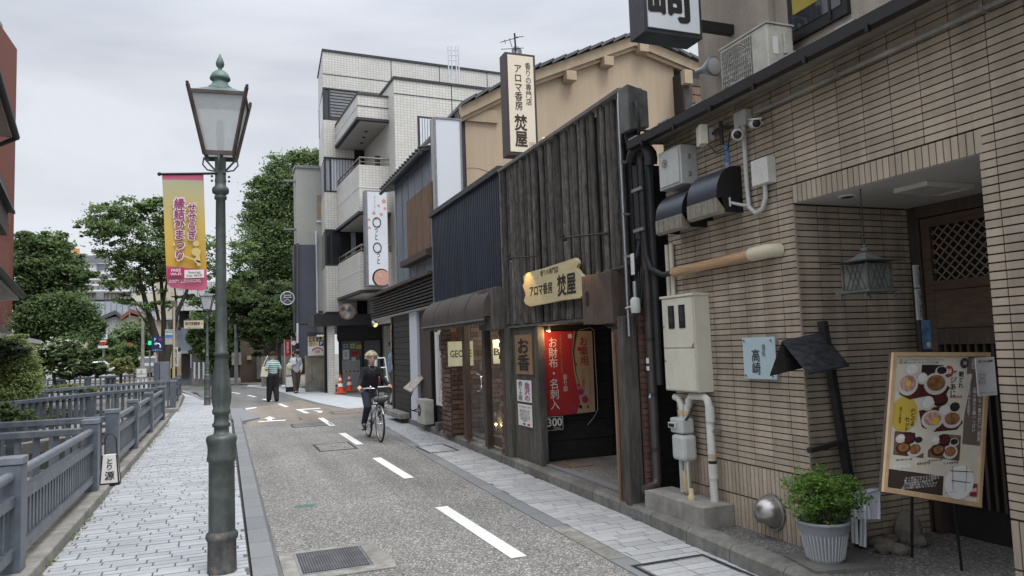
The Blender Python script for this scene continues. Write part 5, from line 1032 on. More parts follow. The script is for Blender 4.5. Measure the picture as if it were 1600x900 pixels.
# carved signboard
sb = thing('carved_signboard', 'pale carved wooden signboard with wavy edges fixed on the charred logs', 'sign', (3.5, 8, 2.1))
X_ = 3.47; out = [(817, 432), (824, 426), (850, 419), (880, 409), (898, 403), (902, 407), (903, 412), (900, 418), (906, 427), (913, 433), (913, 446), (909, 452), (911, 460), (906, 466), (880, 469), (850, 475), (828, 479), (822, 476), (818, 470), (821, 462), (820, 456), (816, 446), (819, 441)]
P_ = [XP(a, b, X_) for a, b in out][::-1]; MB().prism(P_, (.04, 0, 0)).build('board', m_woodlt, sb, bevel=.004)
def xt(s, px, py, w_, h_, bold, res=3, m=m_ink, X_=X_, par=None, ang=0.): c = XP(px, py, X_); text(s, c, (0, -1, ang), (0, 0, 1), w_, h_, m, par or sb, bold=bold, res=res)
ang = .0
xt('香りの専門店', 858, 424, .5, .07, .01); xt('アロマ香房', 845, 452, .66, .13, .03); xt('焚屋', 885, 444, .46, .23, .05, 4)
# spot lamps
def spot(px, py, x, y2, lab, zoff=0):
    c = XP(px, py, x); t = thing('spot_lamp', lab, 'light', c, 'small spot lamps on the log wall')
    MB().tube([c, (c.x+.02, c.y-y2*.3, c.z), (XW-.03, c.y-y2, c.z)], .011, 6).build('arm', m_blackm, t)
    lathe_dir(MB(), [(.018, -.05), (.022, 0), (.026, .03), (.02, .03)], c, (.35, .05, -.9)).build('head', m_blackm, t); lathe_dir(MB(), [(.018, .031), (.001, .032)], c, (.35, .05, -.9)).build('bulb', mat('warm lamp', (1, .75, .4), .5, emit=(1, .62, .25), estr=2.5), t)
spot(796, 404, 3.3, .28, 'small left spot lamp above the carved signboard'); spot(881, 373, 3.28, .42, 'black arm lamp on the log wall right above the carved signboard')
for (px, py, en) in ((803, 412, 1.5), (898, 395, 1.4)):
    l_ = bpy.data.lights.new('spot glow', 'SPOT'); l_.energy = en*2.6; l_.color = (1, .6, .25); l_.spot_size = R(70); l_.shadow_soft_size = .02; lo_ = bpy.data.objects.new('spot_glow', l_); COL.objects.link(lo_); c = XP(px, py, 3.3); lo_.location = c; lo_.rotation_euler = Vector((-.35, .12, .85)).to_track_quat('Z', 'Y').to_euler()
# wood cover box and metal box, cables
t = thing('wooden_cover_box', 'brown wooden cover box with a small slot on the log wall', 'box', (3.5, 6.6, 1.84))
MB().box(3.42, 3.6, 6.15, 6.55, 1.78, 2.28).build('front_panel', m_wooddk, t, bevel=.004); MB().box(3.425, 3.6, 6.56, 6.78, 1.79, 2.285).build('side_board', m_wooddk, t, bevel=.004); MB().box(3.415, 3.421, 6.64, 6.69, 1.98, 2.12).build('slot', m_dark, t)
t = thing('sheet_metal_cover', 'dented grey sheet metal cover at the top corner of the log wall', 'box', (3.55, 5.85, 3.6))
MB().prism([(3.5, 6.0, 3.56), (3.72, 6.0, 3.6), (3.72, 6.0, 3.95), (3.5, 6.0, 4.0)], (0, -.18, 0)).build('cover', mat('dull zinc', (.12, .125, .12), .6, metal=.4, var=.35, scale=7, dirt=(.22, .22, .21), damt=.5), t, bevel=.01)
rp = thing('rain_pole', 'thin galvanised pole running down the corner of the log wall', 'pipe', (3.5, 6.0, 1.7))
MB().tube([(3.52, 6.02, 3.98), (3.5, 6.0, 3.85), (3.5, 6.0, 2.3), (3.49, 5.98, 1.65)], .012, 8).build('pole', m_steel, rp)
for z in (3.3, 2.8, 2.4): MB().box(3.49, 3.56, 5.985, 6.015, z-.01, z+.01).build('clip', m_steel, rp)
dp = thing('drain_pipe', 'dark brown drain pipe between the log wall and the tiled wall', 'pipe', (3.7, 5.9, .2))
MB().tube([(3.66, 5.9, 3.45), (3.66, 5.9, .36), (3.64, 5.88, .3), (3.5, 5.86, .27)], .042, 12).build('pipe', mat('brown pvc', (.055, .045, .042), .4, var=.2), dp)
for z in (1.6, 1.1, .6): MB().lathe([(.047, z), (.047, z+.03)], (3.66, 5.9, 0), 14).build('collar', m_blackm, dp)
q = MB(); flat(q, (3.617, 5.885, 1.42), FXR, FXU, .05, .05).build('sticker', m_paper, dp); q = MB(); flat(q, (3.617, 5.885, 1.35), FXR, FXU, .05, .04).build('sticker', m_paper, dp); MB().lathe([(.0001, -.001), (.024, 0)], (3.617, 5.885, 1.1), 12, 'x').build('round_sticker', mat('sky sticker', (.4, .55, .62), .5), dp)
cb = thing('cable_bundle', 'tangle of thick black cable ducts between the two buildings', 'cables', (3.7, 5.9, 2.0))
def cab(pts, r_, name='cable', m=m_blackm): MB().tube(pts, r_, 9).build(name, m, cb)
cab([(3.62, 5.93, 3.25), (3.62, 5.93, 2.9), (3.62, 5.93, 2.55)], .035, 'duct'); cab([(3.62, 5.93, 2.56), (3.6, 5.94, 2.4), (3.52, 6.05, 2.3), (3.46, 6.35, 2.28), (3.44, 6.5, 2.22)], .02)
cab([(3.62, 5.84, 3.2), (3.62, 5.84, 2.7), (3.62, 5.83, 2.4), (3.63, 5.78, 2.26), (3.68, 5.66, 2.19), (3.72, 5.55, 2.2)], .026)
cab([(3.68, 5.8, 3.3), (3.68, 5.8, 1.2)], .03, 'duct'); cab([(3.7, 5.95, 3.0), (3.7, 5.95, .3)], .04, 'duct')
arc = lambda c, r_, a0, a1, n=9: [(c[0], c[1]+r_*math.cos(a), c[2]+r_*math.sin(a)) for a in np.linspace(a0, a1, n)]
cab(arc((3.6, 5.83, 3.25), .17, R(200), R(20)), .045, 'duct_bend'); cab(arc((3.66, 5.8, 3.27), .11, R(210), R(-20)), .04, 'duct_bend')
cab([(3.58, 5.98, 3.7), (3.57, 6.0, 3.55), (3.58, 5.98, 3.45)], .016); cab([(3.58, 5.86, 3.85), (3.55, 5.76, 3.8), (3.56, 5.74, 3.62), (3.6, 5.82, 3.48), (3.62, 5.9, 3.45)], .014)
cab([(3.6, 5.9, 3.6), (3.62, 5.7, 3.52), (3.62, 5.5, 3.48)], .012); cab([(3.5, 6.0, 1.8), (3.47, 6.1, 1.73), (3.46, 6.3, 1.75), (3.44, 6.45, 1.85)], .012)
for k in range(5): cab([(3.56+.02*k, 5.98-.02*k, 2.15+.05*k), (3.54, 5.95-.03*k, 1.95), (3.57, 5.96, 1.75+.03*k)], .007)
MB().box(3.58, 3.66, 5.9, 5.98, 3.35, 3.62).build('dark_box', m_black, cb, bevel=.01)
for z in (3.0, 2.62): MB().box(3.585, 3.6, 5.8, 5.98, z, z+.03).build('strap', m_steel, cb)
t = thing('breaker_box', 'small grey round capped breaker hanging among the cables', 'box', (3.5, 5.95, 1.85)); MB().lathe([(.04, 1.86), (.045, 1.9), (.045, 1.98), (.03, 2.0), (.0005, 2.01)], (3.5, 5.86, 0), 14).build('cap', m_gmeter, t); MB().tube([(3.5, 5.86, 2.0), (3.5, 5.86, 2.15)], .018, 8).build('stem', m_steel, t); MB().tube([(3.5, 5.87, 1.93), (3.46, 5.97, 1.91)], .008, 6).build('arm', m_white2, t)
t = thing('oval_plate', 'white oval plate behind the cables', 'plate', (3.6, 5.96, 2.3)); MB().box(3.545, 3.555, 5.93, 5.99, 2.22, 2.42).build('plate', m_paper, t, bevel=.004)
# banner in entrance
bn = thing('shop_banner', 'large red and beige shop banner hanging in the dark entrance', 'banner', (4.1, 8.5, .5)); Yb = 8.5
a0, a1, a2, a3 = AT(846, 518, Yb), AT(925, 517, Yb), AT(930, 643, Yb), AT(852, 652, Yb)
def BB(u, v): return a0.lerp(a1, u).lerp(a3.lerp(a2, u), v)
def bpoly(uv, m, name, lift): MB().add([BB(u, v)+Vector((0, -lift, 0)) for u, v in uv], [tuple(range(len(uv)))]).build(name, m, bn)
MB().prism([BB(0, 1), BB(1, 1), BB(1, 0), BB(0, 0)], (0, .004, 0)).build('cloth', m_bannerb, bn)
bpoly([(0, 1), (.62, 1), (.7, .86), (.66, .7), (.6, .5), (.58, .25), (.63, 0), (0, 0)], m_red, 'red_field', .003)
sw_ = MB(); cv = [(.63, 0), (.58, .25), (.6, .5), (.66, .7), (.7, .86)]
sw_.tube([BB(u+.04-.02*math.sin(v*6), v)+Vector((0, -.004, 0)) for u, v in cv[:4]], [.012, .008, .005, .002], 5); sw_.build('black_swoosh', m_ink, bn)
def bt_(s, u, v, w_, h_, m, bold=.0): text(s, BB(u, v), (a1-a0), FYU, (a1-a0).length*w_, (a0-a3).length*h_, m, bn, bold=bold, lift=.006)
bt_(vt('お財布・名刺入'), .2, .5, .17, .84, m_whiteink, .01); bt_(vt('香り袋'), .42, .62, .09, .2, m_whiteink); bt_(vt('大切なものにそっと忍ばせる'), .36, .27, .035, .46, m_bannerb)
bt_(vt('お車用'), .81, .25, .17, .34, m_redink, .01); bt_(vt('いい香り'), .78, .6, .07, .24, m_redink); bt_(vt('ドライブのひとときを和の香りとともに'), .91, .66, .035, .5, m_redink)
for (u, v, r_) in ((.55, .06, .035), (.72, .22, .03), (.64, .4, .02), (.68, .66, .022), (.72, .74, .045), (.8, .84, .05), (.57, .94, .045), (.85, .93, .02), (.7, .92, .025)):
    c = BB(u, v)+Vector((0, -.007, 0)); pt_ = MB()
    for k in range(5): a = k*2*math.pi/5; pt_.add([c+Vector((r_*.5*math.cos(a)+r_*.5*math.cos(b), -.0004*k, r_*.5*math.sin(a)+r_*.5*math.sin(b))) for b in np.linspace(0, 2*math.pi, 9)[:-1]], [tuple(range(8))])
    pt_.build('printed_flower', [m_pinkd, m_redink, m_ink, m_pale][int(u*100) % 4], bn)
t = thing('number_sign', 'black framed white sign reading 300 below the red banner', 'sign', (3.8, 8.45, .4)); a, b = AT(852, 651, 8.48), AT(881, 672, 8.48)
MB().box(a.x, b.x, 8.48, 8.49, b.z, a.z).build('board', m_ink, t); q = MB(); flat(q, ((a.x+b.x)/2, 8.48, (a.z+b.z)/2), FYR, FYU, (b.x-a.x)*.94, (a.z-b.z)*.92); q.build('white_border', m_paper, t); q = MB(); flat(q, ((a.x+b.x)/2, 8.48, (a.z+b.z)/2), FYR, FYU, (b.x-a.x)*.88, (a.z-b.z)*.86, .003); q.build('black_field', m_ink, t)
text('300', ((a.x+b.x)/2, 8.48, (a.z+b.z)/2+.015), FYR, FYU, (b.x-a.x)*.8, (a.z-b.z)*.55, m_whiteink, t, bold=.05, lift=.006); text('円(税込)', ((a.x+b.x)/2+.03, 8.48, b.z+.03), FYR, FYU, (b.x-a.x)*.4, (a.z-b.z)*.15, m_whiteink, t, lift=.006)
t = thing('clip_lamp', 'silver clip lamp glowing warm at the top of the red banner', 'light', (3.8, 8.4, 1.75)); c = AT(857, 515, 8.3)
lathe_dir(MB(), [(.012, -.05), (.02, -.02), (.035, .02), (.03, .022)], c, (-.3, .1, -.9)).build('head', m_steel, t); lathe_dir(MB(), [(.028, .023), (.001, .026)], c, (-.3, .1, -.9)).build('bulb', mat('warm lamp', 0), t)
l_ = bpy.data.lights.new('clip glow', 'POINT'); l_.energy = 2.2; l_.color = (1, .62, .3); l_.shadow_soft_size = .03; lo_ = bpy.data.objects.new('clip_glow', l_); COL.objects.link(lo_); lo_.location = c+Vector((-.0, -.03, -.06))
t = thing('extension_cable', 'thin white cable hanging down beside the red banner', 'cable', (4.6, 8.45, 1)); MB().tube([AT(a, b, 8.46) for a, b in ((905, 516), (922, 512), (928, 516), (930, 560), (933, 610), (934, 640), (928, 652), (918, 664))], .003, 6).build('cable', m_gmeter, t)
t = thing('wood_bundle', 'bundle of leaning wooden slats in the dark back of the entrance', 'wood', (5, 9.3, .2))
for i in range(6): MB().beam(AT(945+i*3.4, 698, 9.2), AT(939+i*3.4, 652, 9.35), .03, .045).build('slat', m_brick if i % 2 else m_wooddk, t)

# ================================================================== GLASS FRONTED BRICK SHOP WITH AWNING, NAVY STEEL ABOVE
gs_ = thing('brick_shop', 'narrow brick shop with glass front, brown barrel awning and navy corrugated upper wall', 'building', (XW, 11.3, .13))
nv = MB(); y = YB+.06; yN = 13.15; pr = []
k = 0
while y < yN: pr.append((XW+.0 if (k % 4) in (0, 1) else XW+.028, y)); y += .034 if k % 2 == 0 else .012; k += 1
pr.append((XW+.0, yN)); V = [(x, y, 2.35) for x, y in pr]+[(x, y, 4.03) for x, y in pr]; n = len(pr)
nv.add(V, [(i, n+i, n+i+1, i+1) for i in range(n-1)]); nv.build('corrugated_wall', m_navy, gs_)
MB().box(XW+.05, XW+.2, YB+.1, yN, 1.95, 4.0).build('wall', m_coped, gs_); MB().box(XW+.21, 5.5, YB+.1, yN, 2.05, 3.4).build('rear_wall', m_coped, gs_); MB().box(XW-.06, XW+.2, YB+.07, yN+.05, 4.03, 4.11).build('top_flashing', m_coped, gs_); MB().box(XW-.015, XW+.04, yN-.02, yN+.03, 1.9, 4.05).build('corner_trim', m_cope, gs_)
# awning
ya, yb = 9.5, 12.85; xo, xi, z0, z1 = 3.28, XW, 1.985, 2.44
prof = [(xo, z0), (xo, z0+.1)]+[(xo+(xi-xo)*(1-math.cos(a)), z0+.1+(z1-z0-.1)*math.sin(a)) for a in np.linspace(.15, math.pi/2, 9)]
seg_y = [ya, 10.3, 11.2, 12.05, yb]; aw = MB()
V = [];
for y in seg_y: V += [(x-.0, y, z) for x, z in prof]
n = len(prof); aw.add(V, [(j*n+i, j*n+i+1, (j+1)*n+i+1, (j+1)*n+i) for j in range(len(seg_y)-1) for i in range(n-1)], True); 
for y in (ya, yb): aw.add([(x, y, z) for x, z in prof]+[(xi, y, z0)], [tuple(range(n+1))])
ao = aw.build('awning', m_awn, gs_)
sm_ = MB()
for y in seg_y[1:-1]: sm_.tube([(x-.003, y, z) for x, z in prof], .007, 5)
sm_.build('seam', m_awn, ao); MB().box(xo-.015, xo+.01, ya-.01, yb+.01, z0-.025, z0+.0).build('front_rail', m_cope, ao)
fr_ = MB(); xs__ = xo+.0
for i in range(60): yy_ = ya+(yb-ya)*i/60; fr_.box(xo+.012, xo+.016, yy_, yy_+.04, z0-.07-.012*(i % 3), z0-.024)
fr_.build('fringe', m_woodgr, ao, kind='stuff')
MB().box(xo+.02, 4.3, ya, yb, z0+.01, z0+.03).build('soffit', m_soffit, gs_)
MB().box(XW-.22, XW+.05, 9.4, 10.0, 1.83, 2.4).build('wood_box', m_woodg, gs_, bevel=.006)
# brick pillar, back wall, low step
bi = []
def bricks_x(x, y0, y1, z0, z1, bl=.24, bh=.082, dp=.02):
    z = z0; r_ = 0
    while z < z1-.02:
        y = y0-(bl/2 if r_ % 2 else 0)
        while y < y1:
            a, b = max(y, y0), min(y+bl, y1)
            if b-a > .03: bi.append(((x+dp/2+random.uniform(-.003, .003), (a+b)/2, z+bh/2), (dp, b-a-.016, bh-.016), 0))
            y += bl
        z += bh; r_ += 1
def bricks_y(y, x0, x1, z0, z1, bl=.24, bh=.082, dp=.02):
    z = z0; r_ = 0
    while z < z1-.02:
        x = x0-(bl/2 if r_ % 2 else 0)
        while x < x1:
            a, b = max(x, x0), min(x+bl, x1)
            if b-a > .03: bi.append((((a+b)/2, y+dp/2+random.uniform(-.003, .003), z+bh/2), (b-a-.016, dp, bh-.016), 0))
            x += bl
        z += bh; r_ += 1
bricks_x(XW-.02, 12.2, 12.75, .1, 1.98); bricks_y(12.18, XW, 5.0, .14, 1.98); bricks_x(XW-.02, 9.6, 9.75, .1, 1.9)
MB().box(XW, 5.2, 12.2, 12.75, .1, 1.99).build('pillar_core', m_mortar, gs_); MB().box(XW, XW+.1, 9.6, 9.75, .1, 1.99).build('pillar_core', m_mortar, gs_)
pieces(gs_, 'brick', bi, m_brick, minpx=8)
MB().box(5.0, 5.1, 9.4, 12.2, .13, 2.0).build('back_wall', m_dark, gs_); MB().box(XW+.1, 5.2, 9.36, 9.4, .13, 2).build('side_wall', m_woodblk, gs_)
for y in (11.35, 10.35): MB().box(3.56, 3.66, y-.06, y+.06, .14, 1.99).build('mullion', m_wooddk, gs_, bevel=.006)
MB().box(3.84, 3.855, 9.8, 12.18, .2, 1.98).build('glass_pane', m_glass, gs_); 
for y in (10.9, 10.88): MB().box(3.835, 3.86, y-.006, y+.006, .2, 1.98).build('glass_joint', m_cope, gs_)
MB().box(3.84, 3.87, 9.8, 12.18, .14, .2).build('bottom_rail', m_steel, gs_)
dh = MB(); c = XP(749, 598, 3.8); dh.tube([c+Vector((0, .08, .13)), c+Vector((0, -.03, .13)), c+Vector((0, -.1, .08)), c+Vector((0, -.12, 0)), c+Vector((0, -.1, -.08)), c+Vector((0, -.03, -.13)), c+Vector((0, .08, -.13))], .02, 10); dh.build('door_handle', m_chrome, gs_)
MB().box(3.825, 3.84, c.y-.03, c.y+.03, c.z+.2, c.z+.32).build('lock_plate', m_steel, gs_); MB().box(3.66, 3.7, 9.9, 10.6, .16, .3).build('low_board', m_woodg, gs_)
def litsign(px0, py0, px1, py1, Y, s, lab, e=1.):
    a, b = AT(px0, py0, Y), AT(px1, py1, Y); t = thing('lit_sign', lab, 'sign', ((a.x+b.x)/2, Y, b.z)); MB().box(a.x, b.x, Y, Y+.03, b.z, a.z).build('panel', mat('lit panel', (.5, .52, .36), .5, emit=(.5, .52, .38), estr=.12), t)
    text(s, ((a.x+b.x)/2, Y, (a.z+b.z)/2), FYR, FYU, (b.x-a.x)*.85, (a.z-b.z)*.28, m_ink, t, bold=.03); return t
litsign(700, 534, 740, 571, 12.1, 'GEOME', 'glowing pale green sign panel behind the left shop glass'); litsign(770, 531, 786, 568, 11.2, 'BI', 'small glowing green sign panel by the right edge of shop glass')
t = thing('glass_lettering', 'white round letter G printed on the shop glass door', 'lettering', (3.83, 10.5, 1.5)); text('G', (3.835, XP(763, 553, 3.835).y, 1.56), FXR, FXU, .17, .16, m_whiteink, t, bold=.05); text('aroma', (3.835, XP(763, 553, 3.835).y, 1.41), FXR, FXU, .2, .035, m_whiteink, t)
t = thing('clay_vase', 'large dark round vase standing inside the glass shop', 'vase', (4.15, 11.6, .14)); c = G(745, 678, .14); c = Vector((4.2, 11.75, .14))
MB().lathe([(.09, 0), (.15, .06), (.19, .16), (.18, .26), (.11, .34), (.08, .38), (.09, .5), (.1, .52), (.085, .53)], c, 24).build('body', mat('black glazed clay', (.03, .028, .027), .3, var=.3), t)
for (px, py, nm) in ((775, 663, 'left of the two small warm lamps glowing low inside the glass shop'), (785, 666, 'right of the two small warm lamps glowing low inside the glass shop')):
    c = AT(px, py, 10.5); t = thing('candle_lamp', nm, 'light', c); MB().ball(c, .018, 8, 6).build('bulb', mat('candle glow', (1, .6, .25), .5, emit=(1, .6, .25), estr=8), t); MB().tube([c-Vector((0, 0, .1)), c-Vector((0, 0, .02))], .008, 6).build('stem', m_steel, t)
    l_ = bpy.data.lights.new('candle', 'POINT'); l_.energy = .8; l_.color = (1, .6, .3); l_.shadow_soft_size = .03; lo_ = bpy.data.objects.new('candle_glow', l_); COL.objects.link(lo_); lo_.location = c+Vector((-.03, 0, .03))
t = thing('recessed_lamp', 'small warm ceiling lamp under the awning', 'light', (3.7, 10.9, 1.98)); MB().lathe([(.04, 1.975), (.04, 1.99)], (3.72, 10.7, 0), 12).build('lens', mat('warm lamp', 0), t)
l_ = bpy.data.lights.new('shop ceiling', 'POINT'); l_.energy = 14; l_.color = (1, .85, .65); l_.shadow_soft_size = .05; lo_ = bpy.data.objects.new('ceiling_glow', l_); COL.objects.link(lo_); lo_.location = (4.2, 11.0, 1.85)

# 焚屋 vertical sign on the roof edge
vs_ = thing('vertical_box_sign', 'tall white illuminated-type box sign with brown frame above the log wall', 'sign', (3.9, 9.6, 4.1)); Yv = 9.6
a, b = AT(791, 88, Yv), AT(841, 244, Yv); x0, x1, z1, z0 = a.x-.02, b.x+.005, AT(815, 84, Yv).z, AT(815, 243, Yv).z
MB().box(x0, x1, Yv, Yv+.22, z0, z1).build('case', mat('brown sign case', (.06, .048, .045), .5, var=.1), vs_); MB().box(x0+.035, x1-.035, Yv-.008, Yv, z0+.05, z1-.035).build('face', mat('warm white face', (.7, .63, .52), .5, var=.03, emit=(.9, .75, .5), estr=.06), vs_)
w_ = x1-x0; h_ = z1-z0; cx_ = (x0+x1)/2; m_sumi = mat('sumi ink', (.045, .03, .022), .6, var=.1)
vx = lambda s, u, v, a, b, bold: text(s, (x0+w_*u, Yv-.008, z1-h_*v), FYR, FYU, w_*a, h_*b, m_sumi, vs_, bold=bold, res=3)
vx(vt('アロマ香房'), .4, .34, .25, .44, .02); vx(vt('香りの専門店'), .74, .295, .19, .42, .01); vx(vt('焚屋'), .44, .76, .4, .31, .05)
q = MB(); flat(q, (x0+w_*.8, Yv-.008, z0+h_*.1), FYR, FYU, .09, .1, .002); q.build('seal', m_redink, vs_); q = MB(); flat(q, (x0+w_*.8, Yv-.008, z0+h_*.1), FYR, FYU, .078, .088, .003); q.build('seal_field', mat('warm white face', 0), vs_); vx2 = text('焚屋\n之印', (x0+w_*.8, Yv-.008, z0+h_*.1), FYR, FYU, .06, .07, m_redink, vs_, lift=.005)
MB().tube([(cx_, Yv+.15, z0), (cx_, Yv+.15, 3.9)], .03, 8).build('support', m_black, vs_)
MB().tube([(cx_, Yv+.1, z1), (cx_, Yv+.1, z1+.07)], .02, 8).build('top_bolt', m_steel, vs_)
t = thing('globe_lamp', 'small round cream lamp peeking over the log wall by the tall sign', 'light', AT(850, 219, 9.7)); MB().ball(AT(850, 219, 9.7), .045, 14, 10).build('globe', mat('cream globe', (.6, .52, .35), .4, emit=(1, .8, .5), estr=.15), t); c = AT(850, 219, 9.7); MB().tube([c, (c.x, c.y, 4.0)], .015, 6).build('stem', m_black, t)
# TV antenna
an = thing('tv_antenna', 'thin television antenna on the rooftop behind the tall sign', 'antenna', AT(805, 82, 14)); f = MB(); Ya = 14
f.tube([AT(806, 80, Ya), AT(804, 52, Ya)], .02, 5)
for (x0_, y0_, x1_, y1_) in ((782, 66, 811, 58), (783, 77, 818, 75), (796, 60, 800, 74), (788, 62, 790, 68), (805, 58, 818, 57)): f.tube([AT(x0_, y0_, Ya), AT(x1_, y1_, Ya)], .008, 4)
f.build('mast', m_blackm, an); MB().lathe([(.0001, 0), (.12, .02)], AT(808, 80, Ya), 14, 'y').build('dish', m_cope, an)

# ================================================================== BEIGE GABLED HOUSE BEHIND
bh_ = thing('beige_house', 'beige stucco gabled house with grey roof tiles behind the low shops', 'building', AT(850, 300, 13.6)); Yg = 13.6
ap, rt, lf = AT(985, 70, Yg), AT(1082, 106, Yg), AT(722, 165, Yg); wr = AT(1057, 200, Yg)
lw = AT(727, 200, Yg)
apex_w = Vector((ap.x, Yg, ap.z)); MB().prism([(lw.x, Yg, 1), (wr.x, Yg, 1), (wr.x, Yg, AT(1060, 104, Yg).z), (ap.x, Yg, ap.z-.05), (AT(838, 130, Yg).x, Yg, AT(838, 124, Yg).z), (lw.x, Yg, AT(727, 178, Yg).z)], (0, 3, 0)).build('wall', m_beige, bh_)
MB().box(lw.x-.12, lw.x-.0, Yg+.02, Yg+.3, 3.5, AT(727, 165, Yg).z).build('corner_downpipe', m_coped, bh_)
def verge(p, q, lab='verge'):
    p, q = Vector(p), Vector(q); d = (q-p); 
    MB().prism([p+Vector((0, 0, 0)), q, q+Vector((0, 0, -.22)), p+Vector((0, 0, -.22))], (0, .12, 0)).build('bargeboard', m_beiget, bh_).location.y -= .16
    MB().prism([p+Vector((0, 0, -.14)), q+Vector((0, 0, -.14)), q+Vector((0, 0, -.3)), p+Vector((0, 0, -.3))], (0, .1, 0)).build('moulding', m_beiget, bh_).location.y -= .1
    nT = max(3, int(d.length/.3))
    for i in range(nT):
        a = p+d*(i/nT)-Vector((0, .25, 0)); b = p+d*((i+1.12)/nT)-Vector((0, .25, 0)); up = .06
        MB().prism([a+Vector((0, 0, .0 if q.z > p.z else .05)), b+Vector((0, 0, .05 if q.z > p.z else .0)), b+Vector((0, 0, .1 if q.z > p.z else .07)), a+Vector((0, 0, .07 if q.z > p.z else .1))], (0, 3.4, 0)).build('roof_tile', m_rooft, bh_)
verge(AT(836, 112, Yg), AT(986, 60, Yg)); verge(AT(986, 60, Yg), AT(1088, 103, Yg)); verge(AT(716, 170, Yg), AT(836, 112, Yg))
for (px, py) in ((951, 93), (893, 116), (1006, 72)): c = AT(px, py, Yg-.2); MB().box(c.x-.13, c.x+.1, Yg-.25, Yg, c.z-.14, c.z+.06).build('purlin_end', m_beiget, bh_, bevel=.01)
a, b = AT(727, 168, Yg), AT(783, 178, Yg); 
MB().box(a.x, AT(776, 178, Yg).x, Yg-.06, Yg, a.z-.28, a.z-.02).build('box_gutter_trim', m_beiget, bh_)
cr_ = MB().tube([AT(728, 262, Yg-.003), AT(745, 262, Yg-.003), AT(765, 268, Yg-.003), AT(785, 272, Yg-.003)], .006, 4); cr_.build('hairline_crack', m_beiget, bh_)
# side annex with old boards at right
ax_ = thing('old_lean_to', 'weathered board shed squeezed between the beige house and the stucco storey', 'shed', AT(1075, 160, 13)); Yx = 13.2
a, b = AT(1064, 110, Yx), AT(1100, 330, Yx)
MB().box(a.x+.05, b.x+1.2, Yx, Yx+2, 1.5, a.z).build('wall', m_woodblk, ax_)
for i in range(12): zt = a.z-.15-i*.19; MB().prism([(a.x+.15, Yx-.02, zt-.17), (b.x+1.2, Yx-.02, zt-.17), (b.x+1.2, Yx-.01, zt), (a.x+.15, Yx-.01, zt)], (0, .02, 0)).build('board', m_woodbr if i in (1, 2) else m_woodg, ax_)
MB().box(a.x+.02, a.x+.22, Yx-.06, Yx, 3.0, a.z-.1).build('corner_post', m_woodg, ax_)
MB().box(a.x-.05, a.x+.15, Yx-.2, Yx-.05, a.z-.35, a.z-.05).build('bracket_box', m_beiget, ax_)
# low metal lean-to roof between the buildings
lr_ = thing('metal_lean_roof', 'pale corrugated metal roof edge rising between log wall and stucco storey', 'roof', (4, 6.5, 3.5))
for i in range(7): MB().prism([(3.72+.0*i, 5.75+i*.28, 3.5), (4.6, 5.75+i*.28, 3.85), (4.6, 6.0+i*.28, 3.85), (3.72, 6.0+i*.28, 3.5)], (0, 0, .03)).build('roof_sheet', m_board if i % 2 else m_coped, lr_)

# ================================================================== BLANK SIGNBOARD, GREY STEEL SHOP
bs = thing('blank_signboard', 'tall blank white signboard standing above the navy wall', 'sign', (4.0, 13.22, 4.0)); Ys = 13.22
a, b = AT(680, 183, Ys), AT(720, 186, Ys); zb_ = 3.9
MB().box(a.x-.04, b.x, Ys, Ys+.22, zb_, a.z).build('case', m_soffit, bs); MB().box(a.x, b.x-.03, Ys-.01, Ys, zb_+.02, a.z-.03).build('face', m_board, bs)
fr_ = MB(); fr_.box(a.x-.04, a.x+.0, Ys-.025, Ys-.0, zb_, a.z).box(b.x-.03, b.x, Ys-.025, Ys, zb_, a.z).box(a.x, b.x-.03, Ys-.025, Ys, a.z-.03, a.z); fr_.build('frame', m_cope, bs)
gp = thing('grey_steel_shop', 'grey blue steel clad shop with brown slatted window and louvred canopy', 'building', (3.7, 15.5, .13)); XG = 3.7
MB().box(XG, 4.2, 13.5, 16.75, 2.9, 5.5).build('wall', m_corr, gp)
for i in range(6): MB().box(XG-.008, XG, 13.6+i*.6, 13.615+i*.6, 2.9, 5.35).build('panel_seam', m_corr, gp)
MB().prism([(XG-.2, 13.5, 5.38), (XG+.5, 13.5, 5.5), (XG+.5, 13.5, 5.56), (XG-.2, 13.5, 5.44)], (0, 3.9, 0)).build('roof', m_coped, gp)
for i in range(17): MB().tube([(XG-.24, 13.55+i*.235, 5.46), (XG+.5, 13.55+i*.235, 5.58)], .028, 6).build('roof_rib', m_blackm, gp)
MB().tube([(XG-.2, 17.4, 5.36), (XG-.2, 13.5, 5.36)], .04, 8).build('gutter', m_coped, gp)
wn = MB().box(XG-.02, XG, 13.38, 15.4, 3.5, 4.78).build('slat_window', m_wooddk, gp)
for i in range(26): MB().box(XG-.055, XG-.02, 13.4+i*.077, 13.46+i*.077, 3.52, 4.76).build('slat', m_woodbr, wn)
MB().box(XG-.2, XG, 13.3, 15.5, 3.35, 3.47).build('sill', m_wooddk, gp)
# louvre canopy
lz1, lz0, ly0, ly1 = 2.95, 2.42, 13.2, 19.5; XL = 3.62
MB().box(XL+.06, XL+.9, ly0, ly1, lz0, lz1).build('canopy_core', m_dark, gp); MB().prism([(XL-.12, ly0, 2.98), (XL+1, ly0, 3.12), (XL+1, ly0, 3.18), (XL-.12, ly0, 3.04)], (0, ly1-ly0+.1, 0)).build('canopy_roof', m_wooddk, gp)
for i in range(8): MB().box(XL-.03, XL+.04, ly0, ly1, lz0+.02+i*.066, lz0+.053+i*.066).build('louvre', mat('louvre wood', (.05, .045, .043), .7, var=.3), gp)
for i in range(11): MB().box(XL-.012, XL-.0, ly0+.3+i*.6, ly0+.33+i*.6, lz0, lz1).build('batten', m_woodblk, gp)
MB().box(XL+.0, 4.6, ly0, ly1, lz0-.03, lz0-.001).build('soffit', m_soffit, gp)
XF = 3.78
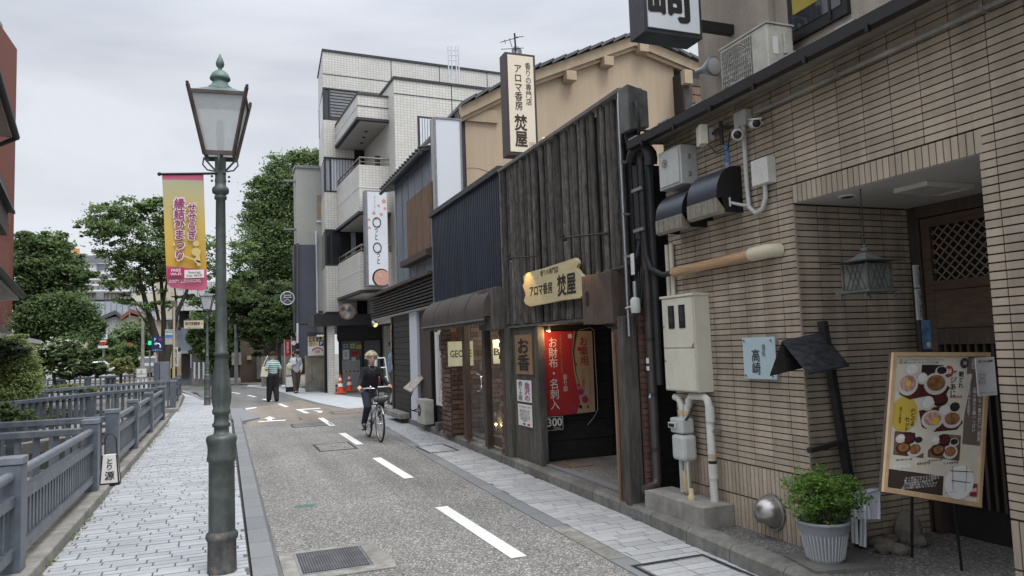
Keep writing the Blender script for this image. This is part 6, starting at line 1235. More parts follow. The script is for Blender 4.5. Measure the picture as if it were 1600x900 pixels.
MB().box(XF+.03, 6, 14.2, 17.4, .1, 2.39).build('lower_wall', m_woodblk, gp)
MB().box(XF-.06, XF+.25, 15.05, 15.7, .1, 2.388).build('white_pillar', m_board, gp, bevel=.006); MB().box(XF+.0, XF+.04, 14.2, 15.04, .1, 2.385).build('dark_door', m_wooddk, gp)
bi_ = []
for i in range(18): MB().box(XF-.03, XF+.02, 15.72, 17.5, .12+i*.126, .238+i*.126).build('board', m_woodblk, gp)
MB().box(XF-.06, XF+.1, 17.5, 17.62, .1, 2.385).build('post', m_wooddk, gp); MB().box(XF-.0, 6, 17.5, 19.5, .1, 2.4).build('inner_wall', m_woodblk, gp) if False else None
for i in range(18): MB().box(3.8, 3.85, 13.0, 13.9, .12+i*.13, .24+i*.13).build('board', m_woodblk, gp)
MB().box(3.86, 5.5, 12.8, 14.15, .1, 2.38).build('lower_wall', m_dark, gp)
MB().box(3.5, 3.74, 15.9, 17.3, .1, .22).build('step', m_conc, gp, bevel=.01); MB().box(3.62, 3.78, 13.2, 13.4, .12, .24).build('block', m_concd, gp)
hb = thing('hanging_scroll_banner', 'long white vertical banner with faint grey print beside the brick shop', 'banner', (3.78, 13.5, .5)); 
MB().box(3.775, 3.785, 13.15, 13.85, .52, 1.95).build('cloth', m_paper, hb); lnm = mat('grey print line', (.3, .29, .29), .7)
for i in range(4): MB().tube([(3.773, 13.25+i*.12, .6), (3.773, 13.28+i*.11+.03*math.sin(i), 1.0), (3.773, 13.24+i*.125, 1.4), (3.773, 13.3+i*.1, 1.85)], .004, 4).build('printed_line', lnm, hb)
text(vt('本日のおすすめ'), (3.773, 13.45, 1.3), FXR, FXU, .12, .95, lnm, hb)
MB().tube([(3.7, 13.15, 1.9), (3.68, 13.1, 1.6), (3.7, 12.95, 1.4), (3.72, 12.8, 1.42)], .012, 6).build('cable', m_black, hb); MB().box(3.62, 3.7, 12.86, 13.0, 1.55, 1.85).build('speaker_box', m_coped, hb, bevel=.01)
vs2 = thing('vertical_plate_sign', 'narrow cream vertical sign plate on the dark post at the end of canopy', 'sign', (3.65, 17.7, 1.2)); c0, c1 = AT(609, 508, 17.6), AT(617, 577, 17.5)
MB().box(c0.x, c1.x+.02, 17.5, 17.53, c1.z, c0.z).build('board', mat('cream plate', (.6, .5, .34), .6, var=.1), vs2); text(vt('加賀料理'), ((c0.x+c1.x+.02)/2, 17.5, (c0.z+c1.z)/2), FYR, FYU, .1, .85, m_ink, vs2, bold=.02)
sp = thing('clamp_spotlight', 'silver clamp spotlight glowing yellow under the end of the louvred canopy', 'light', (3.6, 19.4, 2.3)); c = AT(586, 507, 18.8); lathe_dir(MB(), [(.03, -.12), (.05, -.06), (.075, .02), (.07, .03)], c, (.4, -.55, -.55)).build('head', m_steel, sp); lathe_dir(MB(), [(.065, .025), (.04, .05), (.001, .06)], c, (.4, -.55, -.55)).build('lens', mat('yellow bulb', (.9, .6, .15), .4, emit=(1, .62, .2), estr=1.2), sp); MB().tube([c-Vector((.02, -.05, -.05)), (c.x, c.y+.05, 2.42)], .01, 6).build('clamp', m_steel, sp)
sp = thing('clamp_spotlight', 'dark clamp spotlight in front of the black boards beneath canopy', 'light', (3.9, 17.0, 2.3)); c = AT(620, 487, 17.0); lathe_dir(MB(), [(.03, -.1), (.05, -.05), (.07, .02), (.06, .025)], c, (-.3, -.6, -.5)).build('head', m_steel, sp); MB().tube([c, (c.x, c.y, 2.42)], .01, 6).build('clamp', m_steel, sp)
# menu stand and white unit
ms = thing('tilted_menu_stand', 'black tubular stand with tilted menu photo board by the shop front', 'menu stand', (3.95, 15.2, .13)); p0, p1, p2, p3 = AT(632, 606, 14.9), AT(652, 609, 14.6), AT(667, 585, 14.8), AT(662, 574, 15.3)
MB().prism([AT(630, 606, 15.0), AT(643, 612, 14.6), AT(668, 583, 14.9), AT(664, 574, 15.2)], (0, 0, -.02)).build('menu_board', mat('menu photos', (.3, .25, .21), .3, var=.6, scale=16), ms)
f = MB(); f.tube([AT(645, 610, 14.7), AT(641, 622, 14.7), AT(641, 640, 14.7), AT(656, 645, 14.5)], .013, 6).tube([AT(662, 580, 14.9), AT(664, 600, 14.9), AT(661, 634, 14.8)], .013, 6).tube([AT(644, 642, 14.7), AT(668, 634, 14.9)], .013, 6); f.build('frame', m_black, ms)
t = thing('outdoor_fan_unit', 'low white air conditioning unit with dark round fan behind the menu stand', 'air conditioner', (3.65, 14.2, .13)); MB().box(3.55, 3.74, 13.9, 14.5, .15, .62).build('casing', m_acw, t, bevel=.01); MB().lathe([(.12, -.005), (.12, 0)], (3.55, 14.3, .4), 20, 'x').build('fan_opening', m_black, t); MB().lathe([(.03, -.01), (.03, -.004)], (3.55, 14.3, .4), 12, 'x').build('fan_hub', m_acw, t)
# ================================================================== PALE TILED TOWER AT THE CORNER
AL = R(3.2); TA = Vector((3.83, 30.5, 0)); TU = Vector((math.cos(AL), math.sin(AL), 0)); TV = Vector((-math.sin(AL), math.cos(AL), 0))
def UV(px, py, v):
    p0 = TA+TV*v; d = ray(px, py); t = (p0-EYEP).dot(TV)/d.dot(TV); p = EYEP+d*t; return (p-TA).dot(TU), p.z
tw = thing('tiled_tower', 'pale tiled four storey building with jutting balconies at the street corner', 'building', TA, rz=AL)
I4 = Matrix.Identity(4)
def lb(mb, name, m, par=tw, bevel=0):
    o = mb.build(name, m, par, bevel=bevel); o.matrix_parent_inverse = I4; return o
MATS.pop('pale tower tile'); m_towert = bricktex('pale tower tile', (.68, .665, .62), (.61, .595, .55), (.46, .45, .42), .125, .1, (R(90), 0, 0), ms=.011, var=.08, rough=.4)
MATS.pop('pale tower tile side'); m_towers = bricktex('pale tower tile side', (.68, .665, .62), (.61, .595, .55), (.46, .45, .42), .125, .1, (0, R(90), R(90)), ms=.011, var=.08, rough=.4)
def tiled(name, u0, u1, v0, v1, z0, z1, par=tw):
    """wall block: front face and street side each tiled in their own direction"""
    mb = MB().box(u0, u1, v0, min(v1, 3.2), z0, z1)
    if v1 > 3: mb.v = [(x+.36 if (y > 1 and x < 2) else x, y, z) for x, y, z in mb.v]
    me = mb.mesh(name, [m_towert, m_towers, m_coped])
    for p in me.polygons:
        n_ = p.normal; p.material_index = 0 if abs(n_.y) > .5 else 1 if abs(n_.x) > .5 else 2
    o = link(name, me, par); o.matrix_parent_inverse = I4; return o
ztop = UV(505, 80, 0)[1]; vB = -4.03; vK = -4.85
uTR = 9.5
bands = [(137, 187), (245, 300), (358, 415)]   # corner window rows, as seen at the main face
zs = [(UV(512, a, 0)[1], UV(512, b, 0)[1]) for a, b in bands]
zcan = UV(500, 487, 0)[1]
prev = ztop
for i, (za, zb) in enumerate(zs):
    tiled('wall_band', -.0, uTR, 0, 12, za, prev)
    tiled('wall_core', .75*0+1.45, uTR, .06, 12, zb, za)
    fr_ = MB(); fr_.box(.03, 1.44, .05, .1, zb, za).prism([(.03, .1, zb), (.06, .1, zb), (.36, 2.9, zb), (.33, 2.9, zb)], (0, 0, za-zb)); lb(fr_, 'window_glass', m_glassd if i != 1 else m_curt)
    f2 = MB()
    for u in (.0, .22, 1.38): f2.box(u, u+.06, -.01, .05, zb, za)
    f2.box(0, 1.44, -.01, .05, zb, zb+.06).box(0, 1.44, -.01, .05, za-.06, za).box(-.01, .03, .05, .11, zb, za).box(.32, .37, 2.85, 2.95, zb, za); lb(f2, 'window_frame', m_coped)
    if i == 0:
        for k in range(9): lb(MB().box(.28, 1.36, .02, .045, za-.16-k*.13, za-.08-k*.13), 'blind_slat', m_cope)
    if i == 1: 
        for k in range(9): lb(MB().box(.3+k*.12, .37+k*.12, .03, .048, zb+.08, za-.08), 'curtain_fold', m_board)
    if i == 2: lb(MB().box(.62, 1.3, .02, .045, zb+.5, za-.15), 'dark_pane', m_black); lb(MB().box(1.05, 1.28, -.0, .02, zb+.2, za-.1), 'curtain', m_curt)
    prev = zb
tiled('wall_band', 0, uTR, 0, 12, zcan, prev)
lb(MB().prism([(-.04, -.05, ztop), (uTR, -.05, ztop), (uTR, 3.2, ztop), (.32, 3.2, ztop)], (0, 0, .09)), 'parapet_cap', m_coped)
for dz in (.95,): lb(MB().box(-.012, uTR, -.012, -.001, ztop-dz-.03, ztop-dz), 'panel_joint', m_coped)
for u in (2.9, 5.1, 7.4): lb(MB().box(u, u+.03, -.011, -.001, zs[0][0], ztop), 'panel_joint', m_coped)
# projecting block and balconies
uK0 = UV(617, 200, vK)[0]; zK = UV(620, 124, vK)[1]
tiled('projecting_block', uK0, uTR+1, vK, 0, UV(640, 700, vK)[1]*0+2.6, zK)
lb(MB().box(uK0-.04, uTR+1, vK-.04, .0, zK, zK+.1), 'parapet_cap', m_coped)
for u in (2.2,): lb(MB().box(uK0+u, uK0+u+.03, vK-.012, vK-.001, 2.6, zK), 'panel_joint', m_coped)
zj = UV(640, 148, vK)[1]; lb(MB().box(uK0, uTR+1, vK-.011, vK-.001, zj-.03, zj), 'panel_joint', m_coped)
wa, wb_ = UV(652, 181, vK), UV(677, 235, vK); lb(MB().box(wa[0], wa[0]+1.3, vK-.02, vK-.005, wa[1]-2.1, wa[1]), 'window_frame', m_coped); lb(MB().box(wa[0]+.05, wa[0]+1.25, vK-.03, vK-.021, wa[1]-2.05, wa[1]-.06), 'glass', m_glassd)
for k in range(5): lb(MB().box(wa[0]+.08+k*.1, wa[0]+.16+k*.1, vK-.036, vK-.031, wa[1]-2.05, wa[1]-.08), 'curtain_fold', m_board)
# roof railing
ra = UV(640, 112, vK); rb_ = UV(785, 122, vK+1)
za_ = ra[1]; lb(MB().box(ra[0]+.0, ra[0]+5.2, vK+.9, vK+.96, za_-.08, za_+.0), 'rail_top', m_coped)
for k in range(32): lb(MB().box(ra[0]+.02+k*.165, ra[0]+.05+k*.165, vK+.91, vK+.94, zK+.08, za_-.06), 'rail_bar', m_coped)
lb(MB().prism([(ra[0], vK+.9, zK+.1), (ra[0], vK+.9, za_), (ra[0], vK+1.9, zK+.1)], (.05, 0, 0)), 'rail_end_panel', m_coped)
lad = MB()
for px in (701, 706, 713, 717): 
    q = UV(px, 100, -1); lad.tube([(q[0], -1, zK), (q[0], -1, UV(px, 72, -1)[1])], .03, 5)
for k in range(4): q0, q1 = UV(701, 78+k*8, -1), UV(717, 79+k*8, -1); lad.tube([(q0[0], -1, q0[1]), (q1[0], -1, q1[1])], .02, 4)
lb(lad, 'roof_ladder', m_board)
uB = UV(559, 200, vB)[0]
for (ya_, yb_, rail) in ((148, 183, 0), (257, 330, 245), (393, 453, 382)):
    zt, zbm = UV(560, ya_, vB)[1], UV(560, yb_, vB)[1]
    tiled('balcony_front', uB, uK0, vB, vB+.15, zbm, zt); tiled('balcony_side', uB, uB+.15, vB+.15, 0, zbm, zt)
    zm = zbm+(zt-zbm)*.52; lb(MB().box(uB-.012, uK0, vB-.012, vB-.001, zm-.02, zm+.01), 'panel_joint', m_board if rail else m_coped); lb(MB().box(uB-.012, uB-.001, vB, 0, zm-.02, zm+.01), 'panel_joint', m_board)
    lb(MB().box(uB-.05, uK0, vB-.05, .0, zbm-.1, zbm-.001), 'floor_edge', m_coped)
    lb(MB().box(uB+.1, uK0, vB+.1, -.1, zbm-.13, zbm-.101), 'soffit', m_soffit)
    if not rail: lb(MB().box(uB-.03, uK0, vB-.03, vB+.17, zt, zt+.07), 'cap', m_coped); lb(MB().box(uB-.03, uB+.17, vB+.17, 0, zt, zt+.07), 'cap', m_coped)
    else:
        zr = UV(560, rail, vB)[1]; m_rl = mat('bronze rail', (.27, .25, .22), .4, metal=.5)
        r_ = MB().tube([(uB+.07, 0, zr), (uB+.07, vB+.07, zr), (uK0, vB+.07, zr)], .035, 6).tube([(uB+.07, 0, zr-.16), (uB+.07, vB+.07, zr-.16), (uK0, vB+.07, zr-.16)], .02, 6)
        for t_ in np.linspace(0, 1, 4): r_.tube([(uB+.07, vB*t_*.98, zt), (uB+.07, vB*t_*.98, zr)], .02, 5)
        lb(r_, 'railing', m_rl)
lb(MB().box(uB+.75, uK0, -.06, -.01, 2.6, zs[0][1]), 'dark_recess', m_dark)
lb(MB().lathe([(.11, UV(600, 245, vB+1)[1]), (.11, zK-3)], (uK0-.2, vB+1, 0), 10), 'column', m_coped)
for k in range(12): 
    pass
lb(MB().box(uK0-.5, uK0-.05, vB+.3, vB+.34, UV(600, 440, vB)[1], UV(600, 330, vB)[1]), 'shutter_door', m_wooddk)
dl = MB()
for (u, v) in ((.4, -2.8), (.5, -2.0), (.6, -1.2)): dl.lathe([(.07, -.02), (.07, 0)], (uB+u+.2, v, UV(560, 183, vB)[1]-.131), 10)
lb(dl, 'downlight', m_black)
# hanging vertical sign in front of the balconies
vS = -4.6; a = UV(571, 297, vS); b = UV(604, 297, vS); zb0 = UV(590, 447, vS)[1]
ts = thing('tower_box_sign', 'tall pale vertical shop sign with pink dots hung on the tiled tower', 'sign', TA+TU*a[0]+TV*vS, rz=AL)
sx0, sx1, sz0, sz1 = a[0], b[0], zb0, a[1]
# local frame of this sign equals tower frame shifted
def sb_(mb, name, m):
    mb.v = [(x-a[0], y-vS, z) for x, y, z in mb.v]; o = mb.build(name, m, ts); o.matrix_parent_inverse = I4; return o
sb_(MB().box(sx0-.02, sx1+.02, vS, vS+.35, sz0, sz1), 'case', m_cope); sb_(MB().box(sx0+.06, sx1-.0, vS-.012, vS, sz0+.05, sz1-.05), 'face', m_board)
def TW(u, z, v=vS-.014): return TA+TU*u+TV*v+Vector((0, 0, z))
sw_ = sx1-sx0; sh_ = sz1-sz0; S_ = lambda fx, fy: TW(sx0+sw_*fx, sz1-sh_*fy)
def st_(s, fx, fy, w_, h_, bold=0.): text(s, S_(fx, fy), TU, FYU, w_*sw_, h_*sh_, m_ink, ts, bold=bold, res=2)
m_peach = mat('peach print', (.55, .3, .24), .6, var=.05)
for (fx, fy, r_) in ((.86, .11, .09), (.6, .16, .055), (.9, .185, .06), (.36, .24, .065), (.72, .25, .065), (.13, .31, .06), (.14, .395, .06), (.46, .3, .05)):
    c = S_(fx, fy); MB().add([c+TU*r_*sw_*1.2*math.cos(t)+Vector((0, 0, r_*sw_*1.2*math.sin(t))) for t in np.linspace(0, 2*math.pi, 15)[:-1]], [tuple(range(14))]).build('printed_dot', m_peach, ts)
st_(vt('ビューティー'), .42, .15, .07, .19); 
for fy in (.335, .6):
    c = S_(.5, fy); MB().tube([c+TU*.14*math.cos(t)+Vector((0, -.003, .17*math.sin(t))) for t in np.linspace(0, 2*math.pi, 21)], .018, 5, caps=False).build('printed_ring', m_ink, ts)
st_(vt('っと'), .46, .46, .13, .12, .02); st_(vt('っと'), .54, .715, .13, .11, .02); st_('~', .58, .38, .12, .012, .03); st_('~', .6, .645, .12, .012, .03)
c = S_(.66, .915); rr_ = .3
def clipped(r_, k):   # round print cut by the sign's right edge
    pts = []
    for t in np.linspace(0, 2*math.pi, 33)[:-1]:
        x = min(r_*math.cos(t), sw_*.34-.02); z = max(r_*math.sin(t), -sh_*.085+.03); pts.append(c+TU*x+Vector((0, 0, z))+TV*-k)
    return pts
MB().add(clipped(.33, .002), [tuple(range(32))]).build('printed_outline', m_ink, ts); MB().add([p+TU*.02 for p in clipped(.285, .004)], [tuple(range(32))]).build('printed_round', m_peach, ts)
MB().tube([c+TU*.06*math.cos(t)+TU*-.05+TV*-.008+Vector((0, 0, .08+.045*math.sin(t))) for t in np.linspace(0, 2*math.pi, 12)], .008, 4).build('printed_mark', m_paper, ts)
# ground floor entrance
m_canopy = mat('dark canopy steel', (.035, .035, .04), .4, metal=.3)
zc0, zc1 = UV(500, 503, -1.6)[1], UV(500, 487, -1.6)[1]
ent = lambda mb, n, m: lb(mb, n, m)
ent(MB().box(-.75, 6, -1.5, .0, 2.62, 3.05), 'entrance_canopy', m_canopy)
tiled('wall_front', 2.25, 5.5, -.4, 0, 0, 2.62); tiled('pillar', UV(514, 600, -1.3)[0], UV(524, 600, -1.3)[0], -1.3, -1.0, 0, 2.62); tiled('wall_side', 3.2, 5, vB, -.4, 0, 2.62)
ent(MB().box(UV(508, 600, -.6)[0], UV(512.5, 600, -.6)[0], -.6, -.4, 0, 2.62), 'black_post', m_black)
ent(MB().box(.4, 2.25, -.1, .0, 2.1, 2.62), 'transom_panel', m_canopy)
ent(MB().box(.4, 2.3, -.16, -.1, 2.02, 2.1), 'door_head', m_black)
for u in (.5, 1.42, 2.2): ent(MB().box(u-.06, u+.06, -.15, -.1, 0, 2.1), 'door_frame', m_black)
ent(MB().box(.56, 1.36, -.13, -.12, .05, 2.02), 'door_glass', mat('dim door glass', (.12, .125, .13), .12, var=.15, scale=2)); ent(MB().box(1.48, 2.14, -.13, -.12, .05, 2.02), 'door_glass', mat('dim door glass', 0))
ent(MB().box(.56, 1.3, -.136, -.131, .06, 1.25), 'frosted_film', m_curt)
for u in (1.3, 1.54): ent(MB().tube([(u, -.2, .5), (u, -.2, 1.4)], .02, 6), 'pull_handle', m_coped)
for (u, z, w__, h__, m__, tx) in ((.62, 1.75, .2, .16, mat('blue sticker', (.2, .4, .62), .6), '♿'), (.9, 1.72, .2, .2, mat('lime sticker', (.4, .5, .25), .6), '店'), (1.15, 1.7, .24, .16, m_yel, '安心'), (.6, 1.28, .26, .4, m_paper, 'お\n知'), (.95, 1.45, .3, .14, m_red, 'ご案内'), (.95, 1.22, .16, .14, m_pale, '印')):
    ent(MB().box(u, u+w__, -.145, -.138, z, z+h__), 'door_sticker', m__); text(tx, TA+TU*(u+w__/2)+TV*-.147+Vector((0, 0, z+h__/2)), TU, FYU, w__*.5, h__*.5, m_ink, tw, fit=False)
# round mirror
mi = thing('round_mirror', 'round convex mirror in an orange brown rim under the tower canopy', 'mirror', (4.4, 28.5, 3.2)); c = AT(543, 487, 28); d_ = Vector((-.15, -1, -.2)); lathe_dir(MB(), [(.3, -.02), (.31, .03), (.28, .04)], c, d_, 28).build('rim', mat('faded brown rim', (.2, .13, .1), .6), mi); lathe_dir(MB(), [(.28, .03), (.2, .06), (.1, .075), (.001, .08)], c, d_, 28).build('mirror', mat('old mirror', (.3, .29, .28), .12, metal=.8, var=.3, scale=3), mi); MB().tube([c, c+Vector((0, .4, .05))], .03, 6).build('bracket', m_black, mi)
# ------------------------------------------------------------------ cones, bar, ladder
def cone(loc, lab):
    t = thing('traffic_cone', lab, 'traffic cone', (0, 0, 0), 'orange and white traffic cones at the tower entrance'); m_or = mat('cone orange', (.62, .07, .025), .5, var=.1)
    MB().box(-.19, .19, -.19, .19, .0, .035).build('base', m_or, t, bevel=.01); r_ = lambda z: .14*(1-z/.72)+.02*(z/.72)
    for z0, z1, m_ in ((.035, .24, m_or), (.24, .36, m_whiteink), (.36, .47, m_or), (.47, .57, m_whiteink), (.57, .7, m_or)): MB().lathe([(r_(z0), z0), (r_(z1), z1)], seg=18).build('band', m_, t)
    t.location = loc; return t
c1 = G(532, 614, .05); c2 = G(546, 611, .05); t1 = cone(c1, 'left one of the two orange and white traffic cones'); copy_tree(t1, c2, 'right one of the two orange and white traffic cones'); 
bar = thing('barrier_bar', 'yellow and black striped bar resting between the traffic cones', 'barrier', (c1+c2)/2+Vector((0, 0, .7)))
q0, q1 = AT(532, 581, c1.y), AT(560, 580, c2.y)
for i in range(9): a = q0.lerp(q1, i/9); b = q0.lerp(q1, (i+1)/9); MB().tube([a, b], .025, 8).build('stripe', m_yel if i % 2 else m_black, bar)
ld = thing('step_ladder', 'white aluminium step ladder standing by the tower entrance', 'ladder', AT(595, 600, 22)); Yl = 22.5
f = MB(); f.tube([AT(587, 560, Yl), AT(580, 632, Yl)], .022, 6).tube([AT(601, 559, Yl), AT(611, 632, Yl)], .022, 6).tube([AT(589, 560, Yl+.1), AT(586, 622, Yl+.9)], .018, 6); f.build('rail', m_board, ld)
for k in range(5): MB().tube([AT(587-k*1.6, 560+k*15, Yl), AT(601+k*2.1, 559+k*15, Yl)], .02, 6).build('rung', m_board, ld)
# ------------------------------------------------------------------ pale building and wall left of the tower
pb = thing('pale_building', 'plain off white building with dark blue grey lower front left of the tower', 'building', AT(480, 600, 33)); Yp = 33
m_pbw = mat('off white render', (.4, .41, .38), .9, var=.06, scale=1, dirt=(.3, .31, .28), dscale=.8, damt=.5); m_slate = mat('slate blue panel', (.095, .1, .13), .7, var=.08, scale=1.5)
a, b = AT(462, 262, Yp), AT(513, 262, Yp); MB().box(a.x, b.x+.6, Yp, Yp+1.2, 2.4, AT(480, 262, Yp).z).build('wall', m_pbw, pb); MB().box(a.x-.05, b.x+.6, Yp-.06, Yp+1.2, a.z, a.z+.12).build('parapet_cap', m_cope, pb)
a, b = AT(463, 382, Yp-.3), AT(493, 382, Yp-.3); MB().box(a.x, b.x, Yp-.3, Yp+.0, AT(480, 560, Yp-.3).z, a.z).build('blue_front', m_slate, pb); MB().box(a.x-.1, a.x, Yp-.36, Yp+.6, 2.5, a.z+.0).build('side_blind', m_coped, pb)
MB().box(a.x-.0, b.x-.0, Yp-.312, Yp-.301, 2.82, 2.86).build('panel_joint', m_coped, pb)
a, b = AT(495, 305, Yp), AT(503, 345, Yp); MB().box(a.x, b.x, Yp-.03, Yp-.001, b.z, a.z).build('window', mat('tan blind', (.3, .25, .18), .7), pb); MB().box(a.x-.04, b.x+.1, Yp-.08, Yp-.001, b.z-.08, b.z).build('sill', m_board, pb)
a, b = AT(492, 362, Yp-.25), AT(507, 500, Yp-.25); MB().box(a.x, b.x, Yp-.2, Yp-.001, 3.4, a.z).build('white_duct', m_pbw, pb); MB().tube([(a.x+.05, Yp-.25, 3.3), (a.x+.05, Yp-.25, a.z+.03)], .05, 8).build('downpipe', m_board, pb)
for (py, px) in ((281, 455), (357, 456)): MB().box(AT(px-12, py, Yp).x, AT(463, py, Yp).x, Yp+.1, Yp+.3, AT(px, py, Yp).z-.05, AT(px, py, Yp).z+.03).build('bracket_shelf', m_cope, pb)
cw = thing('concrete_wall', 'old stained concrete wall under the parking poster', 'wall', AT(485, 600, 31.5)); Yc = 31.5
a, b = AT(478, 556, Yc), AT(511, 553, Yc); m_oldw = mat('stained cream concrete', (.33, .3, .235), .9, var=.12, scale=3, bump=.5, bscale=10, dirt=(.14, .12, .09), dscale=1.1, damt=.8); zcw = a.z
MB().box(a.x, b.x+.1, Yc, Yc+.5, 0, zcw).build('wall', m_oldw, cw); MB().box(a.x-.03, b.x+.1, Yc-.06, Yc, .0, .45).build('base_course', m_conc, cw); MB().box(a.x-.03, b.x+.1, Yc-.04, Yc, zcw-.06, zcw).build('coping', m_conc, cw)
for u in (.28,): x = a.x+(b.x-a.x)*u; MB().box(x-.03, x+.03, Yc-.015, Yc, .45, zcw-.06).build('pilaster', m_conc, cw)
ps = thing('parking_poster', 'cream and white poster with black writing and a blue parking square', 'sign', AT(493, 550, 31.3)); a, b = AT(481, 526, 31.35), AT(508, 555, 31.35); zz_ = lambda f_: a.z+(b.z-a.z)*f_; pw_ = b.x-a.x
MB().box(a.x, b.x, 31.35, 31.4, zz_(.5), a.z).build('cream_half', mat('cream print', (.6, .5, .33), .6), ps); MB().box(a.x, b.x, 31.35, 31.4, b.z, zz_(.5)).build('white_half', m_paper, ps)
text('武家屋敷', (a.x+pw_*.45, 31.35, zz_(.14)), FYR, FYU, pw_*.8, .22, m_ink, ps, bold=.03); text('近い', (a.x+pw_*.25, 31.35, zz_(.38)), FYR, FYU, pw_*.35, .2, m_ink, ps, bold=.03)
q = MB(); flat(q, (a.x+pw_*.8, 31.35, zz_(.37)), FYR, FYU, .2, .22); q.build('blue_square', mat('parking blue', (.02, .05, .16), .5), ps); text('P', (a.x+pw_*.8, 31.35, zz_(.37)), FYR, FYU, .09, .13, m_whiteink, ps, bold=.04, lift=.006)
q = MB(); q.tube([(a.x+pw_*.55+.2*math.cos(t), 31.345, zz_(.76)+.13*math.sin(t)) for t in np.linspace(0, math.pi, 12)], .02, 5); q.build('printed_arch', m_pinkd, ps); q = MB(); flat(q, (a.x+pw_*.55, 31.345, zz_(.8)), FYR, FYU, .2, .1); q.build('printed_patch', m_peach, ps)
rf_ = MB()
for i in range(12): rf_.box(a.x-.03+i*pw_/11.5, a.x+.0+i*pw_/11.5, 31.3, 31.36, a.z+.03, a.z+.17)
rf_.build('top_rack', m_black, ps)
# round emblem sign, striped pole, red and dark flags, stand sign
es2 = thing('round_emblem_sign', 'round dark projecting sign with a white ring emblem on the pale building', 'sign', AT(450, 466, 32)); c = AT(449, 466, 32)
MB().lathe([(.29, 0), (.29, .1)], c, 24, 'y').build('disc', m_slate, es2); MB().tube([c+Vector((.27*math.cos(t), -.02, .27*math.sin(t))) for t in np.linspace(0, 2*math.pi, 25)], .022, 6, caps=False).build('ring', m_board, es2)
q = MB(); 
for (x0, z0, x1, z1) in ((-.16, -.17, 0, -.02), (.16, -.17, 0, -.02), (-.1, .0, -.13, .18), (.1, .0, .13, .18), (-.04, .06, -.04, .2), (.04, .06, .04, .2), (-.17, .03, .17, .03), (-.12, .12, .12, .12)): q.beam(c+Vector((x0, -.02, z0)), c+Vector((x1, -.02, z1)), .02, .02)
q.build('emblem', m_paper, es2); MB().tube([c, AT(463, 468, 32)], .03, 6).build('arm', m_black, es2)
bp_ = thing('striped_pole', 'black and white banded pole at the corner of pale building', 'pole', AT(465, 600, 31.6)); p0, p1 = AT(465, 480, 31.6), AT(465, 580, 31.6)
for i, (ya_, yb_, m_) in enumerate(((380, 505, m_slate), (505, 536, m_board), (536, 546, m_black), (546, 558, m_board), (558, 615, m_black))): MB().tube([AT(465, ya_, 32.6), AT(465, yb_, 32.6)], .05, 8).build('band', m_, bp_)
fg = thing('nobori_flag', 'narrow red flag with pale writing on a pole by the shop stand', 'flag', AT(449, 600, 33)); a, b = AT(445, 531, 33), AT(454, 556, 33); MB().prism([(a.x, 33, b.z), (b.x, 33.03, b.z), (b.x, 33.03, a.z), (a.x, 33, a.z)], (0, .01, 0)).build('cloth', m_red, fg); MB().tube([AT(444, 530, 33), AT(446, 600, 33)], .012, 5).build('pole', m_board, fg); text(vt('営業中'), ((a.x+b.x)/2, 32.99, (a.z+b.z)/2), FYR, FYU, .1, .5, m_pale, fg, lift=.01)
fg = thing('nobori_flag', 'dark brown flag with a round pale print beside the red flag', 'flag', AT(458, 600, 32.8)); a, b = AT(455, 527, 32.8), AT(463, 566, 32.8); MB().prism([(a.x, 32.8, b.z), (b.x, 32.82, b.z), (b.x, 32.82, a.z), (a.x, 32.8, a.z)], (0, .01, 0)).build('cloth', m_wooddk, fg); MB().tube([AT(455, 526, 32.8), AT(456, 600, 32.8)], .012, 5).build('pole', m_board, fg)
MB().lathe([(.0001, -.01), (.1, 0)], AT(459, 536, 32.78), 14, 'y').build('printed_round', m_paper, fg); MB().lathe([(.0001, -.01), (.06, 0)], AT(459, 551, 32.78), 10, 'y').build('printed_round', m_peach, fg)
st2 = thing('stand_sign', 'black framed standing menu sign behind the person in white', 'sign', AT(453, 612, 32.2)); a, b = AT(446, 568, 32.2), AT(459, 604, 32.2); MB().box(a.x, b.x, 32.2, 32.25, 0, a.z).build('frame', m_black, st2); q = MB(); flat(q, ((a.x+b.x)/2, 32.2, a.z*.78), FYR, FYU, (b.x-a.x)*.9, a.z*.4); q.build('print', mat('menu print far', (.5, .46, .4), .6, var=.3, scale=14), st2); q = MB(); flat(q, ((a.x+b.x)/2, 32.2, a.z*.36), FYR, FYU, (b.x-a.x)*.9, a.z*.36); q.build('print', m_paper, st2)
MB().ball(G(444, 607)+Vector((0, 0, .08)), (.14, .12, .09), 10, 8).build('bag', m_board, None) and None
tag(bpy.data.objects['bag'], 'small white sandbag by the foot of the standing menu sign', 'bag')
# ================================================================== FAR BACKDROP
def blk(name, lab, cat, px0, px1, ytop, Y, m, dep=8, z0=0, parts=()):
    a, b = AT(px0, ytop, Y), AT(px1, ytop, Y); z = (a.z+b.z)/2; t = thing(name, lab, cat, ((a.x+b.x)/2, Y, z0)); MB().box(a.x, b.x, Y, Y+dep, z0, z).build('wall', m, t)
    for (nm, q0, q1, r0, r1, m_, pr_) in parts: c, d = AT(q0, r0, Y-pr_), AT(q1, r1, Y-pr_); MB().box(c.x, d.x, Y-pr_, Y-.002, d.z, c.z).build(nm, m_, t)
    return t
m_fw = mat('far pale panel', (.52, .54, .57), .8, var=.05, scale=.5); m_fb = mat('far beige render', (.5, .45, .36), .8, var=.05, scale=.5); m_fg = mat('far blue grey sheet', (.33, .37, .42), .7, var=.12, scale=.4); m_fgl = mat('far glass', (.13, .16, .19), .2, var=.3, scale=.4)
m_pan = bricktex('pale square panels', (.55, .57, .57), (.51, .53, .53), (.3, .31, .31), .9, .9, (R(90), 0, 0), ms=.04, var=.04)
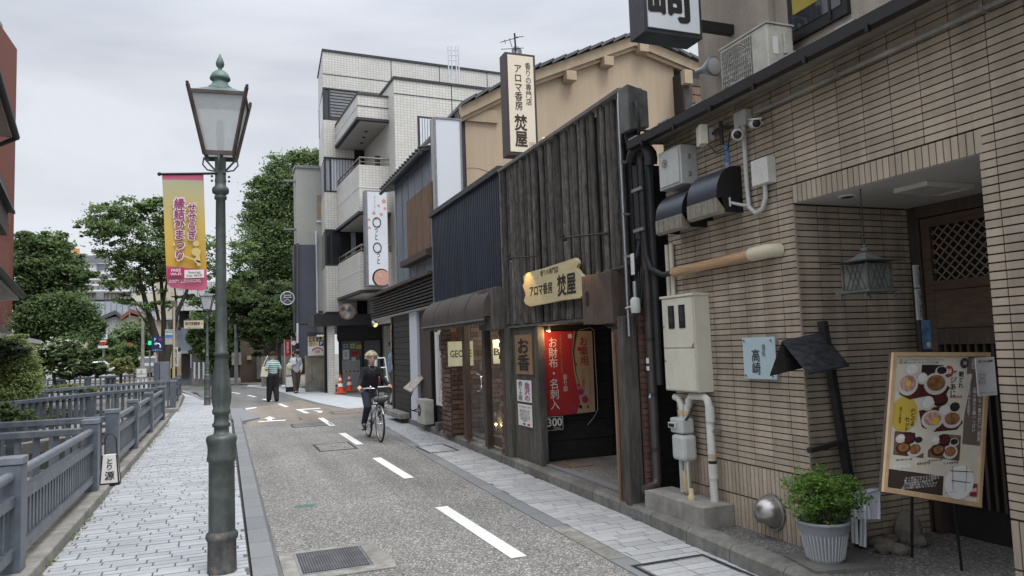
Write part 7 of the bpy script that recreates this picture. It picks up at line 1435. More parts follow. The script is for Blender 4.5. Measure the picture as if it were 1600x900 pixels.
def win_rows(px0, px1, ys, dx, w_, h_): return [('window', x, x+w_, y, y+h_, m_fgl, .06) for y in ys for x in np.arange(px0, px1, dx)]
blk('office_building', 'distant white office building with dark roof band seen through the left tree', 'building', 131, 205, 412, 120, m_fw, 14, parts=[('roof_band', 131, 172, 399, 411, m_cope, .3), ('window_band', 151, 166, 413, 422, m_fgl, .1)]+win_rows(136, 200, (430, 440, 449), 8, 3, 3)+[('white_fin', 132, 204, 426+k*9, 428+k*9, m_whiteink, .5) for k in range(4)])
blk('office_building', 'distant beige tower with an orange top beside the left dark tree', 'building', 112, 133, 396, 125, m_fb, 14, parts=[('orange_top', 113, 124, 388, 398, mat('orange sign', (.55, .3, .1), .6), .3), ('white_tower', 122, 133, 398, 456, m_fw, .4)])
blk('parking_deck', 'beige low building with roof railing below the white office building', 'building', 105, 300, 456, 100, m_fb, 12, parts=[('railing', 118, 205, 457, 458.5, m_coped, .3), ('railing', 118, 205, 468, 470, m_coped, .3)]+[('rail_post', x, x+.6, 457, 470, m_coped, .32) for x in range(120, 205, 6)]+[('roof_plant', 150, 162, 457, 468, m_cope, .6)])
blk('metal_warehouse', 'long blue grey sheet metal wall behind the street trees on the left', 'building', 138, 262, 471, 92, m_fg, 8, parts=[('panel_seam', x, x+.5, 472, 500, m_cope, .05) for x in range(146, 262, 9)])
def house(lab, px0, pxm, px1, yeave, yridge, Y, m, mr_, ybase=585):
    a, b, r_ = AT(px0, yeave, Y), AT(px1, yeave, Y), AT(pxm, yridge, Y); t = thing('small_house', lab, 'house', (r_.x, Y, 0)); MB().prism([(a.x, Y, 0), (b.x, Y, 0), (b.x, Y, b.z), (r_.x, Y, r_.z-.2), (a.x, Y, a.z)], (0, 6, 0)).build('wall', m, t)
    for p, q in ((a, r_), (r_, b)): d = (q-p)*.08; MB().prism([p-d*(p is a), q+d*(q is b), q+d*(q is b)+Vector((0, 0, .35)), p-d*(p is a)+Vector((0, 0, .35))], (0, 7, 0)).build('roof', mr_, t).location.y = -.4
    return t
house('little grey walled house with grey roof beyond the canal trees', 160, 181, 192, 500, 491, 75, mat('far grey wall', (.36, .38, .4), .8), m_rooft); house('little beige walled house with reddish roof beyond the canal trees', 190, 205, 238, 500, 489, 74, m_fb, mat('far red roof', (.22, .09, .07), .7))
blk('beige_block', 'tall narrow beige building behind the three trunks of the street tree', 'building', 243, 286, 395, 60, m_fb, 8, parts=[('window', 262, 266, 505, 520, m_fgl, .1), ('window', 268, 272, 505, 520, m_fgl, .1), ('ledge', 243, 286, 497, 499, m_fw, .3)])
blk('white_panel_building', 'pale square panelled building behind the second street lamp', 'building', 278, 470, 440, 56, m_pan, 9, z0=AT(300, 485, 56).z)
t = blk('dark_arcade', 'dark open storey beneath the pale square panels', 'building', 280, 480, 486, 56.5, m_dark, 6, parts=[('column', 296, 304, 486, 520, m_conc, .5), ('beam', 280, 400, 512, 516, m_concd, .3)])
blk('shop_building', 'blue grey clad shop with small awning at the far corner', 'building', 276, 302, 512, 46, m_corr, 6, parts=[('shop_awning', 283, 297, 548, 552, m_fg, .8), ('shop_opening', 284, 296, 552, 590, m_wooddk, .06), ('white_post', 297.5, 298.5, 552, 575, m_board, .3), ('siding', 277, 283, 545, 592, m_fb, .05)])
blk('retaining_wall', 'pale concrete wall half hidden by ivy behind the second lamp', 'wall', 300, 345, 546, 44, m_conc, .6)
blk('retaining_wall', 'pale concrete wall with a curved top behind the striped shirt walker', 'wall', 409, 462, 556, 39, m_conc, .6, parts=[])
blk('gate_wall', 'brown stone gateway wall among the dark trees in the middle distance', 'wall', 376, 412, 530, 45, mat('brown far stone', (.13, .105, .08), .9, var=.3, scale=1), 1, parts=[('gate_pillar', 401, 410, 552, 592, m_conc, .3), ('name_plate', 386, 393, 556, 562, m_fb, .1)])
for i, px in enumerate((304, 311, 318)): t = MB().tube([AT(px, 566, 43), AT(px, 592, 43)], .045, 8); tag(t.build('bollard', m_board), ['leftmost', 'middle', 'rightmost'][i]+' slim white bollard before the ivy covered wall', 'bollard', 'white bollards at the far corner')
t = thing('stone_bollard', 'grey stone post beside the planter at the far pavement', 'bollard', AT(378, 592, 41)); MB().lathe([(.14, 0), (.14, .9), (.1, .95), (.0005, .97)], G(378, 592), 12).build('post', m_conc, t)
t = thing('concrete_planter', 'square concrete planter box at the far pavement', 'planter', G(391, 594)); p = G(391, 594); MB().box(p.x-.35, p.x+.35, p.y-.35, p.y+.35, 0, .6).build('box', m_conc, t, bevel=.02)
t = thing('concrete_block_post', 'pale concrete block beside the walker with the tote bag', 'post', G(401, 594)); p = G(402, 594); MB().box(p.x-.3, p.x+.3, p.y-.3, p.y+.3, 0, 1.15).build('block', m_conc, t, bevel=.02)
# parked bicycles far away
def far_bike(px, py, lab):
    p = G(px, py); t = thing('parked_bicycle', lab, 'bicycle', p, 'bicycles parked before the dark trees'); 
    for dx in (-.5, .5): MB().tube([p+Vector((dx+.33*math.cos(a), 0, .34+.33*math.sin(a))) for a in np.linspace(0, 2*math.pi, 17)], .025, 5, caps=False).build('wheel', m_blackm, t)
    f = MB(); f.tube([p+Vector((-.5, 0, .34)), p+Vector((-.1, 0, .75)), p+Vector((.35, 0, .8)), p+Vector((.5, 0, .34))], .02, 5).tube([p+Vector((-.1, 0, .75)), p+Vector((0, 0, .3)), p+Vector((.35, 0, .8))], .02, 5).tube([p+Vector((.35, 0, .8)), p+Vector((.35, 0, 1.0)), p+Vector((.3, -.25, 1.02))], .018, 5); f.build('frame', m_silver, t)
    MB().box(p.x-.2, p.x+.0, p.y-.06, p.y+.06, .82, .9).build('saddle', m_black, t); MB().box(p.x+.4, p.x+.7, p.y-.15, p.y+.15, .75, 1.0).build('basket', m_coped, t)
far_bike(364, 590, 'leftmost parked bicycle behind the near lamp column'); far_bike(385, 588, 'middle parked bicycle behind the stone bollard'); far_bike(395, 589, 'rightmost parked bicycle under the dark tree')
# poles, signs, lights
def pole(lab, px, y0, y1, Y, r_, m=m_conc, name='utility_pole', cat='pole', extra=None):
    a, b = AT(px, y0, Y), AT(px, y1, Y); a.x = b.x+(a.x-b.x)*.2; t = thing(name, lab, cat, (b.x, Y, 0)); MB().tube([(b.x, Y, 0), a], [r_, r_*.8], 8).build('pole', m, t); return t, a, b
t, a, b = pole('grey utility pole with yellow and black guard right of the blue parking sign', 273, 470, 603, 38, .13)
g0 = G(276, 600); 
for k in range(10): an_ = k*2*math.pi/10; MB().beam((b.x+.17*math.cos(an_), 38+.17*math.sin(an_), .45), (b.x+.17*math.cos(an_), 38+.17*math.sin(an_), 1.1), .09, .02, up=(math.cos(an_), math.sin(an_), 0)).build('guard_strip', m_yel if k % 2 else m_black, t)
q0, q1 = AT(271, 543, 37.8), AT(278, 572, 37.8); MB().box(q0.x, q1.x, 37.8, 37.85, q1.z, q0.z).build('sign_plate', m_paper, t); text(vt('歯科医院'), ((q0.x+q1.x)/2, 37.8, (q0.z+q1.z)/2), FYR, FYU, .13, .75, m_coped, t, bold=.03); 
MB().tube([a, a+Vector((0, 0, -.2)), AT(262, 486, 38)], .03, 5).build('arm', m_cope, t)
for k in range(3): MB().lathe([(.05, 0), (.07, .1), (.05, .2)], a+Vector((.2, 0, -1.0*k-.4)), 8).build('insulator', m_coped, t)
t, a, b = pole('thin grey utility pole behind the clipped round tree', 223, 480, 590, 55, .11); t, a, b = pole('slim green street light pole in the middle of the far trees', 202, 475, 590, 70, .07, m_cope, 'street_light', 'street light'); MB().tube([a, a+Vector((-1.0, 0, .1))], .05, 5).build('arm', m_cope, t)
t, a, b = pole('grey street light pole with a long arm before the dark trees', 369, 507, 592, 42, .1, m_cope, 'street_light', 'street light'); MB().tube([a, AT(380, 503, 42), AT(392, 500, 42)], .035, 5).build('arm', m_cope, t)
for dx in (-.22, .12): MB().box(b.x+dx, b.x+dx+.14, 41.8, 41.85, 1.1, 1.75).build('sign_plate', m_conc, t)
t, a, b = pole('pole carrying a red no entry disc left of the green trees', 162, 500, 600, 60, .1)
lathe_dir(MB(), [(.28, 0), (.28, .05)], AT(161, 533, 59.8), (0, -1, 0)).build('red_disc', mat('sign red', (.55, .06, .04), .5), t); q = MB(); flat(q, AT(161, 533, 59.7), FYR, FYU, .38, .09); q.build('white_bar', m_paper, t)
c = AT(161, 542, 59.7); MB().box(c.x-.32, c.x+.32, 59.7, 59.75, c.z-.09, c.z+.09).build('plate', m_paper, t); c = AT(163, 523, 59.7); MB().box(c.x-.2, c.x+.2, 59.7, 59.75, c.z-.33, c.z+.33).build('plate', m_paper, t); q = MB(); flat(q, (c.x, 59.7, c.z), FYR, FYU, .2, .45); q.build('blue_print', mat('blue print', 0), t)
t, a, b = pole('no entry sign on a thin pole among the far green trees', 203, 540, 590, 66, .05); c = AT(202, 541, 65.8); lathe_dir(MB(), [(.3, 0), (.3, .05)], c, (0, -1, 0)).build('red_disc', mat('sign red', 0), t); q = MB(); flat(q, c+Vector((0, -.06, 0)), FYR, FYU, .4, .09); q.build('white_bar', m_paper, t)
# blue parking sign and grey cabinet
pk = thing('parking_sign', 'dark blue parking sign with a white curved arrow beside the canal trees', 'sign', G(247, 600)); Yk = 33
a, b = AT(237, 526, Yk), AT(255, 549, Yk); MB().box(a.x, b.x, Yk, Yk+.04, b.z, a.z).build('board', mat('sign navy', (.012, .035, .12), .5), pk); cx_ = (a.x+b.x)/2; hh = a.z-b.z; ww = b.x-a.x
text('P', (a.x+ww*.3, Yk, a.z-hh*.2), FYR, FYU, ww*.14, hh*.2, m_whiteink, pk, bold=.04); q = MB(); flat(q, (a.x+ww*.72, Yk, a.z-hh*.2), FYR, FYU, ww*.26, hh*.14); q.build('flag_print', m_pinkd, pk); text('駐車場 50m', (cx_, Yk, b.z+hh*.1), FYR, FYU, ww*.8, hh*.08, m_whiteink, pk)
q = MB(); q.tube([(cx_+ww*.24, Yk-.005, b.z+hh*.25), (cx_+ww*.24, Yk-.005, b.z+hh*.42), (cx_+ww*.12, Yk-.005, b.z+hh*.52), (cx_-ww*.1, Yk-.005, b.z+hh*.52)], .035, 6); q.add([(cx_-ww*.08, Yk-.01, b.z+hh*.64), (cx_-ww*.3, Yk-.01, b.z+hh*.52), (cx_-ww*.08, Yk-.01, b.z+hh*.4)], [(0, 1, 2)]); q.build('arrow', m_whiteink, pk)
MB().tube([(cx_, Yk+.06, 0), (cx_, Yk+.06, b.z)], .03, 6).build('pole', m_cope, pk)
gc = thing('grey_cabinet', 'tall blue grey steel cabinet behind the canal fence under the parking sign', 'cabinet', G(255, 622)); Yk = 27; a, b = AT(240, 566, Yk), AT(263.5, 566, Yk)
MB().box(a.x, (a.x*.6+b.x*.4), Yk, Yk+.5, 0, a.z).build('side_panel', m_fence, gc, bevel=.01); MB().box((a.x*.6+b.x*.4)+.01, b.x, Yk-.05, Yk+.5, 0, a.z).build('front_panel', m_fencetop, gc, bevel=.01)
# yellow-green info board etc beside utility pole
ib = thing('street_info_sign', 'small green white and blue shop sign above a grey triangle sign on a post', 'sign', G(265, 600)); Yk = 36
a, b = AT(258, 515, Yk), AT(270, 529, Yk); MB().box(a.x, b.x, Yk, Yk+.04, b.z, a.z).build('board', m_paper, ib); q = MB(); flat(q, ((a.x+b.x)/2, Yk, a.z-.09), FYR, FYU, (b.x-a.x)*.95, .13); q.build('green_band', mat('sign green', (.1, .4, .22), .6), ib); q = MB(); flat(q, ((a.x+b.x)/2, Yk, b.z+.1), FYR, FYU, (b.x-a.x)*.95, .15); q.build('blue_band', mat('sign blue', (.12, .2, .55), .6), ib); text('薬 駐車場', ((a.x+b.x)/2, Yk, a.z-.09), FYR, FYU, .3, .08, m_whiteink, ib, lift=.008)
a, b = AT(258, 530, Yk), AT(270, 538, Yk); MB().box(a.x, b.x, Yk, Yk+.04, b.z, a.z).build('board', m_soffit, ib); MB().tube([(b.x+.05, Yk, 0), (b.x+.05, Yk, AT(264, 480, Yk).z)], .05, 6).build('pole', m_fb, ib)
tl_ = thing('traffic_light', 'green pedestrian signal glowing left of the blue parking sign', 'traffic light', AT(234, 537, 58)); c = AT(234, 536, 58); MB().box(c.x-.16, c.x+.16, 58, 58.2, c.z-.3, c.z+.28).build('housing', m_black, tl_); MB().box(c.x-.1, c.x+.1, 57.98, 58, c.z-.13, c.z+.15).build('lamp', mat('signal green', (.02, .5, .2), .5, emit=(.02, .8, .3), estr=.5), tl_); MB().tube([(c.x, 58.1, 0), (c.x, 58.1, c.z-.5)], .06, 6).build('pole', m_cope, tl_)
# direction sign on second lamp
dsn = thing('direction_sign', 'cream horizontal direction sign with a black arrow fixed to the second lamp', 'sign', (-.9, lp2.y, 3)); a, b = AT(287, 500, lp2.y), AT(318.5, 514, lp2.y)
MB().box(a.x, b.x, lp2.y-.02, lp2.y+.02, b.z, a.z).build('frame', m_verd, dsn); q = MB(); flat(q, ((a.x+b.x)/2, lp2.y-.02, (a.z+b.z)/2), FYR, FYU, (b.x-a.x)*.95, (a.z-b.z)*.82); q.build('panel', mat('cream plate', 0), dsn); text('長町武家屋敷跡 →', ((a.x+b.x)/2, lp2.y-.02, (a.z+b.z)/2+.03), FYR, FYU, (b.x-a.x)*.86, (a.z-b.z)*.38, m_ink, dsn, bold=.03, lift=.006); text('Nagamachi District', ((a.x+b.x)/2, lp2.y-.02, b.z+.06), FYR, FYU, (b.x-a.x)*.7, .035, m_ink, dsn, lift=.006)
# white info board over canal fence
wb2 = thing('white_notice_board', 'white framed notice board on two white posts behind the canal fence', 'notice board', AT(221, 590, 30)); Yk = 29; a, b = AT(212, 575, Yk), AT(230, 590, Yk)
MB().box(a.x, b.x, Yk, Yk+.08, b.z, a.z).build('frame', m_conc, wb2); q = MB(); flat(q, ((a.x+b.x)/2, Yk, (a.z+b.z)/2), FYR, FYU, (b.x-a.x)*.85, (a.z-b.z)*.8); q.build('sheet', m_paper, wb2); text('お願い\nごみは持ち帰りましょう', ((a.x+b.x)/2, Yk, (a.z+b.z)/2), FYR, FYU, .28, .16, m_coped, wb2, lift=.006)
for px in (216, 223, 228): q0 = AT(px, 590, Yk); MB().box(q0.x-.03, q0.x+.03, Yk+.02, Yk+.06, 0, q0.z).build('post', m_board, wb2)
# cars far away
def car(px, py, Y, lab, m, hd=0, sc=1.):
    p = AT(px, py, Y); p.z = 0; t = thing('parked_car', lab, 'car', p); L2, W2 = 2.1*sc, .85*sc
    def C_(x, y, z): return (p.x+x*math.cos(hd)-y*math.sin(hd), p.y+x*math.sin(hd)+y*math.cos(hd), z)
    side = [(-2.1, .35), (-2.1, .85), (-1.9, 1.0), (-1.2, 1.05), (-.7, 1.5), (1.0, 1.55), (1.6, 1.05), (2.05, .95), (2.1, .35)]
    mb = MB(); V = [C_(x*sc, -W2*(.86 if z > 1.2 else 1), z*sc) for x, z in side]+[C_(x*sc, W2*(.86 if z > 1.2 else 1), z*sc) for x, z in side]; n = len(side)
    mb.add(V, [tuple(range(n)), tuple(range(n, 2*n))[::-1]]+[(i, n+i, n+(i+1) % n, (i+1) % n) for i in range(n)]); mb.build('body', m, t, bevel=.05)
    g_ = MB()
    for s in (-1, 1): g_.add([C_(x*sc, s*(W2*.93+.015), z*sc) for x, z in ((-1.0, 1.1), (-.62, 1.42), (.9, 1.46), (1.35, 1.1))], [(0, 1, 2, 3)])
    g_.add([C_(-1.16*sc-.03, -W2*.7, 1.1*sc), C_(-1.16*sc-.03, W2*.7, 1.1*sc), C_(-.75*sc-.03, W2*.7, 1.45*sc), C_(-.75*sc-.03, -W2*.7, 1.45*sc)], [(0, 1, 2, 3)]); g_.build('window_glass', m_glassd, t)
    for x in (-1.35, 1.3):
        for s in (-1, 1): MB().tube([C_(x*sc, s*(W2-.2), .32*sc), C_(x*sc, s*(W2+.01), .32*sc)], .32*sc, 14).build('wheel', m_rubber, t)
    for s in (-1, 1): MB().obox(C_(-2.1*sc, s*.6*sc, .8*sc), (.03, 0, 0), (0, .15, 0), (0, 0, .07)).build('tail_lamp', mat('sign red', 0), t)
m_carw = mat('car white paint', (.6, .61, .63), .3, var=.03, coat=.5)
car(135, 586, 52, 'white car mostly hidden behind the clipped hedge', m_carw, R(8)); car(235, 586, 72, 'white van like car far down the left street', m_carw, R(85), 1.15)
# ------------------------------------------------------------------ left edge buildings
lb_ = thing('left_house', 'house at the left edge with dark tiled eaves over a beige wall', 'house', (-6, 16, 0))
E0, E1 = AT(36, 212, 18), AT(0, 40, 13); E1.z = E0.z; dirv = (E1-E0).normalized(); E2 = E0+dirv*12; outv = Vector((dirv.y, -dirv.x, 0)); outv = outv if outv.x > 0 else -outv
inn = -outv; E0 += inn*.2; E1 += inn*.2; E2 += inn*.2
m_lt = mat('left roof tile', (.05, .05, .055), .4, var=.25, scale=5); m_lsof = mat('left soffit board', (.33, .29, .24), .8, var=.1)
MB().prism([E0+Vector((0, 0, .0)), E0+inn*.9+Vector((0, 0, .02)), E0+inn*3+Vector((0, 0, .9)), E0+Vector((0, 0, .12))], E2-E0).build('roof', m_lt, lb_)
MB().prism([E0+Vector((0, 0, -.02)), E0+inn*1.6+Vector((0, 0, -.02)), E0+inn*1.6+Vector((0, 0, -.06)), E0+Vector((0, 0, -.06))], E2-E0).build('soffit', m_lsof, lb_)
for i in range(40): p = E0+(E2-E0)*(i/40); MB().tube([p+outv*.03+Vector((0, 0, .08)), p+inn*1.5+Vector((0, 0, .62))], .06, 7).build('eave_tile', m_lt, lb_)
MB().tube([E0+outv*.08+Vector((0, 0, -.05)), E2+outv*.08+Vector((0, 0, -.05))], .07, 8).build('gutter', m_black, lb_); MB().tube([E0+outv*.06+Vector((0, 0, -.08)), E0+inn*.4+Vector((0, 0, -.35)), E0+inn*1.2+Vector((0, 0, -.35))], .05, 6).build('downpipe', m_blackm, lb_)
MB().prism([E0+inn*1.25+Vector((0, 0, -.06))-dirv*-.2, E0+inn*4+Vector((0, 0, -.06)), E0+inn*4-Vector((0, 0, E0.z)), E0+inn*1.25-Vector((0, 0, E0.z))], E2-E0).build('wall', mat('left cream wall', (.48, .4, .28), .85, var=.06), lb_)
# lower roof
F0 = AT(30, 462, 17.5); F1 = F0+dirv*10; MB().prism([F0, F0+inn*1.6+Vector((0, 0, .9)), F0+inn*1.6+Vector((0, 0, 1.05)), F0+Vector((0, 0, .16))], F1-F0).build('lower_roof', m_lt, lb_); MB().prism([F0+Vector((0, 0, -.03)), F0+inn*1.5+Vector((0, 0, -.03)), F0+inn*1.5+Vector((0, 0, -.1)), F0+Vector((0, 0, -.1))], F1-F0).build('lower_soffit', m_soffit, lb_)
MB().tube([F0+outv*.06, F1+outv*.06], .06, 8).build('lower_gutter', m_black, lb_)
bal0 = AT(12, 368, 17.5); MB().prism([bal0, bal0+inn*1.2, bal0+inn*1.2+Vector((0, 0, .9)), bal0+Vector((0, 0, .9))], dirv*6).build('balcony_box', m_wooddk, lb_); 
sd = AT(24, 335, 17.5); MB().prism([sd, sd+inn*1.3+Vector((0, 0, .3)), sd+inn*1.3+Vector((0, 0, .38)), sd+Vector((0, 0, .06))], dirv*4).build('window_hood', m_lt, lb_)
rbk = thing('red_brick_building', 'red brick apartment building rising behind the left house', 'building', AT(15, 400, 26)); Yr = 26
a = AT(27, 62, 33); a = Vector((a.x+.35, Yr, AT(24, 62, 32).z)); zb5 = AT(20, 510, Yr).z; MB().box(a.x-8, a.x-.35, Yr, Yr+7, zb5, a.z).build('wall', mat('red brick flat', (.2, .07, .05), .85, var=.15, scale=9, stretch=(1, 1, 5)), rbk); MB().box(a.x-8, a.x-.35, Yr-.05, Yr+5, a.z, a.z+.12).build('parapet_cap', m_cope, rbk)
for (y0, y1, dx) in ((262, 300, .0), (335, 510, -.0)): p, q = AT(28, y0, Yr-.4), AT(28, y1, Yr-.4); MB().box(p.x-8, a.x-.25, Yr+2, Yr+6, q.z, p.z).build('bay', m_redbr, rbk)
p, q = AT(28, 498, Yr), AT(28, 512, Yr); MB().box(a.x-8, a.x-.2, Yr-.5, Yr+6, q.z, p.z-.02).build('base_band', m_concd, rbk)
for (z0, z1) in ((10.2, 11.0), (6.8, 7.8)): MB().box(a.x-.345, a.x-.3, Yr+4.5, Yr+6, z0, z1).build('window', m_fgl, rbk)
MB().box(a.x-7, a.x-.9, Yr+.5, Yr+4, 0, zb5).build('ground_floor', m_dark, rbk)
for x in (-.9, -1.8): MB().box(a.x+x, a.x+x+.15, Yr, Yr+.2, 0, zb5).build('column', m_cope, rbk)
lw_ = thing('garden_wall', 'low pale garden wall with coping at the left edge behind the shrub', 'wall', AT(20, 560, 19)); p, q = AT(-40, 520, 16), AT(52, 535, 22); MB().beam((p.x, 16, .7), (q.x, 22, .7), .2, 1.4).build('wall', m_conc, lw_); MB().beam((p.x, 16, p.z), (q.x, 22, q.z), .35, .1).build('coping', m_soffit, lw_)
# ================================================================== VEGETATION
def leaf_mesh(name, P, size, m, up=.6, droop=0., asp=.55):
    n = len(P); nr = rng.normal(size=(n, 3)); nr[:, 2] = np.abs(nr[:, 2])+up; nr /= np.linalg.norm(nr, axis=1)[:, None]
    t = rng.normal(size=(n, 3)); t[:, 2] -= droop; t -= nr*(t*nr).sum(1)[:, None]; t /= np.linalg.norm(t, axis=1)[:, None]; b = np.cross(nr, t)
    s = size*rng.uniform(.6, 1.3, n)[:, None]
    V = np.stack([P-t*s, P+b*s*asp-t*s*.1, P+t*s, P-b*s*asp-t*s*.1], 1).reshape(-1, 3)
    me = bpy.data.meshes.new(name); me.vertices.add(4*n); me.vertices.foreach_set('co', V.astype('f').ravel()); me.loops.add(4*n); me.loops.foreach_set('vertex_index', np.arange(4*n, dtype='i'))
    me.polygons.add(n); me.polygons.foreach_set('loop_start', np.arange(0, 4*n, 4, dtype='i')); me.polygons.foreach_set('loop_total', np.full(n, 4, dtype='i')); me.materials.append(m); me.update(calc_edges=True); return me
def clump_points(blobs, n, clump=.3, flat_=.55, per=70, fill=.45, spread=.5):
    vol = np.array([r[0]*r[1]+r[1]*r[2]+r[0]*r[2] for c, r in blobs]); vol /= vol.sum(); out = []
    for (c, r), w_ in zip(blobs, vol):
        k = max(3, int(n*w_/per)); c = np.array(c); r = np.array(r)
        d = rng.normal(size=(k, 3)); d /= np.linalg.norm(d, axis=1)[:, None]; rad = np.where(rng.random(k) < fill, rng.uniform(.2, .9, k), rng.uniform(.72, 1.22, k)); cc = c+d*rad[:, None]*r
        cr_ = clump*r.mean()*rng.uniform(.5, 1.3, k)
        q = rng.normal(size=(k, per, 3))*spread; q[:, :, 2] *= flat_
        out.append((cc[:, None]+q*cr_[:, None, None]).reshape(-1, 3))
    return np.concatenate(out)
def pxblobs(lst, Y, depth=1., rag=0):
    out = []; rr_ = random.Random(len(lst)*7+int(Y)); lst = list(lst)
    for k in range(rag):
        px, py, rx, ry = lst[rr_.randrange(len(lst))]; a = rr_.uniform(-.3, 3.44); s_ = rr_.uniform(.16, .34); lst.append((px+rx*1.12*math.cos(a), py-ry*1.12*math.sin(a), rx*s_*1.3, ry*s_))
    for px, py, rx, ry in lst:
        c = AT(px, py, Y); k = (c-EYEP).dot(f0)/FPX; dy = rng.uniform(-.25, .25)*rx*k; out.append(((c.x, c.y+dy, c.z), (rx*k, rx*k*depth, ry*k)))
    return out
def plant(name, lab, cat, blobs, n, size, m, base=None, trunks=(), group=None, clump=.3, flat_=.55, droop=0, up=.6, per=70, fill=.45, crown='foliage', asp=.55, spread=.5, tm=None):
    b = base if base is not None else Vector(blobs[0][0]); t = thing(name, lab, cat, b, group)
    P = clump_points(blobs, n, clump, flat_, per, fill, spread); link(crown, leaf_mesh(crown, P, size, m, up, droop, asp), t)
    if trunks:
        mb = MB()
        for pts, r0_, r1_ in trunks: k = len(pts); mb.tube(pts, [r0_+(r1_-r0_)*i/(k-1) for i in range(k)], 8)
        mb.build('trunk', tm or m_bark, t)
    return t
lf_z = leafmat('zelkova leaf', (.165, .26, .12), .6, .55); lf_d = leafmat('dark evergreen leaf', (.11, .16, .085), .6, .5); lf_m = leafmat('mid green leaf', (.155, .245, .125), .6, .55); lf_l = leafmat('light shrub leaf', (.36, .46, .23), .5, .55); lf_g = leafmat('bright nandina leaf', (.16, .3, .075), .5, .5); lf_i = leafmat('ivy leaf', (.12, .195, .09), .6, .5); lf_y = leafmat('yellowish leaf', (.26, .3, .13), .4); lf_w = mat('white blossom', (.6, .62, .5), .8); lf_gr = leafmat('grey green leaf', (.13, .165, .11), .4)
def TP(pts, Y): return [AT(a, b, Y) for a, b in pts]
# street tree left of the banner
Yt = 38; bl_ = pxblobs([(150, 355, 22, 14), (175, 335, 35, 18), (205, 325, 30, 16), (160, 365, 25, 12), (195, 360, 40, 22), (235, 320, 28, 16), (262, 318, 22, 12), (245, 350, 35, 25), (185, 395, 30, 14), (215, 400, 38, 22), (250, 395, 35, 25), (180, 425, 24, 12), (170, 445, 20, 10), (205, 440, 30, 18), (235, 435, 28, 20), (262, 420, 25, 20), (285, 400, 35, 30), (300, 430, 30, 15), (330, 400, 22, 30), (360, 420, 18, 22), (205, 468, 22, 9), (240, 478, 26, 8), (300, 470, 25, 7), (378, 400, 18, 28), (365, 455, 22, 22), (345, 470, 20, 10), (270, 340, 20, 25), (140, 352, 14, 8), (152, 322, 12, 8)], Yt, .8, 34)
tr1 = [(TP([(255, 600), (253, 560), (245, 530), (232, 490), (222, 450), (215, 420)], Yt), .22, .06), (TP([(256, 600), (256, 560), (256, 500), (252, 440), (250, 380)], Yt+.2), .18, .04), (TP([(258, 600), (260, 560), (268, 525), (276, 490), (290, 460), (300, 430)], Yt-.2), .19, .05), (TP([(232, 490), (215, 475), (205, 465)], Yt), .07, .03), (TP([(248, 500), (242, 470), (238, 440), (233, 400)], Yt), .07, .03), (TP([(222, 450), (205, 440), (190, 420)], Yt), .05, .02), (TP([(245, 535), (225, 500), (212, 480)], Yt), .05, .02), (TP([(256, 470), (262, 430), (265, 390)], Yt), .06, .02), (TP([(268, 525), (275, 470), (272, 440)], Yt), .06, .03), (TP([(252, 440), (238, 400), (228, 360)], Yt), .05, .02)]
plant('zelkova_tree', 'airy street tree with several dark trunks behind the blue parking sign', 'tree', bl_, 30000, .08, lf_z, G(256, 600), tr1, clump=.5, flat_=.4, per=60, spread=.5)
# tall dark trees behind the lamp and pale building
Yt = 50
plant('tall_evergreen', 'tall dense green tree rising behind the pale building', 'tree', pxblobs([(480, 250, 24, 16), (450, 262, 28, 20), (465, 290, 40, 30), (420, 300, 30, 25), (410, 285, 18, 14), (440, 330, 48, 35), (405, 340, 24, 25), (430, 380, 50, 35), (470, 350, 35, 50), (400, 395, 25, 22), (445, 425, 45, 35), (410, 440, 30, 25), (470, 420, 30, 40), (500, 245, 18, 16)], Yt, .7, 40), 64000, .1, lf_m, G(440, 590), [(TP([(440, 590), (438, 500), (436, 400), (440, 320)], Yt), .35, .1), (TP([(436, 430), (415, 380), (408, 330)], Yt), .14, .05), (TP([(438, 400), (460, 340), (470, 290)], Yt), .14, .05)], clump=.42, flat_=.55, per=50, spread=.65)
plant('dense_evergreen', 'very dark evergreen in the shade between the lamp and slate blue wall', 'tree', pxblobs([(430, 470, 40, 30), (400, 480, 30, 25), (380, 450, 25, 25), (440, 500, 30, 28), (415, 510, 30, 25), (395, 520, 22, 20), (455, 480, 20, 30), (370, 480, 20, 20), (450, 525, 16, 16), (405, 545, 12, 14)], 42, .7), 42000, .095, lf_d, G(430, 590), [(TP([(428, 590), (428, 540), (430, 480)], 42), .2, .08)], clump=.35, per=90)
plant('clipped_tree', 'leafy dark green camellia like tree over the curved concrete wall', 'tree', pxblobs([(440, 500, 25, 20), (452, 515, 18, 20), (432, 520, 22, 18), (420, 490, 20, 18), (445, 480, 20, 14), (408, 510, 12, 14)], 37, .7), 24000, .08, lf_i, G(440, 600), [(TP([(438, 600), (436, 550), (438, 510)], 37), .12, .05)], clump=.35)
plant('far_tree', 'mid green tree behind the lamp column under the pale panels', 'tree', pxblobs([(380, 470, 28, 30), (360, 500, 25, 22), (350, 460, 18, 15), (390, 510, 22, 25), (375, 540, 22, 22), (356, 535, 15, 20), (365, 565, 16, 14)], 48, .7), 26000, .1, lf_d, G(372, 590), [(TP([(372, 590), (374, 530), (380, 470)], 48), .2, .06)], clump=.38)
iv = thing('ivy', 'thick ivy covering the wall behind the second street lamp', 'ivy', AT(320, 540, 43.5)); P = clump_points(pxblobs([(318, 500, 18, 12), (335, 505, 16, 14), (310, 525, 16, 14), (328, 530, 20, 18), (345, 530, 12, 25), (320, 548, 16, 10), (338, 560, 12, 18), (345, 580, 10, 14), (310, 508, 14, 12)], 43.6, .15), 30000, .4, .8, 60, .5, .6); link('leaves', leaf_mesh('leaves', P, .12, lf_i, 0, .6), iv)
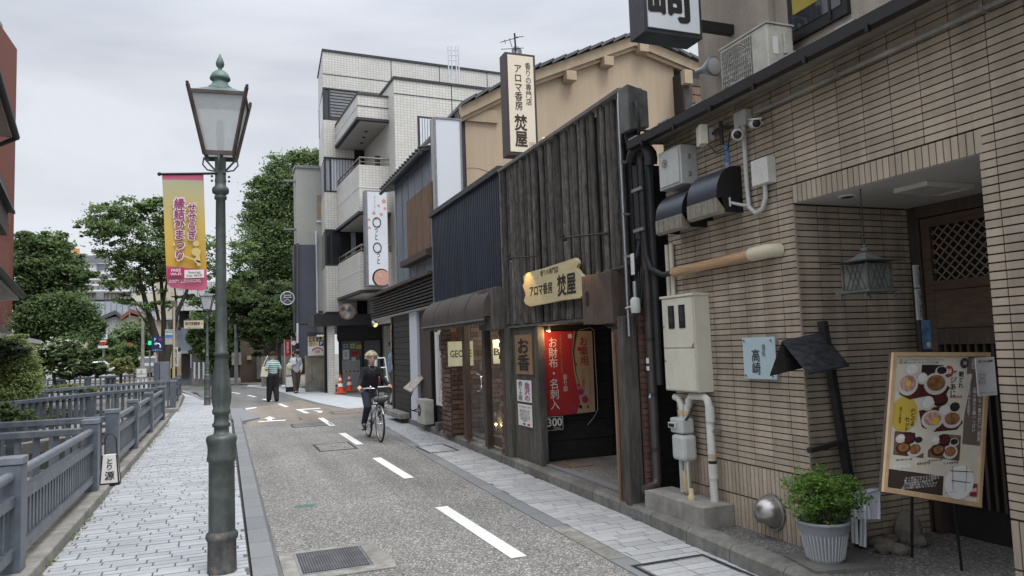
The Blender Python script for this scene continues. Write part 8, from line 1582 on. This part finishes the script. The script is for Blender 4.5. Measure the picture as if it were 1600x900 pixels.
# left side trees
plant('feathery_conifer', 'big dark layered tree behind the red brick building', 'tree', pxblobs([(50, 385, 28, 18), (70, 380, 30, 14), (95, 395, 25, 14), (55, 420, 35, 25), (95, 425, 35, 20), (120, 415, 12, 12), (60, 455, 35, 22), (100, 450, 28, 16), (45, 480, 30, 25), (85, 475, 25, 14), (115, 435, 16, 10)], 36, .8, 46), 44000, .085, lf_m, G(60, 590), [(TP([(60, 600), (62, 500), (66, 400)], 36), .28, .08), (TP([(63, 470), (90, 430), (110, 415)], 36), .08, .03)], clump=.45, flat_=.4, droop=.5, per=50, spread=.65)
plant('weeping_tree', 'light green weeping tree in front of the big dark tree', 'tree', pxblobs([(75, 480, 25, 15), (105, 475, 28, 14), (55, 495, 25, 18), (90, 500, 35, 18), (130, 490, 22, 16), (145, 505, 16, 14), (70, 520, 30, 15), (115, 520, 30, 14), (150, 522, 10, 12), (40, 515, 15, 16)], 30, .8, 40), 34000, .06, lf_m, G(90, 600), [(TP([(88, 590), (90, 550), (95, 520), (100, 490)], 30), .14, .05), (TP([(95, 540), (120, 515), (135, 495)], 30), .06, .02), (TP([(92, 545), (75, 520), (65, 500)], 30), .06, .02)], clump=.4, flat_=.9, droop=1.6, per=45, spread=.7)
plant('dogwood_shrub', 'spreading shrub with white blossoms in front of the weeping tree', 'shrub', pxblobs([(60, 545, 20, 9), (85, 545, 25, 10), (105, 535, 16, 8), (75, 560, 25, 12), (105, 560, 20, 12), (60, 575, 16, 12), (95, 580, 18, 10)], 26, .8, 16), 20000, .05, lf_m, G(85, 600), [(TP([(85, 600), (84, 580), (82, 555)], 26), .05, .03)], clump=.35, flat_=.4)
P = clump_points(pxblobs([(60, 540, 18, 7), (95, 532, 16, 6), (85, 545, 25, 8), (100, 575, 14, 8), (112, 535, 8, 5)], 25.7, .5), 420, .2, .5, 3, .1, .3)
link('blossoms', leaf_mesh('blossoms', P, .05, lf_w, 1.5), [o for o in bpy.data.objects if o.name.startswith('dogwood_shrub')][0])
plant('clipped_hedge', 'dark green clipped hedge mound beyond the canal fence', 'hedge', pxblobs([(120, 578, 18, 9), (140, 576, 18, 9), (158, 580, 12, 8), (108, 584, 14, 8)], 27, 1), 12000, .05, lf_d, G(135, 600), clump=.3, flat_=.6, up=1.2)
plant('round_tree', 'small round clipped tree with thin stem beyond the canal fence', 'tree', pxblobs([(183, 568, 9, 7), (194, 566, 9, 8), (200, 575, 8, 7), (186, 578, 10, 6)], 29, 1), 7000, .05, lf_y, G(190, 600), [(TP([(189, 600), (189, 575)], 29), .05, .03)], clump=.4)
plant('leafy_shrub', 'big loose light green shrub at the left edge above the footbridge rail', 'shrub', pxblobs([(15, 545, 22, 18), (30, 560, 20, 18), (10, 580, 24, 25), (35, 590, 22, 22), (45, 605, 14, 16), (15, 615, 26, 18), (48, 580, 10, 14)], 17.5, .9, 26), 34000, .028, lf_l, G(20, 650), [(TP([(15, 640), (16, 610), (18, 580)], 17.5), .03, .02), (TP([(20, 640), (30, 610), (36, 590)], 17.5), .03, .01)], clump=.4, flat_=.7, per=30, spread=.7)
plant('variegated_shrub', 'pale grey green shrub tips against the garden wall at the left edge', 'shrub', pxblobs([(12, 540, 16, 8), (28, 548, 14, 10), (5, 552, 12, 12)], 17.2, .8), 6000, .03, lf_gr, G(15, 640), clump=.35)
plant('canal_shrub', 'low leafy plants seen through the canal fence on the far bank', 'shrub', pxblobs([(85, 608, 12, 5), (110, 606, 16, 5), (135, 608, 14, 4), (60, 640, 16, 10), (70, 655, 14, 10), (100, 650, 14, 8)], 21, .8), 9000, .04, lf_y, G(90, 640), clump=.4)
plant('canal_shrub', 'shaded green plants under the near bridge railings on the left', 'shrub', pxblobs([(30, 650, 16, 12), (8, 645, 12, 14), (55, 660, 10, 10)], 13, .8), 5000, .03, lf_m, G(30, 680), clump=.4)
for i, (px, py, rx, ry, Y_, lab, lf) in enumerate(((170, 545, 22, 20, 62, 'green street tree mass left of the no entry sign', lf_m), (205, 530, 25, 22, 68, 'wide green tree behind the no entry sign', lf_m), (235, 520, 18, 22, 74, 'pale green tree behind the utility pole far away', lf_z), (120, 560, 14, 20, 58, 'dark tree behind the white car', lf_d), (190, 560, 20, 16, 60, 'low green tree mass between the far signs', lf_i))):
    plant('street_tree', lab, 'tree', pxblobs([(px, py, rx, ry), (px-rx*.6, py+ry*.5, rx*.7, ry*.7), (px+rx*.6, py+ry*.4, rx*.7, ry*.7)], Y_, .8), 7000, .16, lf, G(px, 583), [(TP([(px, 584), (px, py)], Y_), .15, .08)], 'far street trees', clump=.4)
# weeds at the fence kerb foot
wp_ = [];
for i in range(260):
    y = rng.choice([rng.uniform(4, 9.6), rng.uniform(10.5, 19)]); wp_.append((-1.2+rng.normal()*.02, y, .1+rng.uniform(0, .03)))
wo = link('weeds', leaf_mesh('weeds', np.array(wp_), .018, lf_y, -.2), None); wo['kind'] = 'stuff'; 
# nandina foliage
nc = pc+Vector((.0, 0, .44)); P = clump_points([((nc.x, nc.y, nc.z), (.26, .23, .18)), ((nc.x-.1, nc.y, nc.z-.04), (.14, .14, .12)), ((nc.x+.12, nc.y-.02, nc.z-.02), (.14, .14, .13)), ((nc.x, nc.y-.02, nc.z+.1), (.16, .14, .09)), ((nc.x+.24, nc.y, nc.z+.1), (.06, .06, .03)), ((nc.x-.24, nc.y, nc.z+.08), (.07, .06, .04))], 7000, .3, .45, 22, .45, .55)
link('foliage', leaf_mesh('foliage', P, .016, lf_g, .9, .2, .42), pt)
st_m = MB(); sr = random.Random(3)
for k in range(22): a = sr.uniform(0, 6.28); r_ = sr.uniform(.05, .2); st_m.tube([(pc.x+.05*math.cos(a), pc.y+.05*math.sin(a), pc.z+.24), (pc.x+r_*.7*math.cos(a), pc.y+r_*.7*math.sin(a), pc.z+.4), (pc.x+r_*math.cos(a), pc.y+r_*math.sin(a), pc.z+sr.uniform(.45, .58))], [.004, .003, .0015], 5)
st_m.build('stem', m_bark, pt)
pt.scale = (.93,)*3
c_ = AT(1560, 880, 2.9); plant('small_weed', 'tiny green weed by the foot of the right pier', 'plant', [((c_.x, 2.9, .15), (.07, .05, .04))], 400, .012, lf_m, clump=.5)

# ================================================================== PEOPLE
def limb(mb, pts, rs, seg=12): mb.tube(pts, rs, seg); [mb.ball(p, r_, 12, 8) for p, r_ in zip(pts, rs)]
def remesh(o, vox, sm=6):
    r_ = o.modifiers.new('union', 'REMESH'); r_.mode = 'VOXEL'; r_.voxel_size = vox; r_.use_smooth_shade = True
    s_ = o.modifiers.new('smooth', 'SMOOTH'); s_.factor = .5; s_.iterations = sm
def V3(*a): return Vector(a)
def hand(mb, w, d, palm_n, curl=.6, sc_=1.):
    """wrist, pointing direction, palm normal"""
    w, d, n = Vector(w), Vector(d).normalized(), Vector(palm_n).normalized(); s = d.cross(n).normalized()
    mb.ball(w+d*.045*sc_, (.03*sc_,)*3, 10, 8); mb.tube([w, w+d*.045*sc_, w+d*.085*sc_], [.024*sc_, .034*sc_, .032*sc_], 10)
    for k, (o_, L_) in enumerate(((-.03, .075), (-.011, .085), (.009, .08), (.028, .062))):
        p = w+d*.085*sc_+s*o_*sc_; q = p+(d*math.cos(curl*.6)+n*math.sin(curl*.6))*L_*.45*sc_; r_ = q+(d*math.cos(curl*1.7)+n*math.sin(curl*1.7))*L_*.35*sc_; t_ = r_+(d*math.cos(curl*2.6)+n*math.sin(curl*2.6))*L_*.28*sc_
        limb(mb, [p, q, r_, t_], [.0105*sc_, .0095*sc_, .0085*sc_, .007*sc_], 8)
    p = w+d*.03*sc_-s*.03*sc_; limb(mb, [p, p-s*.018*sc_+d*.03*sc_+n*.012*sc_, p-s*.012*sc_+d*.058*sc_+n*.03*sc_], [.013*sc_, .011*sc_, .009*sc_], 8)
def head(t, c, fwd, r_=.1, hair=None, hairm=None, face=True, down=0.):
    """skull, jaw, nose, ears joined with the body mesh afterwards; returns builder pieces"""
    fwd = Vector(fwd).normalized(); up = Vector((0, 0, 1)); sd = fwd.cross(up).normalized(); up = sd.cross(fwd)
    return fwd, up, sd
def person(name, lab, loc, rz, J, skin, top, bot, shoe, hairm, hair_r=1.08, short_sleeve=False, extra=None, fwd=(0, -1, 0), loose=1.0, leg_loose=1.0, hair_back=.03):
    t = thing(name, lab, 'person', loc, rz=rz)
    def add(mb, nm, m, vox=None, sm=6):
        o = mb.build(nm, m, t); o.matrix_parent_inverse = I4
        if vox: remesh(o, vox, sm)
        return o
    fw = Vector(fwd).normalized(); up = Vector((0, 0, 1)); sd = fw.cross(up).normalized(); up = sd.cross(fw).normalized(); H = Vector(J['head'])
    b = MB(); limb(b, [J['pelvis'], J['waist'], J['chest'], J['neck']], [.125, .115, .135, .055], 14); b.tube([J['shL'], J['chest'], J['shR']], [.05, .1, .05], 12)
    b.tube([J['neck'], H-up*.05-fw*.01], [.052, .05], 12)
    # head: cranium, face, jaw, nose, ears
    b.ball(H-fw*.012+up*.02, (.078, .078, .085), 18, 14)
    def hb(o_, r_): 
        mbb = MB().ball((0, 0, 0), r_, 14, 10); M_ = Matrix((sd, fw, up)).transposed(); b.add([H+o_+M_ @ Vector(v) for v in mbb.v], mbb.f, True)
    hb(fw*.02-up*.015, (.068, .07, .08)); hb(fw*.035-up*.07, (.045, .045, .038)); hb(fw*.093-up*.012, (.012, .016, .022)); hb(fw*.085+up*.03, (.05, .012, .01))
    hb(sd*.076-up*.005, (.01, .022, .03)); hb(-sd*.076-up*.005, (.01, .022, .03)); hb(fw*.085-up*.052, (.022, .01, .008))
    for s in 'LR': limb(b, [J['hip'+s], J['kn'+s], J['an'+s]], [.08, .055, .04]); limb(b, [J['sh'+s], J['el'+s], J['wr'+s]], [.052, .038, .026]); limb(b, [J['an'+s], J['toe'+s]], [.036, .03])
    for s in 'LR': d_ = J.get('hd'+s, Vector(J['wr'+s])-Vector(J['el'+s])); hand(b, J['wr'+s], d_, J.get('pn'+s, (0, .2, -1)), J.get('curl'+s, .5))
    add(b, 'body', skin, .0095, 5)
    c = MB(); limb(c, [J['waist']-up*.0, J['chest'], Vector(J['neck'])-up*.045], [.14*loose, .155*loose, .07], 14); limb(c, [Vector(J['pelvis'])+Vector((0, 0, .02)), J['waist']], [.142*loose, .14*loose], 14); limb(c, [J['shL'], Vector(J['neck'])-up*.09, J['shR']], [.055*loose, .075, .055*loose], 12)
    for s in 'LR':
        if short_sleeve: mid = Vector(J['sh'+s]).lerp(Vector(J['el'+s]), .85); limb(c, [J['sh'+s], mid], [.058*loose, .062*loose])
        else: limb(c, [J['sh'+s], J['el'+s], Vector(J['el'+s]).lerp(Vector(J['wr'+s]), .93)], [.056*loose, .046*loose, .036*loose])
    add(c, 'shirt', top, .011, 4)
    c = MB(); limb(c, [J['hipL'], J['pelvis'], J['hipR']], [.095, .135*leg_loose**.5, .095], 12)
    for s in 'LR': limb(c, [J['hip'+s], J['kn'+s], Vector(J['kn'+s]).lerp(Vector(J['an'+s]), 1.0)], [.1*leg_loose, .078*leg_loose, .056*leg_loose])
    add(c, 'trousers', bot, .011, 4)
    for s in 'LR':
        c = MB(); a, q = Vector(J['an'+s]), Vector(J['toe'+s]); d_ = (q-a); d_.normalize(); limb(c, [a-d_*.035+Vector((0, 0, -.02)), a.lerp(q, .55)+Vector((0, 0, -.015)), q], [.045, .042, .034]); c.ball(a, .05); add(c, 'shoe', shoe, .009, 3)
    # hair
    c = MB(); rr_ = random.Random(len(lab)); 
    def hp(o_): return H+o_
    hm = MB().ball((0, 0, 0), (.086*hair_r, .092*hair_r, .088*hair_r), 20, 14); M_ = Matrix((sd, fw, up)).transposed(); vs = []
    for v in hm.v:
        v = Vector(v); n_ = .012*rr_.uniform(-1, 1); 
        if v.y > .03 and v.z < .02: v *= .72
        if v.z < -.05: v *= .7
        vs.append(hp(-fw*hair_back*.7+up*.04)+M_ @ (v+v.normalized()*n_))
    c.add(vs, hm.f, True)
    for k in range(260):
        a = rr_.uniform(0, 6.28); e_ = rr_.uniform(-.45, 1.5); v = Vector((math.cos(a)*math.cos(e_), math.sin(a)*math.cos(e_), math.sin(e_)))
        if v.y > .3 and v.z < .32: continue
        p = hp(-fw*hair_back*.7+up*.04)+M_ @ Vector((v.x*.084*hair_r, v.y*.09*hair_r, v.z*.086*hair_r)); q = p+M_ @ (v*.018+Vector((rr_.uniform(-.02, .02), rr_.uniform(-.02, .02), -.012))); c.tube([p, q], [.016, .005], 5)
    add(c, 'hair', hairm)
    e1 = MB(); e1.ball(H+fw*.088+sd*.03+up*.005, (.011, .006, .006), 8, 6).ball(H+fw*.088-sd*.03+up*.005, (.011, .006, .006), 8, 6); add(e1, 'eyes', m_ink)
    e1 = MB(); e1.tube([H+fw*.092+sd*.045+up*.024, H+fw*.098+sd*.018+up*.028], .004, 5).tube([H+fw*.092-sd*.045+up*.024, H+fw*.098-sd*.018+up*.028], .004, 5); add(e1, 'eyebrows', m_ink)
    e1 = MB().tube([H+fw*.09+sd*.022-up*.05, H+fw*.096-up*.052, H+fw*.09-sd*.022-up*.05], .004, 5); add(e1, 'mouth', mat('lip', (.28, .1, .08), .5))
    if extra: extra(t, add)
    return t
def stripes(name, c1, c2, sc_):
    m = bpy.data.materials.new(name); m.use_nodes = True; n = m.node_tree.nodes; l = m.node_tree.links; tc_ = n.new('ShaderNodeTexCoord'); s_ = n.new('ShaderNodeSeparateXYZ'); l.new(tc_.outputs['Object'], s_.inputs[0])
    q = n.new('ShaderNodeMath'); q.operation = 'MULTIPLY'; q.inputs[1].default_value = sc_; l.new(s_.outputs['Z'], q.inputs[0]); f_ = n.new('ShaderNodeMath'); f_.operation = 'FRACT'; l.new(q.outputs[0], f_.inputs[0]); g2 = n.new('ShaderNodeMath'); g2.operation = 'GREATER_THAN'; g2.inputs[1].default_value = .55; l.new(f_.outputs[0], g2.inputs[0])
    mx_ = n.new('ShaderNodeMixRGB'); l.new(g2.outputs[0], mx_.inputs[0]); mx_.inputs[1].default_value = c1+(1,); mx_.inputs[2].default_value = c2+(1,); l.new(mx_.outputs[0], n['Principled BSDF'].inputs['Base Color']); n['Principled BSDF'].inputs['Roughness'].default_value = .85; return m
# ---- walker from behind, striped shirt, tote bag
JW = dict(pelvis=V3(0, 0, .95), waist=V3(0, 0, 1.08), chest=V3(0, 0, 1.3), neck=V3(0, -.01, 1.5), head=V3(0, -.02, 1.64), shL=V3(-.165, 0, 1.385), shR=V3(.165, 0, 1.385), elL=V3(-.25, .04, 1.15), elR=V3(.25, .03, 1.15), wrL=V3(-.26, -.08, .94), wrR=V3(.29, -.1, .95), hipL=V3(-.09, 0, .92), hipR=V3(.09, 0, .92), knL=V3(-.1, -.03, .5), knR=V3(.1, -.08, .5), anL=V3(-.1, .08, .09), anR=V3(.12, -.12, .09), toeL=V3(-.11, -.06, .04), toeR=V3(.13, -.26, .04), pnL=(1, 0, 0), pnR=(-1, 0, 0))
def tote(t, add):
    c = MB().prism([(-.4, .02, .82), (-.15, .08, .8), (-.17, .08, 1.16), (-.36, .03, 1.18)], (.01, .07, 0)); add(c, 'tote_bag', mat('cream canvas', (.55, .5, .4), .9, var=.08)) if False else None
m_canvas = mat('cream canvas', (.55, .5, .4), .9, var=.08, scale=12)
wl = G(427, 628); m_sk2 = mat('skin arm', (.42, .25, .17), .5)
pw1 = person('person', 'person walking away in a teal striped t-shirt and wide black trousers', (wl.x, wl.y, 0), R(180+14), JW, m_sk2, stripes('teal stripes', (.1, .24, .24), (.5, .55, .52), 15), m_blk2, m_shoe, mat('dark brown hair', (.03, .018, .014), .6, var=.3), 1.12, True, leg_loose=1.45, loose=1.08, hair_back=.02).scale = (.95,)*3
tb = thing('tote_bag', 'cream canvas tote bag hanging from the left shoulder of the striped shirt walker', 'bag', (wl.x-.3, wl.y, .9))
cx_, cy_ = wl.x-.27, wl.y-.06
mb = MB().prism([(cx_-.14, cy_-.05, .86), (cx_+.12, cy_-.05, .84), (cx_+.09, cy_-.03, 1.2), (cx_-.09, cy_-.03, 1.18)], (0, .09, 0)); o = mb.build('pouch', m_canvas, tb, bevel=.02); MB().tube([(cx_-.06, cy_, 1.19), (cx_+.02, cy_+.02, 1.38), (cx_+.1, cy_+.08, 1.55), (cx_+.1, cy_+.2, 1.4), (cx_+.06, cy_+.1, 1.2)], .014, 6).build('strap', m_canvas, tb)
# ---- person in white shirt looking at a phone
JP = dict(pelvis=V3(0, 0, .93), waist=V3(0, 0, 1.06), chest=V3(0, -.01, 1.27), neck=V3(0, -.04, 1.46), head=V3(0, -.09, 1.58), shL=V3(-.16, 0, 1.36), shR=V3(.16, 0, 1.36), elL=V3(-.22, -.03, 1.12), elR=V3(.23, .02, 1.12), wrL=V3(-.08, -.24, 1.2), wrR=V3(.18, -.1, .92), hipL=V3(-.09, 0, .9), hipR=V3(.09, 0, .9), knL=V3(-.08, -.06, .5), knR=V3(.08, .02, .48), anL=V3(-.07, -.1, .08), anR=V3(.07, .16, .1), toeL=V3(-.08, -.25, .035), toeR=V3(.07, .03, .035), pnL=(0, .3, 1), pnR=(-1, 0, 0), curlL=.8)
wl2 = G(463, 614.5)
m_wshirt = mat('white cotton shirt', (.55, .56, .62), .85, var=.06, scale=12)
def _ph(t, add): pass
person('person', 'person in a white shirt looking down at a phone beside the concrete wall', (wl2.x, wl2.y, 0), R(12), JP, m_skin, m_wshirt, mat('brown trousers cloth', (.075, .062, .05), .85, var=.15, scale=12), m_shoe, mat('dark brown hair', 0), 1.1, False, None, fwd=(0, -.75, -.66), loose=1.15, leg_loose=1.15)
t = thing('smartphone', 'dark phone held by the person in the white shirt', 'phone', (wl2.x, wl2.y-.3, 1.3)); MB().obox((wl2.x+.0, wl2.y-.33, 1.33), (.035, 0, 0), (0, .03, .06), (0, -.004, .002)).build('case', m_black, t)
t = thing('shoulder_bag', 'beige shoulder bag carried by the person in the white shirt', 'bag', (wl2.x-.24, wl2.y, 1)); MB().ball((wl2.x-.25, wl2.y-.08, 1.08), (.12, .07, .15), 14, 10).build('pouch', m_canvas, t); MB().tube([(wl2.x-.3, wl2.y-.05, 1.2), (wl2.x-.16, wl2.y-.03, 1.5), (wl2.x-.12, wl2.y+.1, 1.45)], .012, 6).build('strap', m_canvas, t)
# ---- partly hidden person in blue shirt behind the dark post
JB = dict(JP); JB = {k: (Vector(v) if not isinstance(v, float) else v) for k, v in JW.items()}
bp2 = AT(612, 560, 21); bz = 0
person('person', 'person in a light blue shirt mostly hidden behind the black post by the step ladder', (G(616, 634, .1).x, G(616, 634, .1).y, .09), R(100), JB, m_skin, mat('light blue shirt', (.22, .32, .46), .85, var=.08, scale=12), mat('grey trousers cloth', (.13, .12, .115), .85), m_shoe, mat('dark brown hair', 0), 1.08)

# ================================================================== BICYCLE AND RIDER
FW, RW = Vector((2.525, 12.95, .33)), Vector((2.49, 13.98, .33)); bd = (FW-RW); bd.z = 0; bd.normalize(); bs_ = bd.cross(Vector((0, 0, 1)))  # bs_ = rider's right
def BK(f_, s_, z): return RW*1.0+bd*f_+bs_*s_+Vector((0, 0, z-.33))
bk = thing('bicycle', 'silver city bicycle with black wire front basket ridden by the blond cyclist', 'bicycle', RW*Vector((1, 1, 0)) if False else (RW.x, RW.y, 0))
WB = (FW-RW).length
def wheel(f_, nm):
    c = BK(f_, 0, .33); th_ = np.linspace(0, 2*math.pi, 37)
    t_ = MB().tube([c+bd*.325*math.cos(a)+Vector((0, 0, .312*math.sin(a))) for a in th_], .018, 8, caps=False).build('tyre', m_rubber, bk)
    MB().tube([c+bd*.3*math.cos(a)+Vector((0, 0, .29*math.sin(a))) for a in th_], .012, 6, caps=False).build('rim', m_chrome, bk); MB().tube([c-bs_*.04, c+bs_*.04], .022, 10).build('hub', m_chrome, bk)
    sp_ = MB()
    for k in range(28): a = k*2*math.pi/28; s_ = .025 if k % 2 else -.025; sp_.tube([c+bs_*s_, c+bd*.3*math.cos(a+.15)+Vector((0, 0, .29*math.sin(a+.15)))], .0016, 3)
    sp_.build('spokes', m_chrome, bk)
    MB().tube([c+bd*.352*math.cos(a)+Vector((0, 0, .345*math.sin(a))) for a in np.linspace(R(15 if f_ < .5 else 35), R(200 if f_ < .5 else 160), 14)], .02, 6).build('mudguard', m_silver, bk)
wheel(0, 'rear'); wheel(WB, 'front')
fm = MB(); BB_ = BK(.42, 0, .29); ST = BK(.26, 0, .74); HT = BK(.86, 0, .86); HB = BK(.9, 0, .66)
for a, b, r_ in ((BB_, ST, .015), (ST, BK(.25, 0, .8), .013), (BB_, HB, .02), (HB, HT, .018), (BK(.34, 0, .5), HB, .014)): fm.tube([a, b], r_, 8)
for s in (-.05, .05): fm.tube([BK(0, s, .33), BK(.4, s*.7, .29)], .009, 6).tube([BK(0, s, .33), BK(.29, s*.4, .66)], .008, 6)
fm.build('frame', m_silver, bk)
fk = MB(); 
for s in (-.05, .05): fk.tube([BK(.91, s*.8, .66), BK(.95, s, .5), BK(WB, s, .33)], .011, 8)
fk.tube([BK(.91, -.045, .67), BK(.91, .045, .67)], .014, 8).build('fork', m_chrome, bk)
hbz = .98; hbm = MB().tube([HT, BK(.82, 0, hbz-.02)], .013, 8).tube([BK(.66, -.29, hbz-.02), BK(.74, -.27, hbz+.01), BK(.84, -.18, hbz+.02), BK(.85, 0, hbz), BK(.84, .18, hbz+.02), BK(.74, .27, hbz+.01), BK(.66, .29, hbz-.02)], .011, 8); hbm.build('handlebar', m_chrome, bk)
for s in (-1, 1): MB().tube([BK(.74, s*.272, hbz+.01), BK(.62, s*.293, hbz-.025)], .017, 10).build('grip', m_rubber, bk); MB().tube([BK(.8, s*.22, hbz+.0), BK(.78, s*.27, hbz-.04), BK(.7, s*.3, hbz-.05)], .006, 6).build('brake_lever', m_chrome, bk)
MB().ball(BK(.83, .12, hbz+.045), (.025, .025, .02), 10, 8).build('bell', m_chrome, bk); MB().tube([BK(.82, -.1, hbz), BK(.95, -.06, .92), BK(.95, -.03, .7)], .004, 5).tube([BK(.82, .1, hbz), BK(.97, .05, .93), BK(.93, .02, .68)], .004, 5).build('brake_cable', m_black, bk)
sd_ = MB(); sd_.ball(BK(.2, 0, .83), (.09, .1, .035), 14, 8).ball(BK(.33, 0, .84), (.035, .11, .025), 12, 8); sd_.build('saddle', m_black, bk)
ck = MB().tube([BK(.42, .06, .29), BK(.42, .09, .29), BK(.31, .1, .2), BK(.31, .11, .2)], .01, 6).tube([BK(.42, -.06, .29), BK(.42, -.09, .29), BK(.53, -.1, .37)], .01, 6); ck.build('crank', m_chrome, bk); MB().lathe([(.09, 0), (.09, .006)], BK(.42, .05, .29), 24, 'x').build('chainwheel', m_coped, bk)
MB().obox(BK(.31, .15, .18), bd*.045, bs_*.04, (0, 0, .012)).build('pedal', m_black, bk); MB().obox(BK(.53, -.15, .36), bd*.045, bs_*.04, (0, 0, .012)).build('pedal', m_black, bk)
MB().tube([BK(.03, .07, .3), BK(-.05, .1, .34), BK(.28, .1, .3)], .008, 5).build('chain_cover', m_coped, bk)
bm = MB(); f0_, f1_ = .93, 1.2; zt_, zb_ = .99, .7
def bq(u, v, z): k = (z-zb_)/(zt_-zb_); fw_ = .96+(f1_-.96)*u if False else f0_+.02*(1-k)+(f1_-f0_-.04*(1-k))*u; return BK(fw_, (-.19+.38*v)*(.82+.18*k), z)
for z in np.linspace(zb_, zt_, 8): bm.tube([bq(0, 0, z), bq(1, 0, z), bq(1, 1, z), bq(0, 1, z), bq(0, 0, z)], .007 if z == zt_ else .004, 5)
for k in range(13): v = k/12; bm.tube([bq(1, v, zt_), bq(1, v, zb_), bq(0, v, zb_), bq(0, v, zt_)], .0036, 4)
for k in range(8): u = k/7; bm.tube([bq(u, 0, zt_), bq(u, 0, zb_), bq(u, 1, zb_), bq(u, 1, zt_)], .0036, 4)
bm.build('basket', mat('black basket wire', (.05, .05, .055), .35, metal=.6), bk); MB().tube([BK(.98, -.1, zb_), BK(.96, -.08, .45)], .005, 5).tube([BK(.98, .1, zb_), BK(.96, .08, .45)], .005, 5).build('basket_stay', m_chrome, bk)
lathe_dir(MB(), [(.02, -.05), (.035, -.01), (.04, .02), (.036, .025)], BK(1.0, 0, .62), bd).build('headlight', m_chrome, bk); lathe_dir(MB(), [(.034, .024), (.02, .032), (.001, .034)], BK(1.0, 0, .62), bd).build('headlight_lens', m_paper, bk)
q = MB().obox(BK(1.21, 0, .9), bs_*.05, (0, 0, .03), bd*.002); q.build('basket_plate', m_silver, bk)
MB().tube([BK(0, -.08, .33), BK(-.12, -.1, .28), BK(-.2, -.1, .32)], .009, 6).build('kickstand', m_chrome, bk)
bk.scale = (.94,)*3
t = thing('bag_in_basket', 'small grey bag lying in the bicycle basket', 'bag', BK(1.06, 0, .74)); mb = MB().ball(BK(1.0, -.03, .74), (.1, .08, .06), 12, 8).ball(BK(1.01, .06, .75), (.07, .06, .05), 12, 8); mb.build('cloth', mat('grey bag cloth', (.2, .2, .2), .8, var=.3, scale=14), t)
# rider, in world aligned local frame: origin at rear wheel contact
def BL(f_, s_, z): p = BK(f_, s_, z); return Vector((p.x-RW.x, p.y-RW.y, z))
JR = dict(pelvis=BL(.24, 0, .91), waist=BL(.28, 0, 1.05), chest=BL(.34, 0, 1.26), neck=BL(.38, 0, 1.42), head=BL(.42, 0, 1.55), shL=BL(.36, -.15, 1.335), shR=BL(.36, .15, 1.335), elL=BL(.42, -.22, 1.14), elR=BL(.42, .22, 1.14), wrL=BL(.6, -.29, 1.02), wrR=BL(.6, .29, 1.02), hipL=BL(.24, -.09, .88), hipR=BL(.24, .09, .88),
          knL=BL(.62, -.13, .74), knR=BL(.56, .13, .62), anL=BL(.42, -.14, .45), anR=BL(.25, .14, .3), toeL=BL(.58, -.15, .4), toeR=BL(.4, .15, .23), hdL=bd*1+Vector((0, 0, -.15)), hdR=bd*1+Vector((0, 0, -.15)), pnL=(0, 0, -1), pnR=(0, 0, -1), curlL=.9, curlR=.9)
def rider_extra(t, add):
    H = JR['neck']+Vector((0, 0, .0)); ch = JR['chest']; pts = [H+bs_*-.06+bd*.04+Vector((0, 0, .01)), H+bs_*-.05+bd*.1+Vector((0, 0, -.06)), H+bd*.13+Vector((0, 0, -.1)), H+bs_*.05+bd*.1+Vector((0, 0, -.06)), H+bs_*.06+bd*.04+Vector((0, 0, .01))]
    add(MB().tube(pts, .002, 6), 'necklace', m_steel)
person('person', 'blond cyclist in a black long sleeved top and navy trousers riding toward the viewer', (RW.x, RW.y, 0), 0., JR, m_skin, m_blk2, m_denim, m_shoe, mat('bleached blond hair', (.5, .46, .33), .7, var=.25, scale=30), 1.22, False, rider_extra, fwd=tuple(bd+Vector((0, 0, -.08))), hair_back=.02, leg_loose=.95).scale = (.94,)*3
t = thing('shoulder_strap_bag', 'small red bag peeking out behind the right hip of the cyclist', 'bag', BK(.12, -.2, 1.1)); MB().obox(BK(.12, -.19, 1.05), bs_*.015, bd*.04, (0, 0, .05)).build('pouch', m_red, t, bevel=.015)
flush_texts()
